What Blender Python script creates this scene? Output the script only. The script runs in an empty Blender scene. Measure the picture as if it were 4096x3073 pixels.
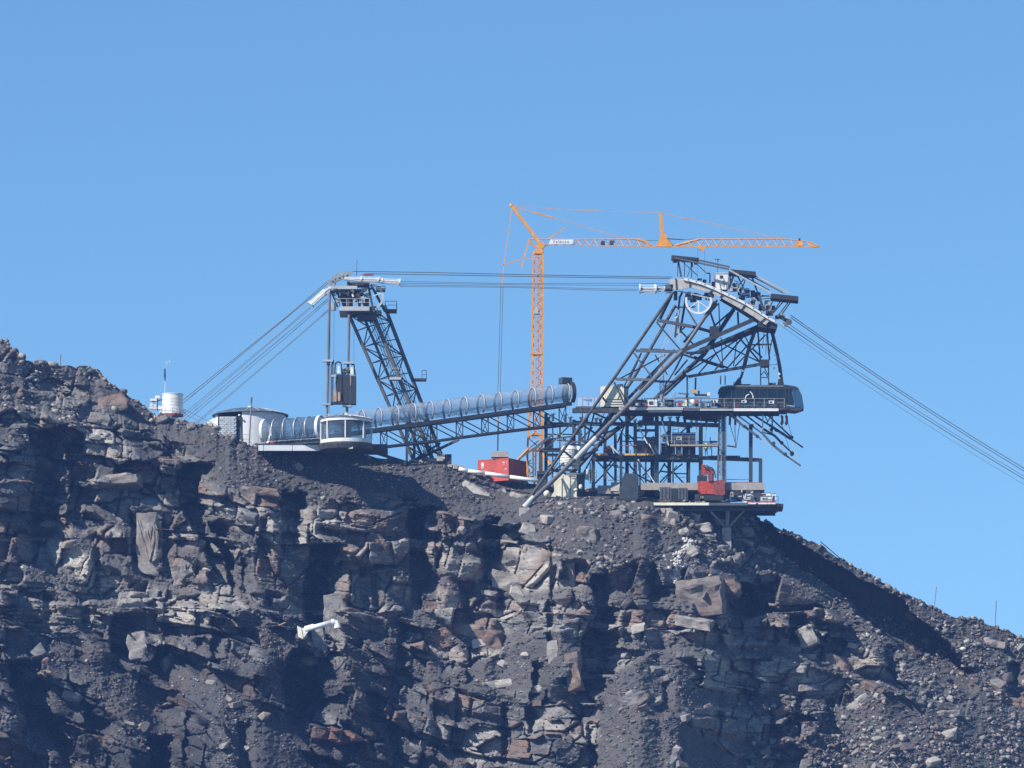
import bpy, bmesh, math, random
import numpy as np
from mathutils import Vector, Matrix, noise
R = math.radians
SC = bpy.context.scene
COL = SC.collection

# ------------------------------------------------------------------ camera
CAM_D, PITCH, SPAN = 1200.0, R(7.5), 141.0
LENS = 36.0 * CAM_D / SPAN
CAM = Vector((0.0, -CAM_D * math.cos(PITCH), -CAM_D * math.sin(PITCH)))
cd = bpy.data.cameras.new('camera'); cam = bpy.data.objects.new('camera', cd); COL.objects.link(cam)
cam.location = CAM; cam.rotation_euler = (R(90) + PITCH, 0, 0)
cd.lens = LENS; cd.sensor_width = 36; cd.clip_start = 1; cd.clip_end = 20000
SC.camera = cam
# ------------------------------------------------------------------ world, sun, exposure
SUN = Vector((-0.60, -0.47, 0.65)).normalized()      # direction towards the sun
wd = bpy.data.worlds.new('World'); SC.world = wd; wd.use_nodes = True
nt = wd.node_tree; nt.nodes.clear()
sky = nt.nodes.new('ShaderNodeTexSky'); sky.sky_type = 'NISHITA'; sky.sun_disc = False
sky.sun_elevation = math.asin(SUN.z); sky.sun_rotation = math.atan2(SUN.x, SUN.y)
sky.altitude = 3300; sky.air_density = 0.85; sky.dust_density = 0.0; sky.ozone_density = 3.0
bg = nt.nodes.new('ShaderNodeBackground'); bg.inputs[1].default_value = 0.095
wo = nt.nodes.new('ShaderNodeOutputWorld')
hs = nt.nodes.new('ShaderNodeHueSaturation'); hs.inputs['Saturation'].default_value = 1.12; hs.inputs['Hue'].default_value = 0.490; hs.inputs['Value'].default_value = 1.26
nt.links.new(sky.outputs[0], hs.inputs['Color']); nt.links.new(hs.outputs[0], bg.inputs[0]); nt.links.new(bg.outputs[0], wo.inputs[0])
sl = bpy.data.lights.new('sun', 'SUN'); sl.energy = 5.0; sl.angle = R(0.53); sl.color = (1.0, 0.95, 0.87)
so = bpy.data.objects.new('sun', sl); COL.objects.link(so); so.rotation_euler = SUN.to_track_quat('Z', 'Y').to_euler()
SC.view_settings.view_transform = 'Standard'; SC.view_settings.look = 'None'
SC.view_settings.exposure = 0.32; SC.view_settings.gamma = 1.0; SC.view_settings.use_curve_mapping = False
SC.render.engine = 'CYCLES'
SC.cycles.max_bounces = 6; SC.cycles.diffuse_bounces = 2; SC.cycles.glossy_bounces = 3; SC.cycles.transparent_max_bounces = 24
SC.cycles.transmission_bounces = 4; SC.cycles.volume_bounces = 0; SC.cycles.caustics_reflective = False; SC.cycles.caustics_refractive = False
SC.cycles.use_denoising = True

# ------------------------------------------------------------------ measuring: a point of the photograph (4096 px wide) at a depth Y
FPX = 4096 * LENS / 36
fw = Vector((0, math.cos(PITCH), math.sin(PITCH))); up = Vector((0, -math.sin(PITCH), math.cos(PITCH)))
def P(sx, sy, Y=0.0):
    d = fw + Vector((1, 0, 0)) * ((sx - 2048) / FPX) + up * ((1536.5 - sy) / FPX)
    t = (Y - CAM.y) / d.y
    return CAM + d * t
def zoomer(x0, y0, k):
    return lambda zx, zy, Y=0.0: P(x0 + zx * k, y0 + zy * k, Y)
DS = 4096 / 2212.0
fD = zoomer(0, 0, DS)
fA = zoomer(540, 1340, .3012); fB = zoomer(1140, 1000, .3012); fC = zoomer(1140, 1400, .3012); fE_ = zoomer(1900, 780, .3614)
fT = zoomer(1700, 1400, .3012); fF = zoomer(2500, 800, .36166); fG = zoomer(2040, 1500, .33727); fH = zoomer(2400, 980, .40687)
fI = zoomer(2400, 1400, .3012); fJ = zoomer(2800, 1300, .36153); fK = zoomer(2600, 1740, .27714); fL = zoomer(1900, 1740, .31646)
fN = zoomer(1000, 1800, .54214); fO = zoomer(2000, 2050, .61625); fQ = zoomer(3000, 2050, .61642); fM = zoomer(0, 1300, .60235)
fU = zoomer(1100, 2400, .18083)
PXM = 4096 / SPAN

# ------------------------------------------------------------------ materials
MATS = {}
def mat(name, col, rough=0.6, metal=0.0, var=0.12, scale=1.2, dirt=None, dirt_amt=0.35, spec=0.5):
    if name in MATS: return MATS[name]
    m = bpy.data.materials.new(name); m.use_nodes = True; t = m.node_tree; b = t.nodes['Principled BSDF']
    b.inputs['Roughness'].default_value = rough; b.inputs['Metallic'].default_value = metal
    b.inputs['Specular IOR Level'].default_value = spec
    tc = t.nodes.new('ShaderNodeNewGeometry')
    n = t.nodes.new('ShaderNodeTexNoise'); n.inputs['Scale'].default_value = scale; n.inputs['Detail'].default_value = 6; n.inputs['Roughness'].default_value = 0.65
    t.links.new(tc.outputs['Position'], n.inputs['Vector'])
    r = t.nodes.new('ShaderNodeValToRGB')
    c0 = [max(0, c * (1 - var * 2)) for c in col]; c1 = [min(1, c * (1 + var)) for c in col]
    r.color_ramp.elements[0].position = 0.3; r.color_ramp.elements[1].position = 0.68
    r.color_ramp.elements[0].color = (*c0, 1); r.color_ramp.elements[1].color = (*c1, 1)
    t.links.new(n.outputs['Fac'], r.inputs[0])
    out = r.outputs[0]
    if dirt:
        n2 = t.nodes.new('ShaderNodeTexNoise'); n2.inputs['Scale'].default_value = scale * 2.7; n2.inputs['Detail'].default_value = 8
        t.links.new(tc.outputs['Position'], n2.inputs['Vector'])
        r2 = t.nodes.new('ShaderNodeValToRGB'); r2.color_ramp.elements[0].position = 0.52; r2.color_ramp.elements[1].position = 0.66
        r2.color_ramp.elements[0].color = (0, 0, 0, 1); r2.color_ramp.elements[1].color = (dirt_amt,) * 3 + (1,)
        t.links.new(n2.outputs['Fac'], r2.inputs[0])
        mx = t.nodes.new('ShaderNodeMix'); mx.data_type = 'RGBA'; mx.inputs['B'].default_value = (*dirt, 1)
        t.links.new(r2.outputs[0], mx.inputs['Factor']); t.links.new(out, mx.inputs['A']); out = mx.outputs['Result']
    t.links.new(out, b.inputs['Base Color'])
    MATS[name] = m
    return m
# ------------------------------------------------------------------ numpy noise
rng = np.random.default_rng(7)
def h2(ix, iy, s):
    n = (ix.astype(np.int64) * 374761393 + iy.astype(np.int64) * 668265263 + s * 2147483647) & 0xffffffff
    n = ((n ^ (n >> 13)) * 1274126177) & 0xffffffff
    n = ((n ^ (n >> 16)) * 2246822519) & 0xffffffff
    return ((n ^ (n >> 15)) & 0xffffff) / float(0xffffff)
def vn(x, y, s):
    ix = np.floor(x); iy = np.floor(y); fx = x - ix; fy = y - iy
    fx = fx * fx * (3 - 2 * fx); fy = fy * fy * (3 - 2 * fy)
    a = h2(ix, iy, s); b = h2(ix + 1, iy, s); c = h2(ix, iy + 1, s); d = h2(ix + 1, iy + 1, s)
    return (a + (b - a) * fx) * (1 - fy) + (c + (d - c) * fx) * fy
def fbm(x, y, s, o=4):
    r = 0; a = 0.5
    for k in range(o):
        r = r + a * (vn(x, y, s + k * 17) - 0.5) * 2; x = x * 2.03; y = y * 2.03; a *= 0.5
    return r
def cells(x, y, s, jit=0.85, q=0.6):
    """irregular blocky cells: hash of the nearest cell, offset from its middle, gap to the next one"""
    ix = np.floor(x); iy = np.floor(y)
    f1 = np.full(x.shape, 9.0); f2 = np.full(x.shape, 9.0); cid = np.zeros(x.shape); ox = np.zeros(x.shape); oy = np.zeros(x.shape)
    for di in (-1, 0, 1):
        for dj in (-1, 0, 1):
            cx = ix + di; cy = iy + dj
            px = cx + 0.5 + jit * (h2(cx, cy, s) - 0.5); py = cy + 0.5 + jit * (h2(cx, cy, s + 5) - 0.5)
            dx = x - px; dy = y - py
            d = q * np.maximum(abs(dx), abs(dy)) + (1 - q) * np.sqrt(dx * dx + dy * dy)
            m = d < f1
            f2 = np.where(m, f1, np.minimum(f2, d)); f1 = np.where(m, d, f1)
            cid = np.where(m, h2(cx, cy, s + 11), cid); ox = np.where(m, dx, ox); oy = np.where(m, dy, oy)
    return cid, ox, oy, f2 - f1
def frac(a): return a - np.floor(a)

# skyline of the mountain, in photograph px / DS
SKY = [(-500,560),(-300,650),(-120,715),(0,738),(12,739),(32,764),(55,775),(110,785),(165,790),(215,800),(240,830),(290,860),(330,893),(400,908),(440,918),(490,938),
       (520,955),(560,966),(600,974),(650,980),(720,976),(790,984),(880,999),(960,997),(1010,1012),(1040,1028),(1100,1037),(1160,1046),(1250,1050),(1400,1062),(1500,1072),
       (1600,1092),(1640,1120),(1700,1150),(1790,1187),(1850,1230),(1950,1281),(2050,1325),(2150,1352),(2212,1378),(2400,1450),(2700,1560)]
# (crest points, width px, depth m, kind) : clefts whose left side stands proud
CLEFTS = [([(55,930),(75,1000),(60,1100),(70,1210)],75,4.2),([(135,960),(150,1060),(140,1150)],45,2.4),([(378,1000),(385,1090),(440,1180),(455,1280)],78,5.0),
 ([(450,1130),(480,1200),(500,1290)],50,3.0),([(278,1110),(288,1240)],28,2.0),([(350,1130),(352,1250)],20,1.6),([(606,1065),(604,1190)],56,4.0),
 ([(668,1175),(655,1280),(650,1340)],78,5.0),([(655,1330),(680,1420)],60,3.4),([(880,1100),(878,1200),(890,1310)],64,4.6),([(1275,1245),(1285,1320),(1275,1370)],42,3.0),
 ([(1262,1360),(1250,1440),(1235,1510)],82,5.0),([(1575,1265),(1572,1385)],88,5.6),([(1187,1170),(1190,1320)],15,1.5),([(1230,1220),(1234,1315)],20,1.5),
 ([(774,1220),(778,1310)],24,1.6),([(800,1240),(806,1340)],22,1.6),([(938,1145),(940,1250)],16,1.4),([(1044,1125),(1040,1236)],42,3.0),([(240,1330),(233,1446)],66,4.4),
 ([(12,1430),(30,1500),(80,1620)],62,4.0),([(94,1563),(150,1680)],44,3.0),([(352,1310),(356,1455)],18,1.5),([(455,1357),(452,1444)],28,2.0),([(318,1590),(322,1690)],56,3.6),
 ([(512,1560),(512,1700)],30,2.2),([(625,1410),(605,1480),(615,1560)],110,6.4),([(790,1490),(795,1560)],38,2.6),([(935,1520),(938,1640)],18,1.5),([(982,1530),(984,1640)],16,1.4),
 ([(1080,1525),(1084,1655)],28,2.0),([(1150,1430),(1146,1520)],36,2.4),([(1135,1535),(1140,1580)],36,2.4),([(1267,1567),(1270,1680)],34,2.4),([(1707,1330),(1702,1392)],36,2.6),
 ([(1760,1322),(1762,1380)],28,2.0),([(1910,1400),(1912,1455)],34,2.4),([(1713,1505),(1713,1550)],24,1.8),([(1780,1512),(1782,1562)],30,2.2),([(205,1180),(200,1290)],14,1.2),
 ([(520,1180),(524,1290)],22,1.7),([(560,1120),(556,1200)],26,1.9),([(990,1250),(996,1350)],30,2.2),([(1075,1255),(1072,1330)],24,1.8),([(1400,1240),(1402,1300)],20,1.6),
 ([(1500,1290),(1504,1372)],20,1.6),([(1345,1330),(1350,1400)],18,1.4),([(860,1360),(850,1460)],26,2.0),([(710,1330),(725,1440)],20,1.6),([(1180,1330),(1184,1420)],20,1.7),
 ([(1010,1400),(1004,1470)],34,2.4),([(1430,1470),(1432,1520)],22,1.6),([(1545,1500),(1540,1560)],24,1.8),([(1610,1460),(1612,1510)],22,1.6),([(1660,1550),(1655,1620)],26,1.8),
 ([(2180,1430),(2176,1520)],30,2.2),([(170,1290),(176,1360)],20,1.5),([(90,1290),(96,1350)],24,1.8),([(420,1310),(424,1400)],16,1.3),([(735,1560),(742,1660)],26,1.9),
 ([(835,1560),(846,1660)],30,2.2),([(400,1540),(392,1660)],24,1.6)]
# loose ground: polygons of scree and gravel
SCREE = [[(215,800),(440,915),(520,955),(500,1040),(430,1000),(400,960),(330,930),(260,900),(215,850)],[(-400,600),(0,740),(215,800),(215,850),(260,900),(330,960),(230,900),(120,900),(40,880),(-400,860)],
 [(480,930),(1050,1000),(1160,1040),(1150,1120),(960,1090),(860,1070),(700,1090),(560,1060),(440,1040)],
 [(1040,1040),(1640,1080),(1640,1180),(1560,1210),(1420,1200),(1300,1240),(1190,1180),(1080,1110)],
 [(1640,1120),(2400,1440),(2400,1720),(2250,1700),(2100,1560),(1960,1480),(1820,1340),(1690,1260),(1620,1200)],
 [(330,1400),(430,1460),(560,1520),(640,1600),(700,1700),(420,1700),(470,1600),(380,1500)],
 [(180,1380),(260,1440),(330,1500),(400,1620),(300,1600),(200,1500)],
 [(540,1320),(700,1420),(820,1500),(700,1480),(560,1400)],
 [(1300,1480),(1400,1400),(1500,1420),(1480,1560),(1640,1660),(1500,1700),(1280,1700),(1290,1580)],
 [(1180,1380),(1240,1360),(1200,1480),(1060,1500),(900,1480),(1000,1440)],
 [(1850,1480),(2400,1640),(2400,1720),(1700,1720),(1760,1600)]]
U0, U1, NU = -330.0, 2545.0, 1430
V1, NV = 1745.0, 560
us = np.linspace(U0, U1, NU)
skx = np.array([p[0] for p in SKY]); sky_ = np.array([p[1] for p in SKY], float)
sv = np.interp(us, skx, sky_)
sv = sv + 8.0 * fbm(us / 24, us * 0 + 3.3, 91, 4) * np.where((us > 560) & (us < 1640), 0.5, 1.0)
c_, _, _, _ = cells(us / 19, us * 0 + .5, 77); sv = sv + (c_ - .5) * 8 * np.where((us > 560) & (us < 1640), 0.35, 1.0)
tt = np.linspace(0, 1, NV)
svs = np.convolve(np.pad(sv, 25, mode='edge'), np.ones(51) / 51, 'valid'); sv = np.convolve(np.pad(sv, 1, mode='edge'), [.25, .5, .25], 'valid')
Ug = np.repeat(us[None, :], NV, 0); Vg = svs[None, :] + (V1 - svs[None, :]) * tt[:, None] + (sv - svs)[None, :] * (np.exp(-tt * 9) * (1 - tt))[:, None]
def inpoly(x, y, pts):
    r = np.zeros(x.shape, bool); n = len(pts)
    for i in range(n):
        x0, y0 = pts[i]; x1, y1 = pts[(i + 1) % n]
        if y0 == y1: continue
        c = ((y0 > y) != (y1 > y)) & (x < (x1 - x0) * (y - y0) / (y1 - y0) + x0)
        r ^= c
    return r
def blur(a, ku, kv):
    for ax, k in ((1, ku), (0, kv)):
        p = np.concatenate([np.repeat(np.take(a, [0], ax), k + 1, ax), a, np.repeat(np.take(a, [-1], ax), k, ax)], ax)
        c = np.cumsum(p, ax); n = a.shape[ax]
        a = (np.take(c, np.arange(2 * k + 1, 2 * k + 1 + n), ax) - np.take(c, np.arange(0, n), ax)) / (2 * k + 1)
    return a
wx = Ug + 14 * fbm(Ug / 60, Vg / 60, 5); wy = Vg + 14 * fbm(Ug / 60, Vg / 60, 8)
scree = np.zeros(Ug.shape)
for i_, pl in enumerate(SCREE): scree = np.maximum(scree, inpoly(wx, wy, pl).astype(float) * (.42 if i_ == 1 else .9 if i_ == 4 else 1.0))
gU = np.interp(Ug, [-330, 1000, 1700, 2545], [-40, 560, 610, 860])
wst = (Vg - gU + 30 * fbm(Ug / 150, Vg / 130, 881, 3) + 8 * fbm(Ug / 30, Vg / 24, 882, 3)) / 92; fst = wst - np.floor(wst)
pock = fbm((Ug * .8 + Vg * .5) / 150, (Vg * .85 - Ug * .45) / 48, 31, 3)
bench = (fst > .70) & (vn(Ug / 95, Vg / 60, 884) > .38)
scree = np.maximum(scree, ((pock > 0.36) | bench).astype(float) * 0.85)
scree_s = blur(scree, 4, 5)
cliff = 1 - scree_s
# slope: metres towards the viewer per metre down
dv = np.gradient(Vg, axis=0) / (PXM / DS)
bs_ = blur(np.where(((pock > .36) | bench), 0, 1) * scree, 14, 10); stp = blur(np.where(fst > .72, 1.75, .16), 3, 3); slope = 1.35 * bs_ + (.25 * .5 + .75 * stp) * (1 - bs_)
terr = np.exp(-((Ug - 1400) / 260) ** 4) * np.exp(-((Vg - 1074) / 22) ** 4)
slope = slope + 7.2 * terr
D = np.cumsum(slope * dv, axis=0)
ysky = np.interp(us, [-500, 0, 300, 380, 480, 560, 700, 900, 1040, 1150, 1300, 1600, 1660, 1790, 1950, 2090, 2212, 2600], [-6, 2, 7, 8, 2.5, 3, 7, 10.5, 11.5, 13.5, 19, 12, 12, 13.5, 17, 20.5, 23, 30])
D = D + (1.2 * (sv - svs) / (PXM / DS))[None, :]; D = blur(D, 10, 1)
ysky = np.convolve(np.pad(ysky, 40, mode='edge'), np.ones(81) / 81, 'valid'); D = D - ysky[None, :]
D = D + 1.6 * fbm(Ug / 170, Vg / 150, 3, 3) * np.clip((Vg - sv[None, :]) / 60, 0, 1) * (1 - terr)
# clefts
ragg = 9 * fbm(Ug / 22, Vg / 13, 41, 3) + 5 * (cells(Ug / 20, Vg / 16, 43)[0] - .5)
CLM = np.zeros(Ug.shape)
for pts, w, d in CLEFTS:
    pv = np.array([p[1] for p in pts], float); pu = np.array([p[0] for p in pts], float)
    cu = np.interp(Vg, pv, pu) + ragg * min(1, w / 40)
    w = w * 1.12; q = (Ug - cu) / w
    span = pv[-1] - pv[0]
    env = np.clip((Vg - pv[0] + 6 + ragg) / 12, 0, 1) * np.clip((pv[-1] + 8 - Vg + ragg) / (span * .3), 0, 1)
    prof = np.where(q < 0, 0, np.where(q < 0.06, q / 0.06, 1 - np.clip((q - 0.45) / 0.62, 0, 1)))
    d = d * (1.6 if w > 40 else 1.1)
    D = D - d * prof * env
    # the shoulder left of the cleft bulges
    D = D + d * 0.22 * env * np.exp(-((Ug - cu + w * .45) / (w * .4)) ** 2) * (q < 0.03)
    CLM = np.maximum(CLM, prof * env)
LEDGES = [([(180,1370),(330,1450),(480,1560),(560,1700)],3.4),([(540,1290),(640,1370),(760,1430),(850,1500)],3.4),([(-60,1250),(0,1270),(120,1300),(330,1290),(560,1310)],3.0),([(880,1480),(1010,1440),(1120,1380),(1250,1330)],3.0),
 ([(960,1310),(1150,1290),(1290,1330)],1.8),([(1290,1480),(1420,1400),(1600,1400)],2.0),([(1300,1560),(1450,1540),(1700,1560),(1850,1600)],2.0),([(440,1085),(620,1090),(760,1100),(920,1095),(1080,1120)],2.2),([(1050,1180),(1200,1170),(1400,1190),(1560,1240)],1.8),
 ([(-200,800),(0,860),(200,915),(330,985),(420,1000)],2.2),([(0,1420),(120,1400),(260,1480),(360,1560)],1.8),([(700,1250),(860,1220),(1000,1200)],1.5),([(1580,1440),(1750,1430),(1900,1470),(2100,1540)],1.6)]
for pts, h_ in LEDGES:
    pu = [p[0] for p in pts]; vl = np.interp(Ug, pu, [p[1] for p in pts]) + .8 * ragg
    s_ = Vg - vl; env = np.clip((Ug - pu[0]) / 40, 0, 1) * np.clip((pu[-1] - Ug) / 40, 0, 1)
    D = D + h_ * env * np.where(s_ < 0, 0, np.clip(s_ / 7, 0, 1) * np.exp(-np.maximum(s_ - 7, 0) / 75))
# added gully down the right flank, carved to hold a long band of shade
GV = [1105, 1150, 1228, 1287, 1368, 1446, 1500]
gc_ = np.interp(Vg, GV, [1615, 1650, 1770, 1872, 1960, 2058, 2095]) + ragg; gh_ = np.interp(Vg, GV, [26, 38, 54, 62, 66, 56, 14]); gd_ = np.interp(Vg, GV, [3, 6, 9.5, 12, 13.5, 12, 3])
gh_ = gh_ + 12 * fbm(Ug / 30, Vg / 22, 991, 3)
D = D - .85 * gd_ * np.clip((gh_ - np.abs(Ug - gc_)) / 18, 0, 1) * np.clip((Vg - 1105) / 25, 0, 1) * np.clip((1505 - Vg) / 15, 0, 1)
# bedding and joints
blk = cliff * (1 - np.exp(-((Vg - sv[None, :]) / 14) ** 2) * .8)
bx = Ug + 7 * fbm(Ug / 55, Vg / 70, 51, 2) + 0.20 * (Vg - 1200) + 26 * fbm(Ug / 260, Vg / 200, 53, 2); by = Vg + 5 * fbm(Ug / 70, Vg / 40, 52, 2) + 34 * fbm(Ug / 330, Vg / 240, 54, 2) - (.05 + .33 * np.clip((1100 - Ug) / 350, 0, 1) * np.clip((Vg - 1180) / 200, .3, 1)) * (Ug - 1100)
TONE = np.zeros(Ug.shape); RUST = np.zeros(Ug.shape)
var_big = 0.65 + 0.8 * (vn(Ug / 140, Vg / 120, 61))
for (sx_, sy_, amp, tilt, gr, wgt, sd) in ((104, 78, 3.6, 0.95, 1.6, .9, 101), (54, 48, 2.4, 0.85, 1.1, 1.0, 202), (23, 15, 0.32, 0.45, 0.26, .6, 303), (8, 5, 0.07, 0.15, 0.05, .3, 404)):
    if sx_ > 50:    # vertical columns in some zones
        st = np.exp(-((Vg - 1215 - 40 * vn(Ug / 200, Vg * 0, 66)) / 85) ** 2)
        yy = by / (sy_ * (.85 + 1.2 * (st > .45)))
    else: yy = by / sy_
    row = np.floor(yy)
    cid, ox, oy, g = cells(bx / sx_ + 0.37 * row, yy, sd, 0.74, 0.93)
    a = frac(cid * 7.3); b = frac(cid * 13.7); c = frac(cid * 29.1)
    loc = amp * var_big * ((cid - 0.5) * 1.6 + (a - .62) * tilt * ox * 1.3 + (b - .38) * tilt * oy * 0.9)
    crack = np.clip(1 - g / 0.085, 0, 1) * gr * (c > .25)
    k = blk if sx_ > 10 else np.maximum(blk, 0.55)
    D = D + (loc - crack) * k
    TONE = TONE + wgt * (c - .5) * np.clip(k + .15, 0, 1); RUST = RUST + wgt * (frac(cid * 41.3) - .5) * np.clip(k + .15, 0, 1)
# gravel relief on the loose ground
cid, ox, oy, g = cells(Ug / 9, Vg / 6, 505); D = D + (cid ** 3) * 0.45 * scree_s * (g > .08)
cid, ox, oy, g = cells(Ug / 4.2, Vg / 3.0, 506); D = D + (cid ** 2) * 0.20 * (0.35 + 0.65 * scree_s)
D = D + 0.05 * fbm(Ug / 9, Vg / 9, 71, 4)
# keep the rim and terrace calm
DG = D
def ground_depth(u, v):
    i = np.clip((u - U0) / (U1 - U0) * (NU - 1), 0, NU - 2); i0 = int(i)
    j0 = int(min(max(np.searchsorted(Vg[:, i0], v), 0), NV - 2))
    return float(DG[j0, i0])
def ground_pt(u, v, lift=0.0):
    return fD(u, v, -(ground_depth(u, v) + lift))
def grid_world(U, V, Dp):
    dx = (U * DS - 2048) / FPX; dz = (1536.5 - V * DS) / FPX
    X = dx; Yd = fw.y + up.y * dz; Z = fw.z + up.z * dz
    t = (-Dp - CAM.y) / Yd
    return CAM.x + X * t, CAM.y + Yd * t, CAM.z + Z * t
X, Y, Z = grid_world(Ug, Vg, D)
# rows behind the rim (the far side falls away) and rows below the frame
back = []
for k, (dy, dz) in enumerate([(60, -75), (28, -30), (12, -10), (5, -3.2), (1.6, -0.7)]):
    back.append((X[0], Y[0] + dy, Z[0] + dz))
low = []
for k, (dy, dz) in enumerate([(-9, -9), (-30, -28), (-75, -66), (-150, -110)]):
    low.append((X[-1], Y[-1] + dy, Z[-1] + dz))
X = np.vstack([b[0] for b in back] + [X] + [b[0] for b in low]); Y = np.vstack([b[1] for b in back] + [Y] + [b[1] for b in low]); Z = np.vstack([b[2] for b in back] + [Z] + [b[2] for b in low])
NB, NL = len(back), len(low)
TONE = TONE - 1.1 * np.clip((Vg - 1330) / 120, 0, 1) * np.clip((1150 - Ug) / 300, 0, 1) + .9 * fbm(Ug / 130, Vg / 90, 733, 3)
def pad(a): return np.vstack([a[:1]] * NB + [a] + [a[-1:]] * NL)
TONE = pad(TONE); RUST = pad(RUST); SCR = pad(scree_s)
NR = X.shape[0]
def grid_mesh(name, X, Y, Z):
    n, m = X.shape
    me = bpy.data.meshes.new(name)
    co = np.stack([X, Y, Z], -1).reshape(-1, 3).astype(np.float32)
    idx = np.arange(n * m).reshape(n, m)
    f = np.stack([idx[1:, :-1], idx[1:, 1:], idx[:-1, 1:], idx[:-1, :-1]], -1).reshape(-1, 4).astype(np.int32)
    me.vertices.add(n * m); me.vertices.foreach_set('co', co.ravel())
    me.loops.add(f.size); me.loops.foreach_set('vertex_index', f.ravel())
    me.polygons.add(len(f)); me.polygons.foreach_set('loop_start', np.arange(0, f.size, 4, dtype=np.int32))
    me.polygons.foreach_set('loop_total', np.full(len(f), 4, np.int32)); me.update(calc_edges=True)
    return me
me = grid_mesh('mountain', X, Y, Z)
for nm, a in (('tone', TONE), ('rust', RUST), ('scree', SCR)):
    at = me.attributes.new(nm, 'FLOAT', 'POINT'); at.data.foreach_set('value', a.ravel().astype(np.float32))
def rock_material():
    m = bpy.data.materials.new('mountain_rock'); m.use_nodes = True; t = m.node_tree; L = t.links.new
    b = t.nodes['Principled BSDF']; b.inputs['Roughness'].default_value = 0.85; b.inputs['Specular IOR Level'].default_value = 0.3
    g = t.nodes.new('ShaderNodeNewGeometry')
    def attr(n):
        a = t.nodes.new('ShaderNodeAttribute'); a.attribute_name = n; return a.outputs['Fac']
    def noise(sc, det=7, ro=.65, st=None):
        n = t.nodes.new('ShaderNodeTexNoise'); n.inputs['Scale'].default_value = sc; n.inputs['Detail'].default_value = det; n.inputs['Roughness'].default_value = ro
        if st:
            mp = t.nodes.new('ShaderNodeMapping'); mp.inputs['Scale'].default_value = st; L(g.outputs['Position'], mp.inputs[0]); L(mp.outputs[0], n.inputs['Vector'])
        else: L(g.outputs['Position'], n.inputs['Vector'])
        return n.outputs['Fac']
    def mth(op, a, b_=None, c=None):
        n = t.nodes.new('ShaderNodeMath'); n.operation = op
        for i, v in enumerate((a, b_, c)):
            if v is None: continue
            if isinstance(v, (int, float)): n.inputs[i].default_value = v
            else: L(v, n.inputs[i])
        return n.outputs[0]
    def ramp(f, els):
        r = t.nodes.new('ShaderNodeValToRGB'); cr = r.color_ramp
        while len(cr.elements) < len(els): cr.elements.new(0.5)
        for e, (p, c) in zip(cr.elements, els): e.position = p; e.color = (*c, 1)
        L(f, r.inputs[0]); return r.outputs[0]
    def mix(f, a, b_):
        x = t.nodes.new('ShaderNodeMix'); x.data_type = 'RGBA'
        for nme, v in (('Factor', f), ('A', a), ('B', b_)):
            if isinstance(v, tuple): x.inputs[nme].default_value = (*v, 1)
            elif isinstance(v, float): x.inputs[nme].default_value = v
            else: L(v, x.inputs[nme])
        return x.outputs['Result']
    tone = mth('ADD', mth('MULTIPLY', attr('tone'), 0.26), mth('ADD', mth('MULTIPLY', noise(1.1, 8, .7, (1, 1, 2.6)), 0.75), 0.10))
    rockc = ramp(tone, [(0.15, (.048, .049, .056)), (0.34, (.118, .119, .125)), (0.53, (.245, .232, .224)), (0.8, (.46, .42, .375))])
    rf = mth('ADD', mth('MULTIPLY', attr('rust'), 0.30), noise(0.16, 6, .6))
    rfac = ramp(rf, [(0.53, (0, 0, 0)), (0.82, (.75, .75, .75))])
    rockc = mix(rfac, rockc, ramp(noise(2.2), [(0.3, (.14, .075, .052)), (0.7, (.27, .16, .11))]))
    gfac = ramp(noise(0.5, 6), [(0.58, (0, 0, 0)), (0.72, (.5, .5, .5))])
    rockc = mix(gfac, rockc, (.16, .165, .12))
    gravel = ramp(noise(9.0, 5, .8), [(0.3, (.042, .043, .048)), (0.55, (.078, .076, .080)), (0.75, (.18, .17, .165))])
    gravel = mix(ramp(noise(.35, 5), [(0.5, (0, 0, 0)), (0.7, (.5, .5, .5))]), gravel, (.13, .10, .085))
    col = mix(mth('MULTIPLY', attr('scree'), 0.9), rockc, gravel)
    L(col, b.inputs['Base Color'])
    bp = t.nodes.new('ShaderNodeBump'); bp.inputs['Strength'].default_value = 0.75; bp.inputs['Distance'].default_value = 0.10
    L(mth('ADD', noise(5.0, 8, .7, (1, 1, 2.2)), mth('MULTIPLY', noise(1.3, 4, .6, (1, 1, 2)), .8)), bp.inputs['Height']); L(bp.outputs[0], b.inputs['Normal'])
    return m
ROCK = rock_material()
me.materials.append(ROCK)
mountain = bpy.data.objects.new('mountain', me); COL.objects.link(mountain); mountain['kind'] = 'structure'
# ------------------------------------------------------------------ boulders (parts of the mountain) and scree (stuff)
rr = random.Random(11)
def stone_shape(rnd, sx=1, sy=1, sz=1, n=11, boxy=.62):
    bm = bmesh.new()
    for cx in (-1, 1):
        for cy in (-1, 1):
            for cz in (-1, 1):
                bm.verts.new((cx * rnd.uniform(boxy, 1) * sx / 2, cy * rnd.uniform(boxy, 1) * sy / 2, cz * rnd.uniform(boxy, 1) * sz / 2))
    for k in range(n - 8):
        a = [rnd.choice((-1, 1)) * rnd.uniform(.2, .95) for _ in range(3)]; a[rnd.randrange(3)] = rnd.choice((-1, 1)) * 1.0
        bm.verts.new((a[0] * sx / 2, a[1] * sy / 2, a[2] * sz / 2))
    r = bmesh.ops.convex_hull(bm, input=bm.verts[:])
    bmesh.ops.delete(bm, geom=[g for g in r['geom_interior'] if isinstance(g, bmesh.types.BMVert)], context='VERTS')
    bmesh.ops.recalc_face_normals(bm, faces=bm.faces[:]); bmesh.ops.triangulate(bm, faces=bm.faces[:])
    return bm
def set_attr(me, **kw):
    for k, v in kw.items():
        a = me.attributes.new(k, 'FLOAT', 'POINT'); a.data.foreach_set('value', np.full(len(me.vertices), v, np.float32))
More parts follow.
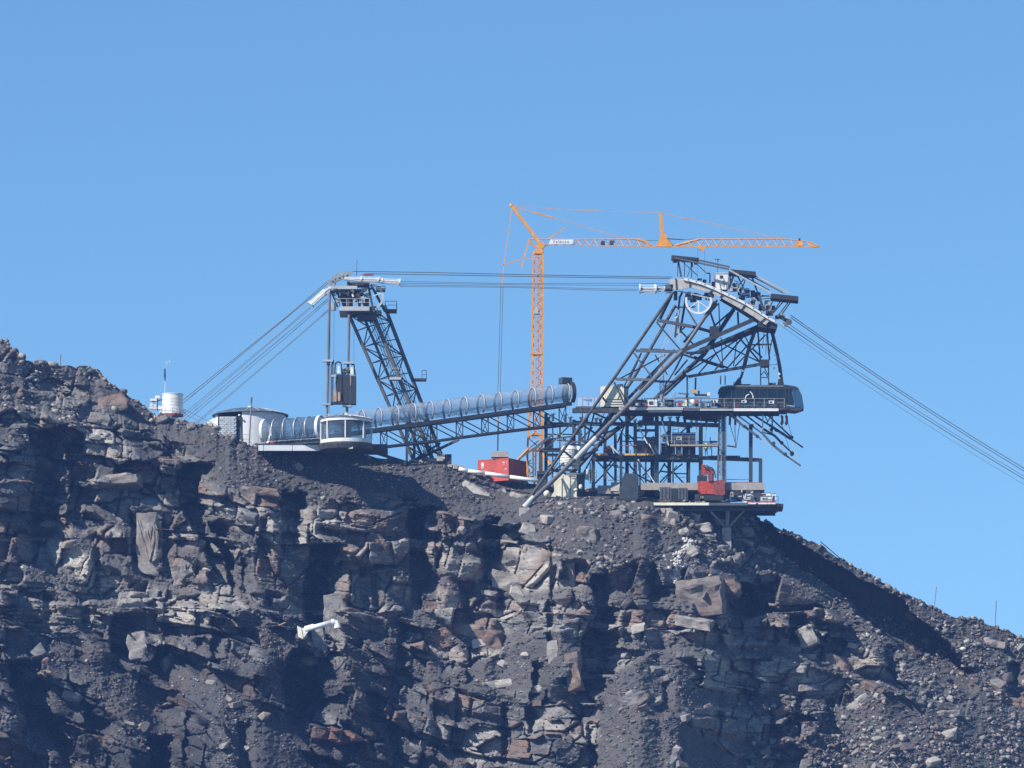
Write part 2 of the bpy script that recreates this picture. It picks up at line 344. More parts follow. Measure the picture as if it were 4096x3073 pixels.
def stone_mesh(name, rnd, tone, rust, **kw):
    bm = stone_shape(rnd, **kw); m = bpy.data.meshes.new(name); bm.to_mesh(m); bm.free()
    m.materials.append(ROCK); set_attr(m, tone=tone, rust=rust, scree=0.0); return m
TPL = []
for k in range(30):
    bm = stone_shape(rr, 1, rr.uniform(.55, .95), rr.uniform(.28, .7), rr.choice((9, 10, 12)))
    bm.verts.ensure_lookup_table()
    TPL.append((np.array([v.co[:] for v in bm.verts]), np.array([[v.index for v in f.verts] for f in bm.faces]))); bm.free()
def rotm(a, b, c): return np.array((Matrix.Rotation(c, 3, 'Z') @ Matrix.Rotation(b, 3, 'Y') @ Matrix.Rotation(a, 3, 'X')))
ROTS = [rotm(rr.uniform(0.2, 1.0), rr.uniform(-.5, .5), rr.uniform(0, 6.28)) for _ in range(160)]
def scatter_mesh(name, pts, sizes, mats, tone_bias=0.0):
    V = []; F = []; T = []; Rr = []; n = 0
    for i, (p, s) in enumerate(zip(pts, sizes)):
        tv, tf = TPL[rr.randrange(len(TPL))]; M_ = ROTS[rr.randrange(len(ROTS))]
        v = (tv * s) @ M_.T + p
        V.append(v); F.append(tf + n); n += len(v)
        T.append(np.full(len(v), rr.uniform(-.9, 1.0) + tone_bias)); Rr.append(np.full(len(v), rr.uniform(-.8, .75)))
    V = np.concatenate(V).astype(np.float32); F = np.concatenate(F).astype(np.int32)
    me = bpy.data.meshes.new(name); me.vertices.add(len(V)); me.vertices.foreach_set('co', V.ravel())
    me.loops.add(F.size); me.loops.foreach_set('vertex_index', F.ravel()); me.polygons.add(len(F))
    me.polygons.foreach_set('loop_start', np.arange(0, F.size, 3, dtype=np.int32)); me.polygons.foreach_set('loop_total', np.full(len(F), 3, np.int32))
    me.update(calc_edges=True); me.materials.append(mats)
    for nm, a in (('tone', np.concatenate(T)), ('rust', np.concatenate(Rr)), ('scree', np.zeros(len(V)))):
        at = me.attributes.new(nm, 'FLOAT', 'POINT'); at.data.foreach_set('value', a.astype(np.float32))
    o = bpy.data.objects.new(name, me); COL.objects.link(o); o['kind'] = 'stuff'
    return o
def sample_ground(n, wfun, seed):
    rg = np.random.default_rng(seed); W = wfun().astype(float)
    W[:, :2] = 0; W *= ((Ug > -200) & (Ug < 2400) & (Vg < 1735)); W *= np.gradient(Vg, axis=0)
    c = np.cumsum(W.ravel()); idx = np.searchsorted(c, rg.random(n) * c[-1]); idx = np.clip(idx, 0, W.size - 1)
    j, i = np.unravel_index(idx, W.shape)
    u = Ug[j, i] + rg.uniform(-1, 1, n); v = Vg[j, i] + rg.uniform(-.8, .8, n)
    x, y, z = grid_world(u, v, D[j, i]); return u, v, np.stack([x, y, z], -1), rg
clump = lambda: np.clip(fbm(Ug / 70, Vg / 45, 801, 4) * 1.8 + 0.75, 0.05, 2.2)
def w_scree(): return (scree_s * 1.0 + 0.05) * clump() * (1 - .9 * terr)
u, v, pts, rg = sample_ground(21000, w_scree, 21)
big = ((u > 1650) & (v > 1480)) | ((u > 1150) & (u < 1640) & (v < 1260))
sz = 0.11 + 0.20 * rg.random(len(u)) ** 2.5 + np.where(big, 0.55, 0.30) * rg.random(len(u)) ** 5
pts[:, 1] -= sz * 0.12
scatter_mesh('scree', pts, sz, ROCK, -0.35)
u, v, pts, rg = sample_ground(2600, lambda: (scree_s + .5) * ((Ug > 1580) & (Vg > 1330) | (Ug > 1180) & (Ug < 1700) & (Vg < 1250) | (Ug < 330) & (Vg < 960)) * clump(), 44)
sz = 0.32 + 0.75 * rg.random(len(u)) ** 2.6; pts[:, 1] -= sz * 0.1
scatter_mesh('stones', pts, sz, ROCK, 0.1)
# rubble along the skyline
n = 420; uu = rr and np.random.default_rng(5).uniform(-150, 2380, n); rim = []; rs = []
for a in uu:
    if 560 < a < 1640 and rr.random() < .55: continue
    s = rr.uniform(.25, .75) * (1 + (rr.random() < .12)); p = np.array(ground_pt(a, float(np.interp(a, us, sv)) + rr.uniform(0, 5))); rim.append(p); rs.append(s)
scatter_mesh('rim_rubble', rim, rs, ROCK, 0.3)
# a pale streak of rubble below the station
pale = mat('pale_rubble', (.60, .56, .52), .9, var=.2, scale=3)
pl = [(1486,1165),(1492,1180),(1470,1195),(1460,1212),(1464,1228),(1458,1244),(1462,1256)]
pp = []; ps = []
for k in range(300):
    f = rr.random() * (len(pl) - 1.001); i = int(f); f -= i
    a = pl[i][0] * (1 - f) + pl[i + 1][0] * f + rr.gauss(0, 5); b = pl[i][1] * (1 - f) + pl[i + 1][1] * f + rr.gauss(0, 3)
    pp.append(np.array(ground_pt(a, b, .15))); ps.append(rr.uniform(.2, .6))
scatter_mesh('pale_rubble', pp, ps, pale)
# single boulders and slabs
MOUNT_INV = Vector((0, 0, 0))
def put_rock(me, p, rot, sc=1.0, name='boulder'):
    o = bpy.data.objects.new(name, me); COL.objects.link(o); o.parent = mountain; o.location = p; o.rotation_euler = rot; o.scale = (sc,) * 3
    return o
BM = [stone_mesh('boulder', rr, rr.uniform(-.6, 1.3), rr.uniform(-.7, .8), sx=1, sy=rr.uniform(.6, 1), sz=rr.uniform(.35, .75), n=rr.choice((14, 16, 18)), boxy=.38) for _ in range(36)]
u, v, pts, rg = sample_ground(235, lambda: (scree_s + .22) * clump() * (1 - terr) * np.where((Ug > 1600) & (Vg > 1430), 2.4, 1.0), 33)
for k in range(len(u)):
    s = 0.7 + 1.9 * rg.random() ** 2.4
    p = Vector(pts[k]); p.y -= s * .12
    put_rock(BM[k % 36], p, (rr.uniform(.1, .9), rr.uniform(-.4, .4), rr.uniform(0, 6.28)), s)
# (u, v, width, height, depth in m, roll deg, tone, rust) of the blocks one can single out
BIG = [(241,876,4.4,2.6,2.6,-14,.4,1.0),(1268,1158,2.9,2.6,2.4,4,.1,.5),(1553,1268,5.6,2.3,4.0,6,.6,.9),(1373,1512,4.6,2.0,3.0,-14,-.1,.1),(1080,1478,4.4,1.1,2.6,-8,1.5,-.8),
 (1168,1488,2.6,.9,2,-6,1.3,-.8),(1855,1520,3.2,1.5,1.6,-38,1.3,-.9),(1884,1487,2.6,1.1,1.8,24,.5,1.6),(2050,1543,3.4,1.0,2.2,-4,1.0,-.9),(1032,1062,4.8,1.2,2.0,30,1.2,-.6),
 (689,1388,1.9,4.4,1.8,-7,1.0,-.5),(728,1340,3.2,8.0,2.4,-6,.4,-.3),(322,1180,3.0,9.0,3.0,-3,.6,0),(398,1170,3.0,4.4,2.8,3,.5,.5),(396,1240,3.0,4.2,2.8,1,.7,.3),(1515,1290,6.2,5.6,4.5,-2,.2,.4),
 (1222,1262,2.4,6.0,2.2,1,.5,-.1),(1192,1240,2.4,3.6,2,3,.3,.6),(1010,1262,4.6,2.0,2.6,3,.6,.2),(1145,1145,2.2,1.6,1.6,20,.9,-.1),(1640,1362,4.0,4.2,3,-14,.6,-.2),
 (1745,1376,2.6,3.2,2,-20,1.2,-.8),(1810,1440,4.4,2.8,3,10,.3,.8),(1500,1345,5.0,1.6,3,12,.8,.1),(300,1395,2.8,4.2,2,-10,.5,.1),(1000,1360,6.0,1.6,3.4,8,.7,.4),(1100,1260,4.4,2.6,3,14,.8,0),
 (1060,1390,3.4,3.6,2.4,2,.1,1.2),(960,1378,2.8,3.0,2,-14,.0,1.3),(1240,1450,2.0,5.4,2,-6,.3,.9),(1197,1420,1.6,4.4,1.6,-4,.7,-.2),(560,1062,6.0,1.2,3,5,.5,.7),(1122,1075,1.6,1.0,1,10,1.0,0),
 (215,905,3.0,1.6,2,12,.4,0),(330,998,8.4,1.4,4,8,.5,.9),(250,1040,7.0,1.6,4,-4,.7,.6),(2150,1392,3.2,1.1,3,14,.6,.4),(1610,1150,1.7,1.4,1.2,0,.9,0),(2200,1520,4.0,1.4,2,8,.4,1.6),(1448,1128,1.5,1.0,1,8,1.2,.2),(1478,1150,1.3,1.0,1,-20,1.4,-.2),(1500,1118,1.8,1.1,1,14,1.0,0),(1512,1142,2.6,1.3,1.8,-10,1.3,-.8),(1548,1128,2.8,1.0,1.6,3,1.2,-.8),(1530,1160,2.2,1.1,1.4,5,.9,-.6),(1560,1185,1.6,.9,1.2,0,.8,0),(1425,1150,1.2,.8,1,20,1.2,-.3),(1610,1172,1.9,.7,1.2,18,.9,0),(1655,1190,2.0,.8,1.3,24,.8,0),(1490,1195,2.6,1.6,1.6,-24,.9,-.6),(1395,1118,1.5,.8,1,6,.8,.4),(1330,1110,1.4,.9,1,-10,.7,.2),(1250,1105,1.8,.8,1,4,.6,.3),(1110,1070,1.6,.9,1,25,1.1,0),(1085,1062,1.3,.8,1,-20,1.0,0)]
for (a, b, w, h, d, roll, tn, ru) in BIG:
    bm = stone_shape(rr, w, d, h, 20, .74)
    bmesh.ops.subdivide_edges(bm, edges=bm.edges[:], cuts=5, use_grid_fill=True); bmesh.ops.triangulate(bm, faces=bm.faces[:])
    for v_ in bm.verts:
        q_ = v_.co * 1.1 + Vector((a, b, 0)); n_ = v_.co.normalized(); led = math.floor((v_.co.z + .3 * noise.noise(q_ * .8)) / .55) * 2.7
        v_.co += Vector((n_.x, n_.y, 0)) * (.22 * noise.noise(Vector((led, a, b))) + .6 * noise.noise(q_ * .7)) + n_ * .16 * noise.noise(q_ * 1.4)
    me_ = bpy.data.meshes.new('rock_block'); bm.to_mesh(me_); bm.free(); me_.materials.append(ROCK); set_attr(me_, tone=tn * .7 - .1, rust=ru, scree=0.0)
    put_rock(me_, ground_pt(a, b, -d * .2), (rr.uniform(-.08, .16), R(roll), rr.uniform(-.35, .12)), 1, 'rock_block')
# ------------------------------------------------------------------ mesh builder
class MB:
    def __init__(s): s.v = []; s.f = []
    def add(s, vs, fs):
        n = len(s.v); s.v += [tuple(v) for v in vs]; s.f += [tuple(i + n for i in f) for f in fs]; return s
    def box8(s, c, a, b, d):
        c, a, b, d = map(Vector, (c, a, b, d))
        vs = [c + i * a + j * b + k * d for i in (-1, 1) for j in (-1, 1) for k in (-1, 1)]
        return s.add(vs, [(0, 1, 3, 2), (4, 6, 7, 5), (0, 4, 5, 1), (2, 3, 7, 6), (0, 2, 6, 4), (1, 5, 7, 3)])
    def box(s, x0, x1, y0, y1, z0, z1):
        return s.box8(((x0 + x1) / 2, (y0 + y1) / 2, (z0 + z1) / 2), ((x1 - x0) / 2, 0, 0), (0, (y1 - y0) / 2, 0), (0, 0, (z1 - z0) / 2))
    def frame(s, p, q):
        p = Vector(p); q = Vector(q); d = (q - p)
        if d.length < 1e-6: d = Vector((0, 0, 1e-3))
        dn = d.normalized(); side = dn.cross(Vector((0, 0, 1)))
        side = Vector((1, 0, 0)) if side.length < .05 else side.normalized()
        return p, q, d, dn, side, side.cross(dn)
    def bar(s, p, q, w, h=None):
        p, q, d, dn, side, u = s.frame(p, q); h = h or w
        return s.box8((p + q) / 2, d / 2, side * (w / 2), u * (h / 2))
    def ibar(s, p, q, w, h):      # an I section: two flanges and a web
        p, q, d, dn, side, u = s.frame(p, q); t = min(w, h) * .14
        s.box8((p + q) / 2 + u * (h / 2 - t / 2), d / 2, side * (w / 2), u * (t / 2))
        s.box8((p + q) / 2 - u * (h / 2 - t / 2), d / 2, side * (w / 2), u * (t / 2))
        return s.box8((p + q) / 2, d * .499, side * (t / 2), u * (h / 2 - t))
    def tube(s, p, q, r, n=8, r2=None):
        p, q, d, dn, side, u = s.frame(p, q); r2 = r if r2 is None else r2
        vs = []
        for k in range(n):
            a = 2 * math.pi * k / n; o = side * math.cos(a) + u * math.sin(a); vs += [p + o * r, q + o * r2]
        fs = [(2 * k, 2 * ((k + 1) % n), 2 * ((k + 1) % n) + 1, 2 * k + 1) for k in range(n)]
        fs += [tuple(2 * k for k in range(n))[::-1], tuple(2 * k + 1 for k in range(n))]
        return s.add(vs, fs)
    def path(s, pts, r, n=6):
        for a, b in zip(pts, pts[1:]): s.tube(a, b, r, n)
        return s
    def prism(s, pts, dv):
        pts = [Vector(p) for p in pts]; dv = Vector(dv); n = len(pts)
        s.add(pts + [p + dv for p in pts], [tuple(range(n))[::-1], tuple(range(n, 2 * n))] + [(k, (k + 1) % n, (k + 1) % n + n, k + n) for k in range(n)])
        return s
    def lathe(s, c, prof, n=24, a0=0, a1=2 * math.pi, closed=True):
        c = Vector(c); m = len(prof); cnt = n if closed else n + 1; vs = []
        for k in range(cnt):
            a = a0 + (a1 - a0) * k / n
            for (r, z) in prof: vs.append(c + Vector((r * math.cos(a), r * math.sin(a), z)))
        fs = []
        for k in range(n):
            k2 = (k + 1) % cnt
            for j in range(m - 1): fs.append((k * m + j, k2 * m + j, k2 * m + j + 1, k * m + j + 1))
        return s.add(vs, fs)
    def arc(s, c, ax1, ax2, rad, w, t, a0, a1, n=24):
        """a hoop of rectangular section in the plane ax1, ax2 round c; w along the hoop's axis, t radial"""
        c = Vector(c); ax1 = Vector(ax1).normalized(); ax2 = Vector(ax2).normalized(); axn = ax1.cross(ax2)
        vs = []
        for k in range(n + 1):
            a = a0 + (a1 - a0) * k / n; o = ax1 * math.cos(a) + ax2 * math.sin(a)
            for rr_, ww in ((rad - t / 2, -w / 2), (rad + t / 2, -w / 2), (rad + t / 2, w / 2), (rad - t / 2, w / 2)): vs.append(c + o * rr_ + axn * ww)
        fs = []
        for k in range(n):
            for j in range(4): fs.append((k * 4 + j, k * 4 + (j + 1) % 4, (k + 1) * 4 + (j + 1) % 4, (k + 1) * 4 + j))
        if abs(a1 - a0) < 6.28: fs += [(0, 3, 2, 1), (n * 4, n * 4 + 1, n * 4 + 2, n * 4 + 3)]
        return s.add(vs, fs)
    def hoop(s, c, ax1, ax2, rad, w, t, a0, a1, n=28, m=8):
        c = Vector(c); ax1 = Vector(ax1).normalized(); ax2 = Vector(ax2).normalized(); axn = ax1.cross(ax2); vs = []
        for k in range(n + 1):
            a = a0 + (a1 - a0) * k / n; o = ax1 * math.cos(a) + ax2 * math.sin(a)
            for j in range(m):
                b = 2 * math.pi * j / m; vs.append(c + o * (rad + math.cos(b) * t) + axn * (math.sin(b) * w))
        return s.add(vs, [(k * m + j, k * m + (j + 1) % m, (k + 1) * m + (j + 1) % m, (k + 1) * m + j) for k in range(n) for j in range(m)])
    def mesh(s, name, m, off=Vector((0, 0, 0)), smooth=False):
        me = bpy.data.meshes.new(name); me.from_pydata([tuple(Vector(v) - off) for v in s.v], [], s.f); me.validate(); me.materials.append(m)
        if smooth:
            for p in me.polygons: p.use_smooth = True
        return me
def _fix(me):
    bm = bmesh.new(); bm.from_mesh(me); bmesh.ops.recalc_face_normals(bm, faces=bm.faces[:]); bm.to_mesh(me); bm.free()
class Thing:
    def __init__(s, name, label, cat, loc=(0, 0, 0), group=None):
        s.loc = Vector(loc); s.o = bpy.data.objects.new(name, None); COL.objects.link(s.o); s.o.location = s.loc
        s.o.empty_display_size = .5; s.o['label'] = label; s.o['category'] = cat
        if group: s.o['group'] = group
    def part(s, name, mb, m, parent=None, label=None, stuff=False, smooth=False):
        me = mb.mesh(name, m, s.loc, smooth); _fix(me)
        o = bpy.data.objects.new(name, me); COL.objects.link(o); o.parent = parent or s.o
        if label: o['label'] = label
        if stuff: o['kind'] = 'stuff'
        return o
    def members(s, name, lst, m, shape='bar', w=.2):
        out = []
        for it in lst:
            p, q = it[0], it[1]; ww = it[2] if len(it) > 2 else w
            mb = MB()
            if shape == 'bar': mb.bar(p, q, ww)
            elif shape == 'i': mb.ibar(p, q, ww, ww * 1.15)
            else: mb.tube(p, q, ww / 2, 10)
            out.append(s.part(name, mb, m, smooth=False))
        return out
def single(name, mb, m, label, cat, loc=(0, 0, 0), group=None, smooth=False):
    loc = Vector(loc); me = mb.mesh(name, m, loc, smooth); _fix(me)
    o = bpy.data.objects.new(name, me); COL.objects.link(o); o.location = loc; o['label'] = label; o['category'] = cat
    if group: o['group'] = group
    return o
def lerp(a, b, t): return Vector(a) * (1 - t) + Vector(b) * t
def zigzag(mb, a0, a1, b0, b1, n, r, cross=False, rungs=True):
    """bracing between two chords a0-a1 and b0-b1"""
    for k in range(n):
        t0, t1 = k / n, (k + 1) / n
        pa0, pa1, pb0, pb1 = lerp(a0, a1, t0), lerp(a0, a1, t1), lerp(b0, b1, t0), lerp(b0, b1, t1)
        if cross: mb.bar(pa0, pb1, r); mb.bar(pb0, pa1, r)
        elif k % 2: mb.bar(pa0, pb1, r)
        else: mb.bar(pb0, pa1, r)
        if rungs: mb.bar(pa1, pb1, r)
    return mb
def railing(t, pts, h=1.1, m=None, r=.03, step=1.4, mid=True):
    mb = MB()
    for a, b in zip(pts, pts[1:]):
        a = Vector(a); b = Vector(b); n = max(1, int((b - a).length / step))
        for k in range(n + 1):
            p = lerp(a, b, k / n); mb.tube(p, p + Vector((0, 0, h)), r, 5)
        mb.tube(a + Vector((0, 0, h)), b + Vector((0, 0, h)), r * 1.15, 5)
        if mid: mb.tube(a + Vector((0, 0, h * .5)), b + Vector((0, 0, h * .5)), r * .8, 5)
    return t.part('railing', mb, m)
def glass_mat(name, tint, rough=.06, alpha=.3, spec=.8):
    m = bpy.data.materials.new(name); m.use_nodes = True; t = m.node_tree; t.nodes.clear()
    o = t.nodes.new('ShaderNodeOutputMaterial'); mx = t.nodes.new('ShaderNodeMixShader'); tr = t.nodes.new('ShaderNodeBsdfTransparent')
    gl = t.nodes.new('ShaderNodeBsdfPrincipled'); gl.inputs['Base Color'].default_value = (*tint, 1); gl.inputs['Roughness'].default_value = rough
    gl.inputs['Specular IOR Level'].default_value = spec
    tr.inputs[0].default_value = (.86, .93, .97, 1)
    g = t.nodes.new('ShaderNodeNewGeometry'); n = t.nodes.new('ShaderNodeTexNoise'); n.inputs['Scale'].default_value = .9; n.inputs['Detail'].default_value = 4
    r = t.nodes.new('ShaderNodeMapRange'); r.inputs['From Min'].default_value = .35; r.inputs['From Max'].default_value = .7; r.inputs['To Min'].default_value = alpha * .7; r.inputs['To Max'].default_value = alpha * 1.25
    t.links.new(g.outputs['Position'], n.inputs['Vector']); t.links.new(n.outputs['Fac'], r.inputs['Value']); t.links.new(r.outputs[0], mx.inputs[0])
    t.links.new(tr.outputs[0], mx.inputs[1]); t.links.new(gl.outputs[0], mx.inputs[2]); t.links.new(mx.outputs[0], o.inputs[0])
    return m
def oct_lathe_glass(): pass
def ball(mb, c, r, n=10, squash=1.0):
    prof = [(max(.0001, r * math.sin(math.pi * k / 8)), r * squash * -math.cos(math.pi * k / 8)) for k in range(9)]
    return mb.lathe(c, prof, n)
M_HOOP = mat('polished_hoop', (.10, .095, .095), .30, .25, .2, 1.5, spec=1.0); M_HOOP.node_tree.nodes['Principled BSDF'].inputs['Coat Weight'].default_value = 1.0; M_HOOP.node_tree.nodes['Principled BSDF'].inputs['Coat Roughness'].default_value = .3
M_STEEL = mat('dark_steel', (.045, .048, .052), .55, .0, .25, .8, dirt=(.16, .13, .11), dirt_amt=.4)
M_STEELB = mat('bluish_steel', (.045, .058, .07), .5, .0, .2, .8)
M_GALV = mat('galvanised_steel', (.34, .35, .35), .45, .3, .15, 1.0, dirt=(.2, .19, .18))
M_GREY = mat('grey_paint', (.10, .105, .11), .5, .0, .12, .9, dirt=(.2, .19, .18))
M_LGREY = mat('light_grey_steel', (.50, .51, .52), .45, .1, .1, 1.2)
M_WHITE = mat('white_paint', (.80, .80, .80), .45, 0, .06, 1.5, dirt=(.55, .52, .48), dirt_amt=.3)
M_WPANEL = mat('white_panel', (.70, .71, .74), .5, 0, .06, 1.0)
M_CREAM = mat('cream_paint', (.85, .80, .63), .6, 0, .08, 1.2, dirt=(.5, .45, .36))
M_CONC = mat('concrete', (.42, .39, .36), .85, 0, .15, 1.6, dirt=(.3, .27, .24))
M_BEIGE = mat('beige_steel', (.52, .49, .45), .6, 0, .12, .7, dirt=(.28, .24, .21))
M_ORANGE = mat('orange_paint', (.80, .34, .04), .45, 0, .12, 1.5, dirt=(.45, .2, .06))
M_RED = mat('red_paint', (.56, .09, .06), .5, 0, .15, .8, dirt=(.28, .08, .06))
M_DRED = mat('rusty_red', (.30, .07, .05), .6, 0, .25, 2.0, dirt=(.18, .08, .06))
M_OREDM = mat('orange_red_paint', (.60, .075, .035), .5, 0, .3, 3.0, dirt=(.1, .05, .04), dirt_amt=.7)
M_DARK = mat('black_rubber', (.03, .032, .036), .6, 0, .2, 2)
M_ROPE = mat('wire_rope', (.10, .095, .10), .6, .2, .2, 3)
M_TUBE = mat('weathered_tube', (.20, .185, .20), .55, .1, .15, .8)
M_WOOD = mat('timber', (.45, .38, .29), .8, 0, .2, 2)
M_PLANK = mat('orange_planks', (.72, .42, .14), .7, 0, .2, 2)
M_TARP = mat('tan_tarpaulin', (.46, .33, .25), .8, 0, .25, 1.6)
M_GREEN = mat('green_netting', (.06, .09, .04), .9, 0, .4, 4)
M_BLUE = mat('blue_paint', (.03, .08, .22), .5, 0, .2, 2)
M_ROOF = mat('lead_roof', (.15, .18, .23), .4, .2, .15, 1)
M_HIVIS = mat('hi_vis_yellow', (.62, .85, .05), .7, 0, .08, 6)
M_SKIN = mat('skin', (.5, .33, .25), .6, 0, .05, 6)
M_BLOCK = mat('block_wall', (.50, .54, .57), .85, 0, .15, 2)
G_TUN = glass_mat('tunnel_glass', (.46, .55, .68), .2, .42)
G_GAL = glass_mat('gallery_glass', (.10, .15, .22), .12, .55)
G_DARK = glass_mat('pavilion_glass', (.10, .14, .19), .08, .45)
G_CAB = glass_mat('cabin_glass', (.012, .028, .042), .12, .9, .35)
# ------------------------------------------------------------------ round hut on the ridge
c = fA(500, 1055, 8.0); rd = 140 * .3012 / PXM; top = fA(500, 800, 8).z
t = Thing('round_hut', 'small white round hut with railing on the ridge', 'hut', c)
t.part('wall', MB().lathe(c, [(0.001, 0), (rd, 0), (rd, top - c.z), (rd + .05, top - c.z + .02)], 32), M_WHITE, smooth=False)
t.part('roof', MB().lathe(c, [(rd + .06, top - c.z + .03), (rd + .06, top - c.z + .15), (.001, top - c.z + .32)], 32), M_WHITE)
t.part('plinth', MB().lathe(c, [(0.001, -.3), (rd + .04, -.3), (rd + .04, -.02), (0.001, -.02)], 24), M_DRED, label='rusty red plinth ring')
for k in range(4):
    zz = c.z + .75 + k * .42
    t.part('hoop', MB().arc((c.x, c.y, zz), (1, 0, 0), (0, 1, 0), rd + .012, .03, .03, 3.6, 5.9, 16), M_LGREY)
pts = [c + Vector((math.cos(a) * (rd + .35), math.sin(a) * (rd + .35), -.1)) for a in [math.pi + k * math.pi / 6 for k in range(8)]]
railing(t, pts, .75, M_WHITE, .035, 1.0)
# instrument mast
b = fA(395, 800, 8.6); t = Thing('instrument_mast', 'thin white mast with dark sleeve standing behind the round hut', 'mast', b)
t.part('pole', MB().tube(b + Vector((0, 0, -1)), fA(400, 600, 8.6), .035), M_WHITE)
t.part('sleeve', MB().tube(fA(401, 612, 8.6), fA(395, 540, 8.6), .06, 8, .16).tube(fA(395, 540, 8.6), fA(395, 450, 8.6), .16, 8, .12), M_BLUE, label='dark drooping sleeve')
t.part('arm', MB().bar(fA(405, 368, 8.6), fA(455, 356, 8.6), .06).tube(fA(458, 330, 8.6), fA(458, 372, 8.6), .03), M_WHITE)
t.part('upper_pole', MB().tube(fA(396, 450, 8.6), fA(430, 362, 8.6), .02, 5), M_LGREY)
b = fA(300, 1010, 8.2); t = Thing('equipment_rack', 'rack of white aerials and boxes beside the round hut', 'equipment rack', b)
t.part('frame', MB().bar(b, fA(300, 850, 8.2), .12).bar(fA(230, 990, 8.2), fA(230, 880, 8.2), .1).bar(fA(200, 900, 8.2), fA(360, 860, 8.2), .12).bar(fA(210, 960, 8.2), fA(365, 940, 8.2), .1), M_DARK)
for (x0, y0, x1, y1) in ((265, 810, 330, 845), (200, 850, 290, 880), (200, 900, 235, 955), (250, 930, 285, 965), (305, 945, 360, 990), (330, 1010, 368, 1048), (190, 960, 290, 985)):
    a = fA(x0, y1, 8.0); d = fA(x1, y0, 8.0); t.part('aerial_box', MB().box(a.x, d.x, 7.7, 8.3, a.z, d.z), M_WHITE)
# ------------------------------------------------------------------ white round building
RC = fA(1530, 1430, 9.2); RR = 488 * .3012 / PXM; ez = fA(1530, 1078, 9.2).z - RC.z; az = fA(1530, 968, 9.2).z - RC.z
t = Thing('round_building', 'white round building with ribbed grey cone roof left of the glass tunnel', 'building', RC)
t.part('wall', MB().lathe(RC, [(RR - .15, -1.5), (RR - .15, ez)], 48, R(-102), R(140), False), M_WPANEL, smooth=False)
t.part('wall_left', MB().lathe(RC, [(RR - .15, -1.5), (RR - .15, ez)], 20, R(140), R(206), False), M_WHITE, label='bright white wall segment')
roof = t.part('roof', MB().lathe(RC, [(RR + .25, ez), (RR + .25, ez + .14), (RR * .62, ez + (az - ez) * .62), (RR * .3, ez + (az - ez) * .9), (.001, az)], 48), M_ROOF)
for k in range(18):
    a = 2 * math.pi * k / 18 + .1; o = Vector((math.cos(a), math.sin(a), 0))
    p = [RC + o * (RR + .2) + Vector((0, 0, ez + .17)), RC + o * RR * .62 + Vector((0, 0, ez + (az - ez) * .62 + .05)), RC + o * .2 + Vector((0, 0, az + .03))]
    t.part('roof_rib', MB().bar(p[0], p[1], .07).bar(p[1], p[2], .07), M_LGREY, parent=roof)
t.part('finial', ball(MB(), RC + Vector((0, 0, az + .08)), .38, 12, .5), M_WHITE, parent=roof)
a = fA(1118, 1400, 3.9); d = fA(1345, 1085, 3.9)
bw = t.part('block_wall', MB().box(a.x, d.x, 3.9, 5.6, a.z - 2, d.z), M_BLOCK, label='grey block wall beside the doorway')
hh = .27; nrow = int((d.z - a.z) / hh); bid = MB().box(-.235, .235, -.05, .05, -.118, .118).mesh('block', M_BLOCK)
for r_ in range(nrow):
    for k in range(4):
        x = a.x + .25 + k * .52 + (.2 if r_ % 2 else 0)
        if x + .24 > d.x: continue
        o = bpy.data.objects.new('block', bid); COL.objects.link(o); o.parent = bw; o.location = (x - RC.x, 3.87 - rr.uniform(0, .05) - RC.y, a.z + .15 + r_ * hh - RC.z)
        o.rotation_euler = (rr.uniform(-.03, .03), 0, rr.uniform(-.05, .05))
p0 = fA(1345, 1410, 4.3); p1 = fA(1430, 1095, 4.3)
t.part('doorway', MB().box(p0.x, p1.x, 4.35, 4.7, p0.z, p1.z), M_DARK)
t.part('curtain', MB().prism([fA(1370, 1390, 4.28), fA(1432, 1395, 4.28), fA(1410, 1230, 4.28), fA(1380, 1210, 4.28)], (0, .06, 0)), M_GREY)
p = fA(1385, 1068, 3.8); t.part('lamp', ball(MB(), p, .16, 8), M_WHITE)
# snow or pale rubble wedge on its left
mb = MB(); mb.prism([fA(915, 1180, 8.4), fA(1040, 1105, 8.4), fA(1115, 1130, 8.4), fA(1115, 1290, 8.4), fA(960, 1240, 8.4)], (0, 1.6, 0))
single('bank', mb, M_WHITE, 'bright white slanting annex at the left edge of the round building', 'bank', fA(1000, 1240, 8.4))
b = fA(1518, 1440, 2.2); t = Thing('pole', 'tall grey pole in front of the white round building', 'pole', b)
t.part('shaft', MB().tube(b, fA(1545, 900, 2.2), .1), M_TUBE); t.part('sleeve', MB().tube(fA(1545, 900, 2.2), fA(1548, 828, 2.2), .13), M_GREY)
t.part('stay', MB().bar(fA(1440, 1325, 3.6), fA(1522, 1328, 2.2), .04).bar(fA(1440, 1385, 3.6), fA(1520, 1388, 2.2), .04), M_DARK)
# ------------------------------------------------------------------ deck, short barrel gallery, round pavilion
b0 = fA(1640, 1490, -1.0); e0 = fC(490, 1345, -1.0)
DZ1 = fC(200, 1255, -1).z; DZ0 = fC(200, 1345, -1).z
t = Thing('viewing_deck', 'long deck with white fascia carrying the short glass gallery', 'deck', (b0.x, 1, DZ0))
t.part('slab', MB().box(b0.x, e0.x + 9.0, -1.3, 4.4, DZ0 + .15, DZ1), M_STEEL)
t.part('fascia', MB().box(b0.x, e0.x, -1.5, -1.36, DZ0, DZ1 - .12), M_WPANEL, label='white fascia board')
t.part('edge_trim', MB().box(b0.x - .5, e0.x + .1, -1.55, -1.2, DZ1 - .11, DZ1 + .03), M_DARK)
for x in (.3, 2.1): t.part('fascia_joint', MB().box(b0.x + x * 2.2, b0.x + x * 2.2 + .05, -1.53, -1.505, DZ0, DZ1 - .12), M_GREY)
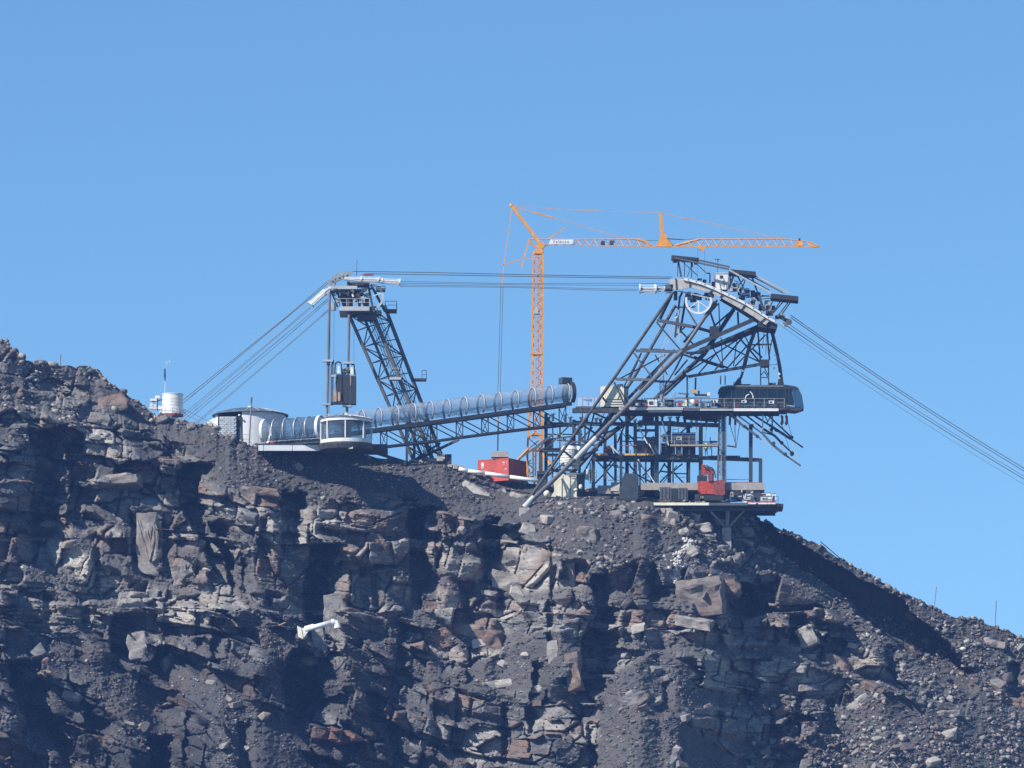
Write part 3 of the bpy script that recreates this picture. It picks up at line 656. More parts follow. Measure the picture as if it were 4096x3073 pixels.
# gallery: barrel along X
gx0 = fA(1730, 1400, 3).x; gx1 = fC(480, 1200, 3).x; gz = DZ1 + .05; GR = 1.62; gc = gz + (fC(200, 935, 3).z - gz) - GR
t = Thing('glass_gallery', 'short dark glass barrel gallery joining white round building to round pavilion', 'gallery', (gx0, 3, gz))
def barrel(mb, c0, c1, rad, a0, a1, n=16):
    c0 = Vector(c0); c1 = Vector(c1); d = (c1 - c0).normalized(); sd = Vector((d.y, -d.x, 0)).normalized(); u = sd.cross(d); u = u if u.z > 0 else -u
    vs = []
    for k in range(n + 1):
        a = a0 + (a1 - a0) * k / n; o = sd * math.cos(a) * rad + u * math.sin(a) * rad; vs += [c0 + o, c1 + o]
    return mb.add(vs, [(2 * k, 2 * k + 1, 2 * k + 3, 2 * k + 2) for k in range(n)])
nseg = 5
GDY = -.54
def GL(x, z=None, off=0): return Vector((x, 2.5 + (x - gx0) * GDY + off, gc if z is None else z))
GN = Vector((-.39, -.92, 0))
for k in range(nseg):
    xa = gx0 + (gx1 - gx0) * k / nseg; xb = gx0 + (gx1 - gx0) * (k + 1) / nseg
    t.part('glass_pane', barrel(MB(), GL(xa + .02), GL(xb - .02), GR, R(-62), R(242)), G_GAL, smooth=True)
for k in range(nseg + 1):
    x = gx0 + (gx1 - gx0) * k / nseg; w = .38 if k in (0, nseg) else .09
    t.part('rib', MB().arc(GL(x), GN, (0, 0, 1), GR + .04, w, .1, R(-64), R(244), 24), M_WHITE if k in (0, nseg) else M_LGREY)
t.part('floor', MB().prism([GL(gx0, gz - .02, -1.3), GL(gx1, gz - .02, -1.3), GL(gx1, gz - .02, 1.3), GL(gx0, gz - .02, 1.3)], (0, 0, .14)), M_STEEL)
t.part('rear_wall', MB().prism([GL(gx0, gz + .13, 1.25), GL(gx1, gz + .13, 1.25), GL(gx1, gz + 1.1, 1.25), GL(gx0, gz + 1.1, 1.25)], (0, .05, 0)), M_STEELB)
t.part('handrail', MB().tube(GL(gx0, gz + 1.1, -1.1), GL(gx1, gz + 1.1, -1.1), .03).tube(GL(gx0, gz + .6, -1.1), GL(gx1, gz + .6, -1.1), .025), M_GALV)
p = fA(1820, 1370, 2.4); single('red_bin', MB().box(p.x - .22, p.x + .22, .9, 1.3, gz + .125, gz + .55), M_OREDM, 'small red bin just inside the glass gallery', 'bin', (p.x, 2.4, gz + .12))
single('information_stand', MB().box(p.x - .3, p.x + .2, 1.9, 2.0, gz + .9, gz + 1.5).bar((p.x - .05, 1.95, gz + .125), (p.x - .05, 1.95, gz + .9), .1), M_LGREY, 'small pale stand inside the left end of the glass gallery', 'stand', (p.x, 2.95, gz + .12))
# pavilion
PC = fC(812, 1255, -3.3); PR = 338 * .3012 / PXM; pe = fC(812, 935, -3.3).z - PC.z; pa = fC(812, 868, -3.3).z - PC.z
t = Thing('round_pavilion', 'round glass pavilion with white frame and flat cone roof', 'pavilion', PC)
sl_ = t.part('floor', MB().lathe(PC, [(.001, -.85), (PR + .1, -.85), (PR + .25, -.3), (PR + .25, -.02), (.001, -.02)], 40), M_STEEL)
t.part('sill', MB().lathe(PC, [(PR - .1, 0), (PR + .05, 0), (PR + .05, .5), (PR - .1, .5), (PR - .1, 0)], 48), M_WHITE)
t.part('head_band', MB().lathe(PC, [(PR - .1, pe - .36), (PR + .05, pe - .36), (PR + .05, pe), (PR - .1, pe), (PR - .1, pe - .36)], 48), M_WHITE)
for k in range(8):
    a = R(-90 + k * 45 - 46); a2 = R(-90 + (k + 1) * 45 - 46)
    o = Vector((math.cos(a), math.sin(a), 0)); sd = Vector((-math.sin(a), math.cos(a), 0)); c_ = PC + o * (PR - .01)
    pw = .19 if k % 1 == 0 else .1
    t.part('post', MB().box8(c_ + Vector((0, 0, (pe + .16) / 2)), o * .09, sd * .09, (0, 0, (pe - .42 - .58) / 2)), M_WHITE)
    t.part('glass_pane', MB().lathe(PC, [(PR - .05, .58), (PR - .05, pe - .42)], 8, a + .05, a2 - .05, False), G_DARK)
roof = t.part('roof', MB().lathe(PC, [(PR + .12, pe + .01), (PR + .12, pe + .1), (PR * .5, pe + (pa - pe) * .72), (.001, pa)], 48), M_ROOF)
for k in range(12):
    a = 2 * math.pi * k / 12 + .2; o = Vector((math.cos(a), math.sin(a), 0))
    t.part('roof_rib', MB().bar(PC + o * (PR + .1) + Vector((0, 0, pe + .14)), PC + o * PR * .5 + Vector((0, 0, pe + (pa - pe) * .72 + .04)), .07).bar(PC + o * PR * .5 + Vector((0, 0, pe + (pa - pe) * .72 + .04)), PC + o * .1 + Vector((0, 0, pa + .03)), .06), M_WHITE, parent=roof)
t.part('finial', ball(MB(), PC + Vector((0, 0, pa + .1)), .24, 10, .8), M_WHITE, parent=roof)
for (x, y) in ((700, 1085), (700, 1140), (705, 1110)):
    p = fC(x, y, -2.8); t.part('light_fitting', MB().box(p.x - .5, p.x + .9, -3.6, -2.6, p.z - .03, p.z + .04), M_LGREY)
p = fC(875, 1300, -5.6); t.part('fixing_box', MB().box(p.x - .28, p.x + .28, -6.8, -6.2, p.z - .25, p.z + .25), M_CREAM)
t.part('core', MB().lathe(PC, [(.7, 0), (.7, pe)], 16), M_GREY)
# ------------------------------------------------------------------ long glass tunnel and its truss bridge
AX = Vector((.93, .37, 0)).normalized(); NV_ = Vector((.37, -.93, 0)).normalized()
def yt(sx): return 2.2 + (sx - 1110) / PXM * .398
def tfl(sx): return P(sx, 1722 - (sx - 1486) * .1346, yt(sx))
def ttop(sx): return P(sx, 1636 - (sx - 1486) * .1277, yt(sx))
S0, S1 = 1190.0, 2272.0
TR = 1.42
b = tfl(S0); t = Thing('glass_tunnel', 'long inclined glass barrel tunnel with dark hoops climbing to the station', 'tunnel', b)
step = 68.4; xs_ = []; x = 2266.0
while x > S0: xs_.append(x); x -= step
xs_.append(S0); xs_ = xs_[::-1]
def tcen(sx): return (tfl(sx) + ttop(sx)) / 2 + Vector((0, 0, .05))
for i in range(len(xs_) - 1):
    a_, b_ = tcen(xs_[i] + 1), tcen(xs_[i + 1] - 1)
    t.part('glass_pane', barrel(MB(), a_, b_, TR, R(-50), R(230), 20), G_TUN, smooth=True)
for i, sx in enumerate(xs_):
    t.part('hoop', MB().hoop(tcen(sx), NV_, (0, 0, 1), TR + .05, .12, .04, R(-52), R(232)), M_LGREY, smooth=True)
    t.part('hoop_shade_band', MB().arc(tcen(sx), NV_, (0, 0, 1), TR - .05, .30, .05, R(-52), R(232), 26), M_DARK)  # pale hoop, dark inner band: its sunlit and shaded sides put into colour
for sgn in (1, -1):
    t.part('handrail', MB().tube(tfl(S0) + NV_ * sgn * 1.15 + Vector((0, 0, 1.05)), tfl(2266) + NV_ * sgn * 1.15 + Vector((0, 0, 1.05)), .035), M_DARK)
t.part('floor', MB().box8((tfl(S0) + tfl(S1)) / 2 + Vector((0, 0, .12)), (tfl(S1) - tfl(S0)) / 2, NV_ * 1.25, (0, 0, .06)), M_STEEL)
e = tcen(2272)
t.part('portal', MB().arc(e + AX * .35, NV_, (0, 0, 1), TR + .12, .5, .32, R(-55), R(235), 26), M_STEEL, label='dark portal hoop at the upper end')
t.part('portal_hood', MB().box8(e + Vector((-.35, 0, TR + .35)), AX * .75, NV_ * .7, (0, 0, .42)), M_STEELB)
# truss
b = tfl(1500) + Vector((0, 0, -.4)); t = Thing('truss_bridge', 'dark steel truss bridge carrying the long glass tunnel', 'bridge', b)
def tch(sx, sgn, dz=0): return tfl(sx) + NV_ * sgn * 1.25 + Vector((0, 0, -.14 + dz))
def bch(sx, sgn):
    yb = np.interp(sx, [1480, 1740, 1835, 2110, 2280, 2330], [1795, 1766, 1752, 1716, 1699, 1694]); q = P(sx, float(yb), yt(sx)); return q + NV_ * sgn * 1.25
t.members('floor_beam', [(tch(1130, 1), tch(S1, 1), .46), (tch(1130, -1), tch(S1, -1), .46)], M_STEEL)
nodes = [1480, 1535, 1635, 1735, 1838, 1940, 2042, 2147, 2250, 2330]
for sgn in (1, -1):
    for a_, b_ in zip(nodes, nodes[1:]): t.part('bottom_chord', MB().bar(bch(a_, sgn), bch(b_, sgn), .26), M_STEEL)
    for k, n_ in enumerate(nodes[1:-1]):
        t.part('vertical', MB().bar(bch(n_, sgn), tch(n_, sgn, -.2), .15), M_STEEL)
        if k: t.part('diagonal', MB().bar(tch(nodes[k], sgn, -.2), bch(n_, sgn), .13), M_STEEL)
for n_ in nodes[1:-1]:
    t.part('cross_brace', MB().bar(bch(n_, 1), tch(n_, -1, -.2), .07).bar(bch(n_, -1), tch(n_, 1, -.2), .07).bar(bch(n_, 1), bch(n_, -1), .16), M_STEEL)
# ------------------------------------------------------------------ leaning lattice pylon
YF, YB = 13.0, 16.5
feet = [fC(1715, 1490, YF), fC(1965, 1470, YF), fC(1830, 1440, YB), fT(225, 1420, YB)]
tops = [fB(850, 860, YF), fB(1130, 760, YF), fB(1010, 800, YB), fB(1320, 740, YB)]
b = (feet[0] + feet[3]) / 2; t = Thing('lattice_pylon', 'leaning lattice pylon rising behind the glass tunnel', 'pylon', b)
t.members('leg', [(feet[0], tops[0], .5), (feet[1], tops[1], .66), (feet[2], tops[2], .42), (feet[3], tops[3], .56)], M_GREY, 'tube')
for (i, j, n) in ((0, 1, 9), (2, 3, 9), (0, 2, 9), (1, 3, 9)):
    for k in range(n):
        t0, t1 = k / n, (k + 1) / n
        pa0, pa1, pb0, pb1 = lerp(feet[i], tops[i], t0), lerp(feet[i], tops[i], t1), lerp(feet[j], tops[j], t0), lerp(feet[j], tops[j], t1)
        t.part('brace', MB().bar(pa0, pb1, .14) if k % 2 else MB().bar(pb0, pa1, .14), M_STEEL)
        t.part('brace', MB().bar(pa1, pb1, .12), M_STEEL)
for off in (.55, -.5):
    d_ = Vector((off, .6, 0)); t.part('cable_ladder', zigzag(MB().bar(lerp(feet[1], tops[1], .05) + d_, tops[1] + d_, .09).bar(lerp(feet[1], tops[1], .05) + d_ * 1.7, tops[1] + d_ * 1.7, .07), lerp(feet[1], tops[1], .05) + d_, tops[1] + d_, lerp(feet[1], tops[1], .05) + d_ * 1.7, tops[1] + d_ * 1.7, 22, .04), M_STEELB)
t.members('column', [(fC(1620, 1060, YF), fC(1618, 1485, YF), .36), (fC(1722, 1060, YF - .5), fC(1712, 1500, YF - .5), .40)], M_STEELB)
t.members('strut', [(fC(1130, 1345, 8), fC(1660, 1510, YF), .34), (fC(1740, 1465, YF), fT(450, 1190, 10.2), .32), (fC(1640, 1510, YF + 1), fT(200, 1240, 11), .22)], M_STEEL)
p = fC(1465, 380, YF - 1.0); pf = t.part('rest_platform', MB().box(p.x - .8, p.x + .8, YF - 1.5, YF - .1, p.z - .22, p.z + .12), M_LGREY)
p = fC(1810, 398, YB); t.part('rest_platform', MB().box(p.x - 1.2, p.x + .7, YB - 1, YB + .6, p.z - .18, p.z + .1), M_STEEL)
railing(t, [Vector((p.x + .1, YB - 1, p.z)), Vector((p.x + .7, YB - 1, p.z)), Vector((p.x + .7, YB + .6, p.z))], 1.2, M_STEEL, .04)
p = fC(1465, 345, YF - 1); railing(t, [Vector((p.x - .8, YF - 1.5, p.z)), Vector((p.x + .8, YF - 1.5, p.z))], 1.0, M_LGREY)
for f_ in feet: t.part('footing', MB().box(f_.x - .7, f_.x + .7, f_.y - .7, f_.y + .7, f_.z - 1.2, f_.z + .25), M_CONC)
# head of the pylon
hd = (tops[0] + tops[3]) / 2
hb = t.part('saddle', MB(), M_STEEL) if False else None
arc_top = [(560, 425), (600, 385), (640, 350), (700, 318), (760, 298), (830, 285), (900, 283)]
arc_bot = [(590, 470), (660, 430), (740, 400), (830, 355), (900, 300)]
mb = MB().prism([fB(x, y, 10.6) for x, y in arc_top] + [fB(x, y, 10.6) for x, y in arc_bot[::-1]], (0, .3, 0)); mb.prism([fB(x, y, 13.6) for x, y in arc_top] + [fB(x, y, 13.6) for x, y in arc_bot[::-1]], (0, .3, 0))
sd_ = t.part('rope_saddle', mb, M_GALV)
for (x, y) in ((620, 400), (660, 375), (710, 355), (760, 335), (815, 320), (690, 400), (760, 375)):
    t.part('roller', MB().tube(fB(x, y, 10.4), fB(x, y, 13.9), .13, 8), M_LGREY, parent=sd_)
q0 = fB(575, 475, 10.4); q1 = fB(960, 520, 10.4)
t.part('head_beam', MB().box(q0.x, q1.x, 10.4, 10.8, q1.z, q0.z - .02), M_LGREY); t.part('head_beam', MB().box(q0.x + .6, q1.x, 13.4, 13.8, q1.z, q0.z), M_LGREY)
t.members('head_post', [(fB(600, 520, 10.8), fB(700, 760, 10.8), .22), (fB(700, 520, 13.2), fB(800, 800, 13.2), .3), (fB(840, 420, 10.7), fB(850, 760, 10.9), .3), (fB(950, 500, 13.3), fB(1000, 800, 13.3), .34), (fB(1100, 450, 10.9), fB(1180, 830, 10.9), .3),
    (fB(1140, 460, 13.6), fB(1330, 820, 13.6), .34), (fB(690, 540, 10.7), fB(820, 660, 10.7), .16), (fB(960, 540, 10.8), fB(1120, 640, 10.8), .2), (fB(1000, 470, 11.4), fB(1140, 520, 13.3), .24)], M_STEEL)
for (x0, y0, x1, y1, ya, yb, m_) in ((670, 520, 1010, 560, 11.2, 13.2, M_STEEL), (700, 570, 960, 640, 11.6, 13, M_DARK), (860, 430, 1120, 470, 11, 13.4, M_STEEL), (650, 640, 720, 700, 10.7, 11.4, M_LGREY), (610, 710, 680, 800, 10.3, 10.9, M_LGREY),
    (985, 620, 1060, 700, 10.8, 11.6, M_LGREY), (760, 655, 900, 745, 12, 13, M_STEEL), (1040, 650, 1120, 740, 12, 13, M_STEEL), (830, 800, 1280, 850, 11, 13.4, M_STEEL), (960, 860, 1200, 930, 11.2, 13, M_STEEL)):
    a_ = fB(x0, y1, ya); d_ = fB(x1, y0, ya); t.part('machinery_box', MB().box(a_.x, d_.x, ya, yb, a_.z, d_.z), m_)
for k in range(34):
    x = rr.uniform(600, 1150); y = rr.uniform(400, 720) if k % 2 else rr.uniform(520, 640); q = fB(x, y, rr.uniform(10.0, 12.5)); w_ = rr.uniform(.08, .45); h_ = rr.uniform(.06, .3)
    t.part('fitting', MB().box8(q, (w_, 0, rr.uniform(-.2, .2)), (0, .2, 0), (rr.uniform(-.1, .1), 0, h_)), rr.choice((M_WHITE, M_LGREY, M_DARK, M_STEEL, M_GREY, M_CREAM)))
p0 = fB(720, 808, 9.8); p1 = fB(1120, 752, 9.8)
t.part('service_platform', MB().box(p0.x, p1.x, 9.7, 16.8, p0.z, p1.z), M_LGREY)
railing(t, [Vector((p0.x, 14, p1.z)), Vector((p0.x, 9.75, p1.z)), Vector((p1.x, 9.75, p1.z))], 1.1, M_LGREY, .035, .9)
p0 = fB(1330, 822, 13); p1 = fB(1482, 790, 13)
t.part('balcony', MB().box(p0.x, p1.x, 12.6, 14.8, p0.z, p1.z), M_STEEL); railing(t, [Vector((p0.x, 12.65, p1.z)), Vector((p1.x, 12.65, p1.z)), Vector((p1.x, 14.8, p1.z))], 1.1, M_STEEL, .04, .8)
p0 = fB(1210, 545, 13); p1 = fB(1330, 500, 13); t.part('balcony', MB().box(p0.x, p1.x, 12.6, 14.2, p0.z, p1.z - .15), M_STEEL); railing(t, [Vector((p0.x, 12.65, p0.z)), Vector((p1.x, 12.65, p0.z))], .6, M_STEEL, .05, .6)
p = fB(1135, 625, 10.9); wh = t.part('sheave', MB().arc(p, (1, 0, 0), (0, 0, 1), 1.72, .2, .28, R(-60), R(78), 24), M_LGREY, label='white rope wheel')
for a in (.35,):
    t.part('spoke', MB().bar(p, p + Vector((math.cos(a) * 1.65, 0, math.sin(a) * 1.65)), .1), M_WHITE, parent=wh)
t.part('aerial', MB().tube(fB(955, 350, 11), fB(953, 240, 11), .05).tube(fB(953, 240, 11), fB(956, 160, 11), .03).tube(fB(956, 170, 11), fB(957, 130, 11), .06, 6, .02), M_ROPE)
p = fB(1095, 325, 12.5); t.part('rope_shoe', MB().prism([fB(1020, 330, 12.5), fB(1070, 312, 12.5), (fB(1175, 310, 12.5)), fB(1175, 335, 12.5), fB(1080, 340, 12.5)], (0, .4, 0)), M_DRED)
def rope_cage(name, label, pts, r0, Y, group=None):
    """a white open cage of rods between end rings, round a bundle of ropes; pts are (P, radius)"""
    b = pts[0][0]; g = Thing(name, label, 'rope clamp', b, group)
    for (a, ra), (b_, rb) in zip(pts, pts[1:]):
        mb0 = MB(); _, _, d, dn, sd, u = mb0.frame(a, b_)
        for k in range(8):
            an = math.pi / 4 * k + .2; o = sd * math.cos(an) + u * math.sin(an)
            g.part('rod', MB().tube(a + o * ra * .86, b_ + o * rb * .86, .055, 6), M_WHITE)
        g.part('end_ring', MB().tube(a - dn * .09, a + dn * .09, ra * 1.12, 14), M_WHITE)
        g.part('spindle', MB().tube(a, b_, min(ra, rb) * .42, 8), M_LGREY)
    a, ra = pts[-1]; _, _, d, dn, sd, u = MB().frame(pts[-2][0], a); g.part('end_ring', MB().tube(a - dn * .09, a + dn * .09, ra * 1.12, 14), M_WHITE)
rope_cage('rope_cage', 'white slanting rope cage left of the pylon head', [(fB(350, 725, 10.2), .48), (fB(520, 570, 10.2), .44), (fB(600, 515, 10.4), .2)], 0, 0, 'white rope cages at the two pylon heads')
rope_cage('rope_cage', 'long white rope cage on the right of the left pylon head', [(fB(800, 385, 10.1), .2), (fB(1010, 395, 10.1), .42), (fB(1240, 400, 10.1), .42), (fB(1290, 415, 10.1), .38), (fB(1525, 428, 10.1), .45)], 0, 0, 'white rope cages at the two pylon heads')
# two hanging posts
posts = [(fB(592, 560, 9.6), fC(556, 880, 9.6), 'left of the two tall hanging posts under the left pylon head'), (fB(852, 860, 9.9), fC(822, 870, 9.9), 'right of the two tall hanging posts under the left pylon head')]
for a_, b_, lb in posts:
    single('hanging_post', MB().tube(a_, b_, .19, 10), M_TUBE, lb, 'post', b_, 'tall tubular posts beside the left pylon')
# the dark cradle between the posts
b = fC(780, 720, 9.7); t = Thing('hoist_cradle', 'dark hoist cradle with tarpaulin hanging between the two tall posts', 'hoist', b)
for (x0, y0, x1, y1, ya, yb, m_, nm) in ((865, 345, 945, 718, 9.1, 10.6, M_DARK, 'side_panel'), (760, 330, 862, 715, 9.4, 10.8, M_DARK, 'back_panel'), (672, 325, 758, 700, 9.3, 10.8, M_DARK, 'back_panel'),
      (640, 545, 685, 685, 9.0, 9.25, M_TARP, 'tarpaulin'), (700, 560, 735, 680, 9.05, 9.28, M_TARP, 'tarpaulin'), (605, 190, 645, 730, 9.3, 9.9, M_GREY, 'upright'), (866, 345, 878, 470, 9.0, 9.1, M_TARP, 'tarpaulin'),
      (610, 690, 775, 712, 9.0, 10.4, M_DARK, 'sill_beam'), (615, 330, 680, 358, 9.1, 9.4, M_LGREY, 'bracket'), (505, 128, 635, 155, 9.2, 10.0, M_LGREY, 'collar'), (770, 158, 912, 182, 9.4, 10.3, M_LGREY, 'collar'),
      (500, 712, 600, 728, 9.2, 10.0, M_LGREY, 'collar'), (765, 735, 890, 752, 9.4, 10.3, M_LGREY, 'collar'), (555, 155, 600, 198, 9.3, 9.95, M_DARK, 'sleeve'), (620, 130, 650, 200, 9.5, 9.9, M_DARK, 'bracket'), (880, 160, 915, 200, 9.5, 9.9, M_DARK, 'bracket')):
    a_ = fC(x0, y1, ya); d_ = fC(x1, y0, ya); t.part(nm, MB().box(a_.x, d_.x, ya, yb, a_.z, d_.z), m_)
for (cx, cy) in ((708, 200), (880, 215)):
    p = fC(cx, cy, 9.8); t.part('sling_loop', MB().arc(p, (1, 0, 0), (0, 0, 1), .42, .4, .16, 0, math.pi, 12).bar(p + Vector((-.42, 0, 0)), p + Vector((-.5, 0, -1.3)), .16).bar(p + Vector((.42, 0, 0)), p + Vector((.5, 0, -1.3)), .16), M_DARK)
    t.part('guide', MB().prism([fC(cx - 10, cy + 10, 9.4), fC(cx + 18, cy + 10, 9.4), fC(cx + 28, cy + 110, 9.4), fC(cx - 15, cy + 110, 9.4)], (0, .2, 0)), M_CREAM)
ng = MB()
for k in range(26):
    p = fC(rr.uniform(760, 875), rr.uniform(262, 325), rr.uniform(9.5, 10.3)); ball(ng, p, rr.uniform(.08, .2), 6)
t.part('green_netting', ng, M_GREEN, stuff=True)
t.part('stay', MB().bar(fC(625, 210, 9.3), fC(690, 330, 9.3), .06).bar(fC(690, 345, 9.2), fC(650, 520, 9.2), .05).bar(fC(915, 180, 9.8), fC(945, 350, 9.8), .06), M_ROPE)
# ------------------------------------------------------------------ ropes
def rope(label, pts, r=.045, group=None, sag=0):
    if sag and len(pts) == 2:
        a, b_ = map(Vector, pts); pts = [lerp(a, b_, k / 16) - Vector((0, 0, sag * 4 * (k / 16) * (1 - k / 16))) for k in range(17)]
    single('rope', MB().path(pts, r, 6), M_ROPE, label, 'rope', pts[0], group)
G1 = 'ropes running down left from the pylon head behind the ridge'
def A2(x, y, Y=12): return fA(x, y, Y)
rope('uppermost rope of the bundle running down left to the round hut', [fB(560, 422, 10.7), fB(0, 905, 11.2), A2(642, 862), A2(560, 935)], .055, G1)
rope('second rope of the bundle, just beneath the uppermost one', [fB(575, 440, 13.7), fB(0, 915, 13.2), A2(642, 905), A2(560, 985)], .055, G1)
rope('third rope down, ending at the white slanting rope cage', [fB(340, 748, 10.3), fB(0, 1050, 11), A2(705, 1000), A2(600, 1090)], .035, G1)
rope('fourth rope down, close below the caged rope', [fB(350, 765, 10.3), fB(0, 1065, 11), A2(735, 1010), A2(600, 1130)], .035, G1)
rope('fifth rope down in the bundle left of the pylon', [fB(640, 590, 10.9), fB(0, 1130, 11.4), A2(740, 1050), A2(620, 1150)], .04, G1)
rope('sixth rope down in the bundle left of the pylon', [fB(600, 650, 10.9), fB(0, 1178, 11.4), A2(720, 1115), A2(650, 1180)], .04, G1)
rope('seventh rope, second lowest of the bundle left of the pylon', [fB(640, 735, 10.9), fB(0, 1296, 11.4), A2(850, 1130), A2(760, 1215)], .035, G1)
rope('lowest rope of the bundle left of the pylon', [fB(640, 755, 10.9), fB(0, 1312, 11.4), A2(890, 1120), A2(780, 1225)], .035, G1)
rope('short rope slanting down right from hut railing to the white annex', [fA(690, 1008, 8), fA(1110, 1212, 6)], .035)
rope('short stay running from hut railing into the rubble', [fA(690, 1068, 8), fA(850, 1145, 6)], .03)
G2 = 'ropes strung between the two pylon heads'
rope('topmost rope strung between the two pylon heads', [fB(900, 285, 10.8), P(1700, 1090, 10.6), P(2150, 1100, 10.2), P(2690, 1109, 9.6)], .055, G2)
rope('second topmost rope strung between the two pylon heads', [fB(1170, 318, 12.6), P(1700, 1099, 12.4), P(2150, 1107, 12.2), P(2680, 1115, 12.4)], .055, G2)
for k, (ya, ym, yb) in enumerate(((1126, 1135, 1133), (1133, 1139, 1141), (1140, 1146, 1156), (1146, 1150, 1162))):
    lb = ['upper', 'second', 'third', 'lowest'][k]
    rope(f'{lb} rope of the thin bundle joining the two white rope cages', [P(1601, ya, 10.1), P(2050, ym, 9.9), P(2420, yb, 9.6), P(2555 if k > 1 else 2700, yb + 2, 9.5)], .034, G2)
G3 = 'ropes descending right from the station head'
def R3(x0, y0, x1, y1, Y0, Y1, s): return [lerp(P(x0 * DS, y0 * DS, Y0), P(x1 * DS, y1 * DS, Y1), k / 14) - Vector((0, 0, s * 4 * (k / 14) * (1 - k / 14))) for k in range(15)]
rope('uppermost thick rope descending right from the station head', R3(1708, 681, 2500, 1176, 8, 0, 1.1), .055, G3)
rope('second thick rope descending right, close below the uppermost', R3(1708, 686, 2500, 1183, 11.5, 3, 1.1), .055, G3)
rope('third rope descending right, lower thick one', R3(1700, 704, 2500, 1197, 8, 0, 1.1), .055, G3)
rope('fourth rope descending right, beside the lower thick one', R3(1704, 700, 2500, 1191, 11.5, 3, 1.1), .035, G3)
rope('thin lowest rope descending right from the station head', R3(1690, 706, 2500, 1206, 9, 1, 1.3), .025, G3)
for (x, a_, b_, lb) in ((603, 600, 2160, 'left'), (652, 800, 1470, 'middle'), (918, 900, 1490, 'right')):
    rope(f'thin {lb} hoist wire hanging beside the tall posts', [fB(x, a_, 9.9), fB(x - (12 if lb == 'left' else 4), b_, 9.9)], .022, 'hoist wires beside the tall posts')
def box2(f, x0, y0, x1, y1, ya, yb, mb=None):
    a = f(x0, y1, ya); d = f(x1, y0, ya); return (mb or MB()).box(a.x, d.x, ya, yb, a.z, d.z)
# ------------------------------------------------------------------ orange tower crane
YC = 26.0
def cr(x, y, dy=0): return fE_(x, y, YC + dy)
def crF(x, y, dy=0): return fF(x, y, YC + dy)
base = P(2140, 1960, YC); t = Thing('tower_crane', 'tall orange tower crane with horizontal jib and rear pendants', 'crane', base)
def mast_seg(zt, zb, xl, xr, n, w, xlb=None, xrb=None):
    xlb = xlb or xl; xrb = xrb or xr; d_ = (xr - xl) / PXM
    T = [P(xl, zt, YC - d_ / 2), P(xr, zt, YC - d_ / 2), P(xl, zt, YC + d_ / 2), P(xr, zt, YC + d_ / 2)]
    B = [P(xlb, zb, YC - d_ / 2), P(xrb, zb, YC - d_ / 2), P(xlb, zb, YC + d_ / 2), P(xrb, zb, YC + d_ / 2)]
    t.members('mast_leg', list(zip(B, T)), M_ORANGE, w=w)
    for i, j in ((0, 1), (2, 3), (0, 2), (1, 3)):
        mb = MB()
        for k in range(n):
            t0, t1 = k / n, (k + 1) / n; a0, a1, b0, b1 = lerp(B[i], T[i], t0), lerp(B[i], T[i], t1), lerp(B[j], T[j], t0), lerp(B[j], T[j], t1)
            mid = (a0 + b1) / 2
            mb.bar(a0, b1, w * .5); mb.bar(b0, a1, w * .5); mb.bar(a1, b1, w * .4)
        t.part('mast_lattice', mb, M_ORANGE, stuff=True)
mast_seg(1012, 1640, 2134, 2171, 17, .26, 2125, 2167)
mast_seg(1560, 1800, 2122, 2169, 5, .28, 2110, 2168)
mast_seg(1800, 1960, 2110, 2168, 3, .3, 2108, 2170)
t.members('outrigger', [(P(2112, 1800, YC - 1), P(2062, 1850, YC - 3), .3), (P(2168, 1810, YC - 1), P(2220, 1880, YC - 3), .3), (P(2112, 1880, YC), P(2085, 1925, YC - 2), .5)], M_ORANGE)
for y in (1418, 1560, 1740, 1800): t.part('mast_collar', MB().box8(P(2146, y, YC), (.82, 0, 0), (0, .82, 0), (0, 0, .12)), M_ORANGE)
t.part('mast_winch', box2(fE_, 655, 1245, 700, 1315, YC - .9, YC + .2), M_BEIGE)
t.part('turret', MB().prism([cr(655, 650, -.8), cr(752, 650, -.8), cr(745, 600, -.8), cr(785, 545, -.8), cr(740, 520, -.8), cr(690, 540, -.8), cr(705, 590, -.8), cr(665, 605, -.8)], (0, 1.5, 0)), M_ORANGE)
t.part('slew_ring', MB().tube(cr(702, 655), cr(702, 636), .8, 16), M_ORANGE)
t.part('mast_ladder', zigzag(MB().bar(P(2150, 1640, YC - .75), P(2154, 1030, YC - .75), .05).bar(P(2160, 1640, YC - .75), P(2163, 1030, YC - .75), .05), P(2150, 1640, YC - .75), P(2154, 1030, YC - .75), P(2160, 1640, YC - .75), P(2163, 1030, YC - .75), 60, .03), M_ORANGE, stuff=True)
# jib
JW = .5
lo0, lo1 = P(2180, 981, YC), P(3250, 987, YC)
for dy in (-JW, JW): t.part('jib_chord', MB().bar(P(2180, 981, YC + dy), P(2630, 986, YC + dy), .13).bar(P(2630, 986, YC + dy), P(3262, 988, YC + dy), .12), M_ORANGE)
upper = [(2117, 957), (2300, 959), (2500, 957), (2552, 958), (2590, 973), (2612, 984)]; upper2 = [(2700, 983), (2745, 968), (2800, 957), (3133, 956), (3200, 962), (3250, 972), (3276, 986)]
t.part('jib_top_chord', MB().path([P(x, y, YC) for x, y in upper], .08, 6), M_ORANGE); t.part('jib_top_chord', MB().path([P(x, y, YC) for x, y in upper2], .08, 6), M_ORANGE)
t.part('jib_knee', MB().path([P(x, y, YC) for x, y in ((2540, 957), (2575, 966), (2606, 982))], .15, 8), M_ORANGE); t.part('jib_knee', MB().path([P(x, y, YC) for x, y in ((2705, 982), (2750, 970), (2798, 957))], .16, 8), M_ORANGE)
def yu(x): return float(np.interp(x, [p[0] for p in upper] + [p[0] for p in upper2], [p[1] for p in upper] + [p[1] for p in upper2]))
lat = MB(); x = 2190; k = 0
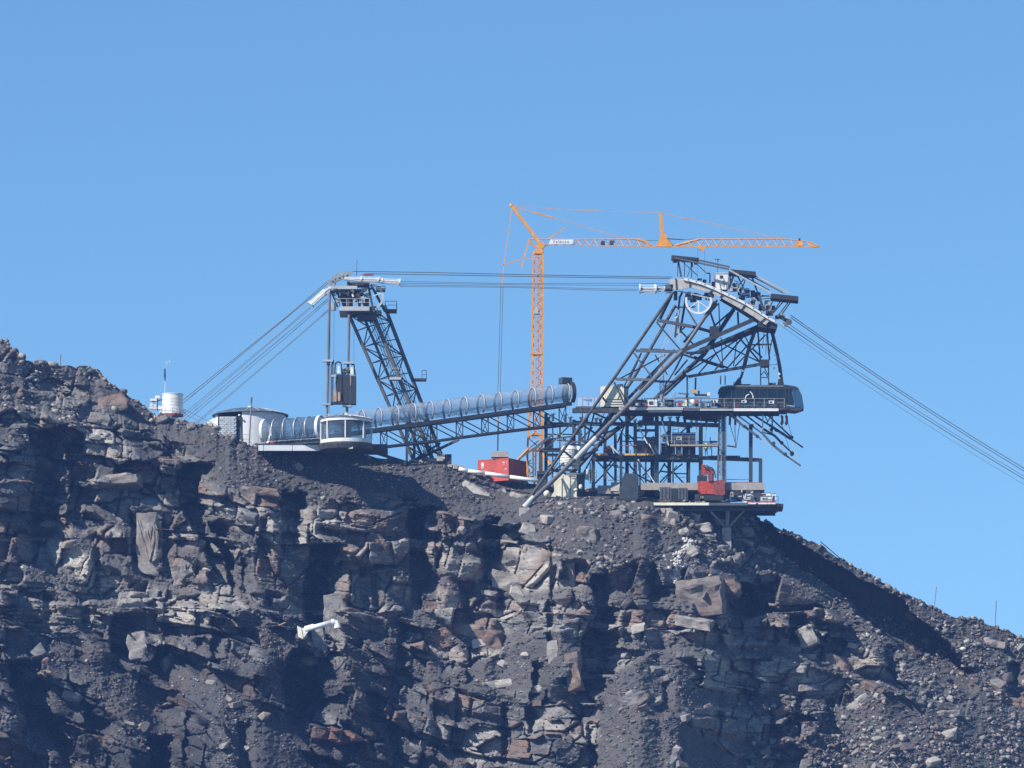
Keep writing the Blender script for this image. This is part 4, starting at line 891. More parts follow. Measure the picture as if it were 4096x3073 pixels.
while x < 3225:
    if not (2595 < x < 2712):
        for dy in (-JW, JW): lat.bar(P(x, 984, YC + dy), P(x + 17, yu(x + 17), YC), .075); lat.bar(P(x + 17, yu(x + 17), YC), P(x + 34, 984, YC + dy), .075)
        lat.bar(P(x, 985, YC - JW), P(x, 985, YC + JW), .05)
    x += 34
t.part('jib_lattice', lat, M_ORANGE, stuff=True)
t.part('jib_motor', box2(fE_, 1395, 510, 1440, 550, YC - .3, YC + .3), M_DARK); t.part('jib_motor', box2(fE_, 1490, 505, 1545, 548, YC - .3, YC + .3), M_STEEL)
sg = t.part('sign_board', MB().prism([cr(812, 543, -.62), cr(1075, 543, -.62), cr(1090, 495, -.62), cr(835, 495, -.62)], (0, .06, 0)), M_WHITE, label='white name board on the jib')
cu = bpy.data.curves.new('sign_text', 'FONT'); cu.body = 'Valente'; cu.size = .62; cu.extrude = .006; cu.align_x = 'CENTER'; cu.align_y = 'CENTER'; cu.space_character = 1.25
cu.materials.append(mat('sign_blue', (.08, .12, .25), .6)); tmp = bpy.data.objects.new('tmp', cu); COL.objects.link(tmp); bpy.context.view_layer.update(); tm = bpy.data.meshes.new_from_object(tmp); bpy.data.objects.remove(tmp); tx = bpy.data.objects.new('sign_text', tm); COL.objects.link(tx); tx.parent = sg; tx.rotation_euler = (R(90), 0, 0); tx.location = cr(950, 519, -.63) - base
# fold joint with king post
t.part('joint_frame', MB().prism([crF(340, 510, -.5), crF(525, 512, -.5), crF(505, 470, -.5), crF(470, 440, -.5), crF(450, 365, -.5), crF(400, 365, -.5), crF(380, 440, -.5)], (0, 1, 0)), M_ORANGE)
t.part('joint_frame', MB().path([crF(300, 512), crF(260, 480), crF(190, 440), crF(130, 432)], .12, 8).path([crF(465, 445), crF(505, 470), crF(530, 512)], .12, 8), M_ORANGE)
t.part('king_post', MB().bar(crF(412, 400), crF(392, 135), .42), M_ORANGE); t.part('joint_motor', box2(fF, 415, 362, 450, 392, YC - .4, YC + .3), M_STEEL)
t.part('folding_ram', MB().bar(crF(460, 430), crF(650, 440), .12).bar(crF(650, 440), crF(790, 432), .05).bar(crF(240, 448), crF(385, 450), .05), M_STEEL)
t.part('tip_pulley', box2(fF, 1895, 455, 1960, 510, YC - .3, YC + .3), M_ORANGE); t.part('tip_lamp', box2(fF, 1918, 425, 1940, 450, YC - .1, YC + .1), M_DARK); t.part('tip_nose', MB().prism([crF(2040, 480, -.3), crF(2150, 515, -.3), crF(2100, 522, -.3), crF(2040, 515, -.3)], (0, .6, 0)), M_ORANGE)
t.part('lift_strut', MB().bar(cr(405, 122), cr(712, 525), .42), M_ORANGE); ball_ = MB(); t.part('strut_head', ball(ball_, cr(402, 118), .28, 8), M_ORANGE)
t.part('pendant', MB().bar(cr(410, 130), cr(318, 770), .09).bar(cr(318, 770), cr(300, 1005), .12), M_ORANGE)
t.part('pendant', MB().bar(cr(305, 778), cr(535, 706), .12).bar(cr(535, 706), cr(640, 706), .05), M_ORANGE)
t.part('pendant', MB().bar(cr(600, 495), cr(540, 700), .16).bar(cr(540, 700), cr(512, 835), .14), M_ORANGE)
t.part('curved_arm', MB().path([cr(600, 492), cr(625, 535), cr(665, 570), cr(712, 592)], .13, 8), M_ORANGE)
t.part('stub_strut', MB().bar(cr(825, 482), cr(995, 364), .15), M_ORANGE)
t.part('top_pendant', MB().bar(cr(415, 125), cr(990, 160), .05).bar(cr(990, 160), cr(1380, 180), .08).bar(cr(1380, 180), crF(392, 142), .04), M_ORANGE)
t.part('pendant', MB().bar(cr(440, 140), cr(640, 190), .1).bar(cr(640, 190), cr(860, 250), .2).bar(cr(860, 250), cr(1710, 494), .07), M_ORANGE)
t.part('top_pendant', MB().bar(crF(400, 145), crF(620, 195), .05).bar(crF(620, 195), crF(740, 215), .1).bar(crF(740, 215), crF(1740, 430), .06), M_ORANGE)
t.part('ballast_rod', MB().bar(fT(975, 915, YC), fT(965, 1345, YC), .18), M_ORANGE); t.part('ballast_rod_joint', MB().bar(fT(975, 1050, YC), fT(972, 1120, YC), .27), M_ORANGE)
trolley = Thing('crane_trolley', 'orange trolley hanging under the crane jib', 'trolley', crF(850, 540))
trolley.part('frame', MB().prism([crF(795, 508, -.6), crF(905, 508, -.6), crF(850, 572, -.6)], (0, .12, 0)).prism([crF(795, 508, .5), crF(905, 508, .5), crF(850, 572, .5)], (0, .12, 0)), M_ORANGE)
trolley.part('pulley', MB().tube(crF(845, 545, -.5), crF(845, 545, .5), .28, 12), M_DRED)
for k, (xa, ya_, xb, yb_) in enumerate(((287, 1015, 0, 0), (310, 1015, 0, 0))):
    a_ = cr(xa, ya_); b_ = fT(968 + k * 30, 575, YC); c_ = fT(972 + k * 6, 920, YC)
    single('crane_wire', MB().path([a_, b_, c_], .035, 6), M_ROPE, f'{"left" if k == 0 else "right"} dark wire of the pair hanging from the crane pendant', 'wire', a_, 'wires hanging from the crane')
for k, (x0, y0, x1, y1) in enumerate(((805, 540, 800, 865), (880, 560, 875, 865))):
    single('trolley_wire', MB().tube(crF(x0, y0), fF(x1, y1, YC - .5), .018, 5), M_ROPE, f'{"left" if k == 0 else "right"} thin wire below the crane trolley', 'wire', crF(x0, y0), 'wires below the crane trolley')
# ------------------------------------------------------------------ shipping container with ballast blocks
p = P(2034, 1922, 9.6); zc0 = p.z; zc1 = P(2034, 1832, 9.6).z; ang = R(30)
dl = Vector((-math.cos(ang), math.sin(ang), 0)); dr = Vector((math.sin(ang), math.cos(ang), 0)); Ll = 124 / PXM / math.cos(ang); Lr = 71 / PXM / math.sin(ang); H = zc1 - zc0
c0 = Vector((p.x, 9.6, zc0)); t = Thing('shipping_container', 'red corrugated shipping container on the terrace', 'container', c0 + dl * Ll / 2 + dr * Lr / 2)
UZ = Vector((0, 0, 1))
def corr(c, d, n_, L, H_, nc, dep, mb):
    vs = []; 
    for k in range(nc * 4 + 1):
        ph = k % 4; off = 0 if ph in (0, 1) else dep
        q = c + d * (L * k / (nc * 4)) - n_ * off; vs += [q, q + UZ * H_]
    return mb.add(vs, [(2 * k, 2 * k + 2, 2 * k + 3, 2 * k + 1) for k in range(nc * 4)])
t.part('side_wall', corr(c0 + dr * .1 + UZ * .12, dr, Vector((math.cos(ang), -math.sin(ang), 0)), Lr - .2, H - .24, 11, .10, MB()), M_RED)
nfr = Vector((-math.sin(ang), -math.cos(ang), 0))
t.part('front_wall', corr(c0 + dl * .1 + UZ * .12, dl, nfr, Ll - .2, H - .24, 22, .018, MB()), M_RED)
t.part('rear_wall', MB().box8(c0 + dr * (Lr - .1) + dl * Ll / 2 + UZ * H / 2, dl * (Ll / 2 - .1), dr * .03, UZ * (H / 2 - .1)).box8(c0 + dl * (Ll - .1) + dr * Lr / 2 + UZ * H / 2, dr * (Lr / 2 - .12), dl * .03, UZ * (H / 2 - .1)), M_RED)
t.part('roof', MB().box8(c0 + dl * Ll / 2 + dr * Lr / 2 + UZ * (H - .05), dl * (Ll / 2 - .06), dr * (Lr / 2 - .06), UZ * .03), M_RED)
for a_, b_ in ((0, 0), (1, 0), (0, 1), (1, 1)): t.part('corner_post', MB().box8(c0 + dl * (Ll * a_ + (.05 if not a_ else -.05)) + dr * (Lr * b_ + (.05 if not b_ else -.05)) + UZ * H / 2, dl * .07, dr * .07, UZ * H / 2), M_RED)
for z_ in (.07, H - .06):
    t.part('rail', MB().box8(c0 + dl * Ll / 2 + UZ * z_ + dr * .03, dl * (Ll / 2 - .13), dr * .06, UZ * .06), M_RED); t.part('rail', MB().box8(c0 + dr * Lr / 2 + UZ * z_ + dl * .03, dr * (Lr / 2 - .13), dl * .06, UZ * .06), M_RED)
def mark(f0, z_, w_, h_, m_, nm): t.part(nm, MB().box8(c0 + dl * (Ll * f0) + nfr * .012 + UZ * z_, dl * w_ / 2, nfr * .006, UZ * h_ / 2), m_)
mark(.845, H * .74, .34, .78, M_WHITE, 'white_label'); mark(.845, H * .68, .2, .22, M_BLUE, 'label_mark')
for k, (f0, z_, w_, h_) in enumerate(((.16, .82, .34, .09), (.07, .82, .12, .09), (.15, .74, .2, .08), (.09, .52, .26, .09), (.14, .5, .08, .08))): mark(f0, H * z_, w_, h_, M_WHITE, 'lettering')
for k in range(3):
    a_ = fT(880, 1422 - k * 27, 10.4); d_ = fT(1107, 1396 - k * 27, 10.4)
    single('ballast_slab', MB().box(a_.x, d_.x, 10.4, 12.4, a_.z + .01, d_.z), M_CONC, ['bottom', 'middle', 'top'][k] + ' concrete ballast slab stacked above the red container', 'concrete slab', ((a_.x + d_.x) / 2, 17, a_.z), 'ballast slabs above the red container')
# white pipe barrier, small blocks
single('white_pipe', MB().path([P(1835, 1876, 8.6), P(1872, 1884, 8.5), P(1940, 1893, 8.3), P(2040, 1908, 8.1), P(2152, 1924, 7.6)], .27, 10), M_WHITE, 'long white pipe lying in front of the red container', 'pipe', P(2000, 1902, 9), smooth=True)
for k, (x0, y0, x1, y1, lb) in enumerate(((370, 1522, 435, 1578, 'pale concrete block left of the white pipe end, wide'), (455, 1525, 522, 1585, 'pale concrete block at the white pipe end'), (300, 1518, 360, 1555, 'low tan block furthest left on the terrace edge'),
     (690, 1610, 735, 1660, 'small concrete block in front of the container, left'), (755, 1598, 810, 1618, 'small flat stone block resting on the white pipe'), (155, 1415, 240, 1475, 'pale block at the right foot of the pylon'))):
    single('concrete_block', box2(fT, x0, y0, x1, y1, 9.9, 10.9), M_CONC, lb, 'block', fT((x0 + x1) / 2, y1, 10))
t = Thing('generator', 'dark box with white end panel beside the pylon foot', 'generator', fT(310, 1500, 11)); t.part('body', box2(fT, 262, 1385, 352, 1505, 11, 12.4), M_DARK); t.part('end_panel', box2(fT, 225, 1385, 260, 1480, 11, 12), M_WHITE); t.part('stripe', box2(fT, 275, 1400, 292, 1470, 10.95, 10.99), M_DRED)
single('red_post_block', MB().tube(P(1695, 1800, 11), P(1702, 1812, 11), .3, 10), M_WHITE, 'white drum end beside the pylon column', 'drum', P(1698, 1812, 11))
single('stone_slab', MB().prism([fN(1585, 262, -4.0), fN(1650, 262, -4), fN(1775, 345, -4.5), fN(1650, 320, -4.5)], (0, 1.2, -.3)), M_CONC, 'long pale stone slab on the slope below the white pipe', 'slab', fN(1680, 310, -4))
# ------------------------------------------------------------------ the big leaning station pylon
NL = [P(2098, 2029, 2.5), P(2210, 1925, 3), P(2495, 1640, 4), P(2728, 1406, 5), P(2866, 1200, 6)]
WL = [P(2108, 2008, 4.5), P(2465, 1500, 5.5), P(2690, 1172, 6.5)]
BL = [P(2240, 1960, 13), P(2532, 1517, 13), P(2702, 1222, 13)]
FL = [P(2215, 1972, 12), P(2400, 1773, 12), P(2620, 1596, 12), P(2816, 1418, 12), P(2935, 1238, 12)]
BB = [P(2728, 1404, 5), P(3012, 1280, 6)]; BF = [P(2800, 1404, 12), P(3068, 1306, 12)]
t = Thing('station_pylon', 'huge dark leaning steel pylon carrying the curved rope track', 'pylon', NL[0])
def poly(nm, pts, w, m_, shape='bar'):
    for a_, b_ in zip(pts, pts[1:]):
        t.part(nm, (MB().bar(a_, b_, w, w * 1.1) if shape == 'bar' else MB().tube(a_, b_, w / 2, 12)), m_)
poly('leg', [NL[0], NL[1], NL[2], NL[3]], .62, M_GREY, 'tube'); poly('leg', [NL[3], NL[4]], .5, M_GREY, 'tube')
t.part('footing', MB().box(NL[0].x - .75, NL[0].x + .7, NL[0].y - .3, NL[0].y + 1.6, NL[0].z - 1.3, NL[0].z - .1), M_CONC); t.part('foot_plate', MB().box(NL[0].x - .5, NL[0].x + .5, NL[0].y - .1, NL[0].y + 1.1, NL[0].z - .099, NL[0].z + .02), M_STEEL)
t.part('leg_foot', MB().tube(P(2097, 2031, 2.5), P(2135, 1988, 2.7), .42, 12, .34), M_LGREY); t.part('leg_sleeve', MB().tube(P(2385, 1751, 3.5), P(2300, 1838, 3.3), .36, 12), M_LGREY)
poly('leg', WL, .44, M_STEEL, 'tube'); poly('leg', BL, .44, M_STEEL, 'tube'); poly('leg', FL, .6, M_STEEL, 'tube')
poly('boom', BB, .5, M_STEEL); poly('boom', BF, .6, M_STEEL); poly('boom', [P(2760, 1420, 8.5), P(3040, 1300, 9)], .3, M_STEEL)
poly('boom', [P(2700, 1400, 8), P(2450, 1660, 8), P(2180, 1958, 7)], .36, M_STEEL); poly('boom', [P(2870, 1215, 9), P(2735, 1370, 9)], .3, M_STEEL)
MEMB = [(2628, 1281, 5, 2770, 1307, 5.3, .42), (2770, 1307, 5.3, 2868, 1334, 12, .36), (2542, 1403, 5.5, 2748, 1408, 5, .38), (2748, 1412, 5, 2810, 1412, 12, .36), (2560, 1398, 13, 2660, 1400, 13, .25), (2466, 1517, 5.5, 2605, 1520, 4.6, .36),
 (2605, 1525, 4.6, 2700, 1528, 12, .3), (2466, 1517, 5.5, 2530, 1520, 13, .25), (2626, 1289, 5, 2723, 1402, 5, .2), (2741, 1224, 6, 2790, 1306, 5.5, .2), (2717, 1318, 12, 2782, 1387, 12, .2), (2535, 1412, 5.5, 2611, 1514, 4.8, .2), (2457, 1530, 5.5, 2500, 1624, 4.4, .2),
 (2660, 1420, 13, 2470, 1520, 5.5, .16), (2565, 1413, 5.5, 2520, 1515, 13, .16), (2620, 1420, 12, 2670, 1500, 12, .18), (2470, 1600, 5, 2560, 1420, 13, .14), (2685, 1182, 6.5, 2640, 1275, 13, .34), (2720, 1185, 9, 2700, 1350, 9, .28), (2744, 1190, 9, 2720, 1330, 12, .26),
 (2700, 1230, 13, 2782, 1228, 13, .2), (2630, 1480, 6, 2560, 1560, 10, .16), (2500, 1640, 4, 2580, 1640, 12, .3), (2400, 1735, 3.6, 2470, 1720, 12, .24), (2300, 1832, 3.3, 2390, 1800, 12, .24), (2350, 1790, 3.5, 2290, 1700, 6, .2), (2280, 1770, 5, 2400, 1760, 3.6, .22),
 (2250, 1800, 5, 2320, 1860, 11, .2), (2330, 1700, 5, 2420, 1760, 11, .2), (2410, 1590, 5, 2500, 1700, 11, .2), (2200, 1880, 4.5, 2290, 1900, 12, .22), (2460, 1690, 12, 2370, 1650, 6, .2), (2540, 1600, 5, 2470, 1770, 12, .16), (2440, 1700, 4, 2330, 1900, 12, .16), (2190, 1905, 4.6, 2330, 1790, 12, .16),
 (2380, 1640, 5.2, 2330, 1840, 11, .18)]
for x0, y0, ya, x1, y1, yb, w in MEMB: t.part('brace', MB().bar(P(x0, y0, ya), P(x1, y1, yb), w), M_STEEL if w < .36 else M_GREY)
# back lattice to the right of the booms
LAT = [(2731, 1418, 2894, 1472, .22), (2776, 1427, 2912, 1472, .22), (2749, 1505, 3045, 1454, .22), (2755, 1510, 3045, 1461, .18), (2749, 1490, 2960, 1352, .2), (2790, 1500, 2870, 1408, .16), (2860, 1480, 2975, 1345, .18), (2912, 1470, 3000, 1370, .16), (2940, 1466, 3062, 1340, .16),
 (2731, 1418, 2700, 1480, .2), (2894, 1472, 2840, 1370, .12), (2960, 1355, 3045, 1455, .18), (3010, 1395, 3048, 1430, .18), (2900, 1380, 3045, 1452, .16), (2990, 1380, 3085, 1378, .2), (2980, 1345, 3000, 1384, .12), (2884, 1350, 2892, 1470, .12), (2948, 1360, 2934, 1466, .12), (3032, 1330, 3042, 1450, .2), (3068, 1320, 3078, 1440, .2),
 (2748, 1300, 2700, 1345, .16), (2868, 1334, 2810, 1412, .24), (2868, 1334, 2935, 1238, .3), (2850, 1310, 2920, 1250, .2), (2838, 1240, 2868, 1330, .2), (2775, 1390, 2868, 1334, .2), (2951, 1250, 2954, 1310, .26), (2875, 1212, 2880, 1334, .14), (2700, 1500, 2749, 1440, .18), (2650, 1590, 2745, 1500, .26), (2600, 1640, 2700, 1480, .16)]
for x0, y0, x1, y1, w in LAT:
    t.part('lattice_bar', MB().bar(P(x0, y0, 10.5), P(x1, y1, 12.5), w), M_STEEL)
t.members('hanging_post', [(fI(1158, 350, 10), fI(1160, 740, 10), .24), (fI(1272, 370, 11), fI(1262, 600, 11), .24), (fI(880, 430, 9), fI(805, 745, 9), .18)], M_STEEL)
t.part('node_block', box2(fJ, 672, 382, 768, 455, 10, 12), M_DARK); t.part('node_block', box2(fH, 1080, 800, 1170, 890, 9, 12), M_DARK)
for a_, b_ in ((672, 668), (758, 762)): t.part('ladder_post', MB().bar(fJ(a_, 440, 9.6), fJ(b_, 912, 9.6), .17), M_STEEL)
t.part('ladder_brace', MB().bar(fJ(672, 560, 9.6), fJ(712, 515, 9.6), .12).bar(fJ(712, 515, 9.6), fJ(762, 600, 9.6), .12).bar(fJ(680, 582, 9.6), fJ(750, 582, 9.6), .12).bar(fJ(700, 450, 9.6), fJ(755, 560, 9.6), .12), M_STEEL)
# service mast, white, inside the pylon
b = fI(800, 745, 9); ms = Thing('service_mast', 'slender pale lattice mast inside the station pylon', 'mast', b)
for dx in (0, 52): ms.part('chord', MB().bar(fI(800 + dx, 745, 9), fI(790 + dx, 60, 9), .1).bar(fI(790 + dx, 60, 9), fH(770 + dx * .4, 640, 9), .09), M_LGREY)
ms.part('lacing', zigzag(MB(), fI(800, 745, 9), fI(795, 20, 9), fI(852, 745, 9), fI(845, 20, 9), 26, .05), M_LGREY, stuff=True)
ms.part('upper_mast', MB().bar(fH(775, 960, 8), fH(768, 640, 8), .2), M_LGREY); ms.part('bracket', MB().bar(fH(735, 720, 8), fH(770, 700, 8), .14), M_CREAM)
# curved rope track
tp = [(478, 878), (560, 868), (640, 873), (720, 892), (850, 930), (980, 982), (1090, 1035), (1200, 1085), (1330, 1152), (1450, 1226), (1560, 1300), (1600, 1332)]
bt = [(520, 985), (570, 1000), (640, 985), (715, 968), (830, 1000), (940, 1018), (1050, 1078), (1170, 1145), (1290, 1212), (1420, 1290), (1500, 1350), (1555, 1385)]
b = fF(1000, 1050, 8); t2 = Thing('rope_track', 'curved beige rope track with white top on the station pylon', 'rope track', b)
for yy, nm in ((6.0, 'side_plate'), (11.6, 'side_plate')):
    for k in range(len(tp) - 1):
        q = [fF(*tp[k], yy), fF(*tp[k + 1], yy), fF(*bt[k + 1], yy), fF(*bt[k], yy)]
        ctr = sum(q, Vector()) / 4; q = [ctr + (v_ - ctr) * .985 for v_ in q]
        t2.part(nm, MB().prism(q, (0, .22, 0)), M_BEIGE)
for k in (1, 3, 5, 6, 8, 10): t2.part('stiffener', MB().bar(fF(*tp[k], 5.93), fF(*bt[k], 5.93), .14), M_STEEL)
rw = [(640, 868), (720, 884), (850, 920), (980, 972), (1090, 1024), (1200, 1074), (1330, 1140), (1450, 1213), (1560, 1288), (1660, 1340)]
for k in range(len(rw) - 1): t2.part('rope_shoe', MB().prism([fF(rw[k][0], rw[k][1] - 10, 5.7), fF(rw[k + 1][0] - .5, rw[k + 1][1] - 10, 5.7), fF(rw[k + 1][0] - .5, rw[k + 1][1] + 18, 5.7), fF(rw[k][0], rw[k][1] + 18, 5.7)], (0, .7, 0)), M_WHITE)
for k in range(len(rw) - 1): t2.part('rope_shoe', MB().bar(fF(rw[k][0], rw[k][1] + 4, 11.6), fF(rw[k + 1][0], rw[k + 1][1] + 4, 11.6), .8, .3), M_GREY)
for k in range(13):
    f = k / 12 * (len(rw) - 1.001); i = int(f); q = lerp(fF(*rw[i], 5.65), fF(*rw[i + 1], 5.65), f - i); t2.part('clamp', MB().box8(q, (.05, 0, 0), (0, .04, 0), (0, 0, .05)), M_STEEL)
for k in range(1, len(tp) - 1): t2.part('cross_beam', MB().bar(fF(bt[k][0], bt[k][1] - 20, 6.2), fF(bt[k][0], bt[k][1] - 20, 11.6), .35), M_STEEL)
t2.part('under_chord', MB().path([fF(1060, 1095, 9), fF(1240, 1200, 9), fF(1430, 1320, 9), fF(1560, 1390, 9)], .3, 8), M_STEEL)
t2.part('nose_block', MB().prism([fF(1480, 1330, 6.3), fF(1600, 1340, 6.3), fF(1690, 1380, 6.3), fF(1670, 1430, 6.3), fF(1450, 1400, 6.3)], (0, 5, 0)), M_DARK)
t2.part('under_rail', MB().bar(fF(590, 1008, 6.6), fF(1020, 1105, 6.6), .16), M_LGREY)
t2.part('left_bracket', MB().box8(fF(485, 975, 7.5), (.55, 0, 0), (0, 1.5, 0), (0, 0, .3)), M_GREY); t2.part('left_bracket', MB().bar(fF(440, 945, 7), fF(520, 945, 7), .1).bar(fF(450, 1030, 7), fF(560, 1020, 7), .12), M_STEEL)
t2.members('hanger', [(fF(560, 1010, 8), fF(560, 1110, 8), .5), (fF(640, 1010, 8), fF(600, 1090, 8), .3), (fF(880, 1040, 8), fF(900, 1110, 8), .2), (fF(760, 1040, 9), fF(740, 1110, 9), .2), (fF(830, 1040, 9), fF(835, 1110, 9), .16)], M_STEEL)
mb = MB()
for k in range(26):
    q = fF(rr.uniform(680, 960), rr.uniform(1035, 1115), rr.uniform(7, 10.5)); mb.box8(q, (rr.uniform(.1, .45), 0, 0), (0, .3, 0), (0, 0, rr.uniform(.08, .3)))
t2.part('drive_gear', mb, M_STEELB, stuff=True)
q = fF(812, 1118, 5.4); wh = t2.part('sheave', MB().arc(q, (1, 0, 0), (0, 0, 1), 1.72, .22, .26, R(-197), R(17), 32), M_WHITE, label='white drive wheel')
for a in (-90, -38, -142): t2.part('spoke', MB().bar(q, q + Vector((math.cos(R(a)) * 1.66, 0, math.sin(R(a)) * 1.66)), .18 if a in (-90, -35, -145) else .09), M_WHITE, parent=wh)
# gantry above the track
g_ = Thing('roof_gantry', 'dark stepped maintenance gantry standing above the rope track', 'gantry', fF(1300, 900, 9))
for (x0, y0, x1, y1, hpx) in ((515, 610, 818, 640, 30), (1150, 765, 1448, 793, 44), (1615, 1035, 1918, 1066, 52)):
    for kk, (ya, yb) in enumerate(((5.5, 8.3), (8.4, 11.4))):
        a_ = fF(x0, y0, ya); d_ = fF(x1, y1, ya); hh = hpx * .36166 / PXM
        g_.part('walkway', MB().prism([a_, d_, d_ - Vector((0, 0, hh)), a_ - Vector((0, 0, hh))], (0, yb - ya, 0)), M_DARK)
for (x0, y0, x1, y1, Y0, w, m_) in ((540, 640, 1150, 768, 5.6, .22, M_GREY), (760, 655, 1160, 742, 11.3, .22, M_GREY), (1150, 775, 1620, 1035, 5.6, .22, M_LGREY), (1240, 805, 1600, 1000, 6.4, .14, M_GREY), (1400, 815, 1810, 1035, 11.3, .26, M_LGREY), (1350, 815, 1750, 1030, 10.5, .14, M_GREY),
    (525, 630, 530, 690, 5.6, .14, M_STEEL), (530, 682, 575, 685, 6, .3, M_DARK), (586, 665, 622, 850, 6.2, .26, M_STEEL), (585, 660, 583, 850, 11, .1, M_STEEL), (660, 670, 658, 850, 9, .1, M_STEEL), (742, 680, 735, 860, 6.2, .14, M_STEEL), (738, 680, 740, 740, 7, .3, M_STEEL), (620, 670, 805, 840, 9, .09, M_STEEL), (735, 720, 690, 850, 8, .08, M_STEEL), (800, 715, 905, 815, 8.5, .09, M_STEEL), (905, 812, 942, 812, 8.5, .16, M_DRED), (940, 812, 938, 920, 8.5, .18, M_DRED), (765, 705, 800, 706, 6, .26, M_DARK),
    (1210, 815, 1145, 985, 6, .34, M_STEEL), (1160, 800, 1165, 960, 11, .2, M_STEEL), (1240, 830, 1325, 1005, 6.3, .2, M_STEEL), (1370, 820, 1385, 850, 7, .4, M_STEEL), (1395, 830, 1480, 1060, 7, .22, M_STEEL), (1480, 1060, 1540, 1230, 7, .34, M_STEEL), (1330, 880, 1290, 1010, 8, .14, M_STEEL), (1320, 870, 1230, 980, 10, .14, M_STEEL),
    (1645, 1100, 1560, 1265, 6, .16, M_STEEL), (1728, 1110, 1618, 1270, 6, .16, M_STEEL), (1760, 1115, 1640, 1250, 11, .14, M_GREY), (1818, 1115, 1690, 1290, 6, .2, M_GREY), (1840, 1120, 1740, 1260, 11, .14, M_GREY), (1600, 1060, 1340, 1080, 8, .12, M_STEEL), (1620, 1090, 1400, 1100, 8, .1, M_STEEL), (1510, 1060, 1600, 1065, 7, .18, M_STEEL)):
    g_.part('strut', MB().bar(fF(x0, y0, Y0), fF(x1, y1, Y0), w), m_)
# machinery clutter along the track: each an object of its own
cl = Thing('track_machinery', 'grey machinery cluster behind the right half of the rope track', 'machinery', fF(1400, 1080, 9))
for (x0, y0, x1, y1, ya, yb, m_) in ((1190, 920, 1240, 1000, 8, 9.5, M_GREY), (1250, 960, 1290, 1040, 8, 9.5, M_STEEL), (1160, 960, 1190, 1010, 7.4, 8, M_LGREY), (1330, 990, 1380, 1060, 8, 9, M_GREY), (1300, 1030, 1350, 1055, 7, 8, M_BLUE), (1390, 1000, 1440, 1060, 8, 9, M_STEELB), (1440, 1020, 1500, 1110, 9, 10, M_STEEL), (1260, 1050, 1330, 1090, 7.4, 9, M_STEELB),
     (1370, 1110, 1440, 1160, 7.4, 9, M_STEEL), (1545, 1110, 1600, 1150, 8, 9.5, M_LGREY), (1560, 1170, 1620, 1210, 8, 9.5, M_GREY), (1480, 1150, 1520, 1210, 8, 9.6, M_STEELB), (1620, 1170, 1660, 1210, 8, 9, M_STEEL), (1560, 1225, 1640, 1260, 7.5, 9.5, M_STEEL), (860, 880, 900, 905, 8, 9, M_STEEL), (800, 868, 850, 880, 8, 9, M_GREY), (960, 905, 990, 950, 8, 9, M_STEEL)):
    cl.part('machine_box', box2(fF, x0, y0, x1, y1, ya, yb), m_)
for (x, y, r_) in ((1215, 935, .5), (1290, 1000, .45), (1420, 1130, .5), (1580, 1190, .45), (1350, 1010, .4)): q = fF(x, y, 7.2); cl.part('pulley', MB().arc(q, (1, 0, 0), (0, 0, 1), r_, .12, .12, 0, 2 * math.pi, 18), M_LGREY)
cb = Thing('white_cabinet', 'white cabinet with small dark window above the rope track', 'cabinet', fF(1070, 985, 8)); cb.part('body', box2(fF, 1002, 815, 1138, 990, 7.2, 9.2), M_WHITE); cb.part('window', box2(fF, 1048, 835, 1082, 868, 7.14, 7.19), M_DARK); cb.part('corner_strip', box2(fF, 994, 812, 1001, 960, 7.2, 9.2), M_DRED); cb.part('corner_strip', box2(fF, 1139, 850, 1146, 940, 7.2, 9.2), M_DRED)
for (x0, y0, x1, y1) in ((1040, 905, 1060, 990), (1090, 870, 1086, 960), (1045, 930, 1120, 925), (1120, 930, 1122, 990), (1015, 870, 1040, 905)): cb.part('cable', MB().bar(fF(x0, y0, 7.1), fF(x1, y1, 7.1), .05), M_STEEL)
cb.part('lid', box2(fF, 1000, 806, 1140, 813, 7.1, 9.3), M_WHITE)
an = Thing('wind_mast', 'thin weather mast with crossbar above the white cabinet', 'mast', fF(1022, 800, 9.5)); an.part('pole', MB().tube(fF(1018, 830, 9.5), fF(1026, 655, 9.5), .05), M_ROPE); an.part('crossbar', MB().tube(fF(995, 658, 9.5), fF(1058, 663, 9.5), .04).tube(fF(992, 645, 9.5), fF(1000, 670, 9.5), .03), M_STEEL); an.part('sensor', ball(MB(), fF(1026, 660, 9.5), .13, 8), M_STEEL)
rope_cage('rope_cage', 'white rope cage at the left end of the curved track', [(fF(165, 985, 7), .62), (fF(335, 985, 7), .6), (fF(440, 985, 7.2), .3)], 0, 0, 'white rope cages at the two pylon heads')
rc = Thing('rope_anchor', 'steel rope clamp block at the lower right end of the track', 'clamp', fF(1760, 1330, 8))
rc.part('block', MB().bar(fF(1690, 1275, 7), fF(1820, 1350, 7), .7, .5), M_STEEL); rc.part('plate', MB().bar(fF(1745, 1370, 6.6), fF(1800, 1385, 6.6), .5), M_TUBE); rc.part('plate', MB().bar(fF(1720, 1265, 6.4), fF(1800, 1310, 6.4), .2), M_LGREY); rc.part('plate', MB().bar(fF(1690, 1350, 6.4), fF(1760, 1395, 6.4), .24), M_LGREY); rc.part('drum', MB().tube(fF(1815, 1350, 5.8), fF(1815, 1350, 8.4), .42, 12), M_GREY)
rc.part('block', MB().bar(fF(1660, 1300, 9), fF(1760, 1290, 9), .5), M_GREY)
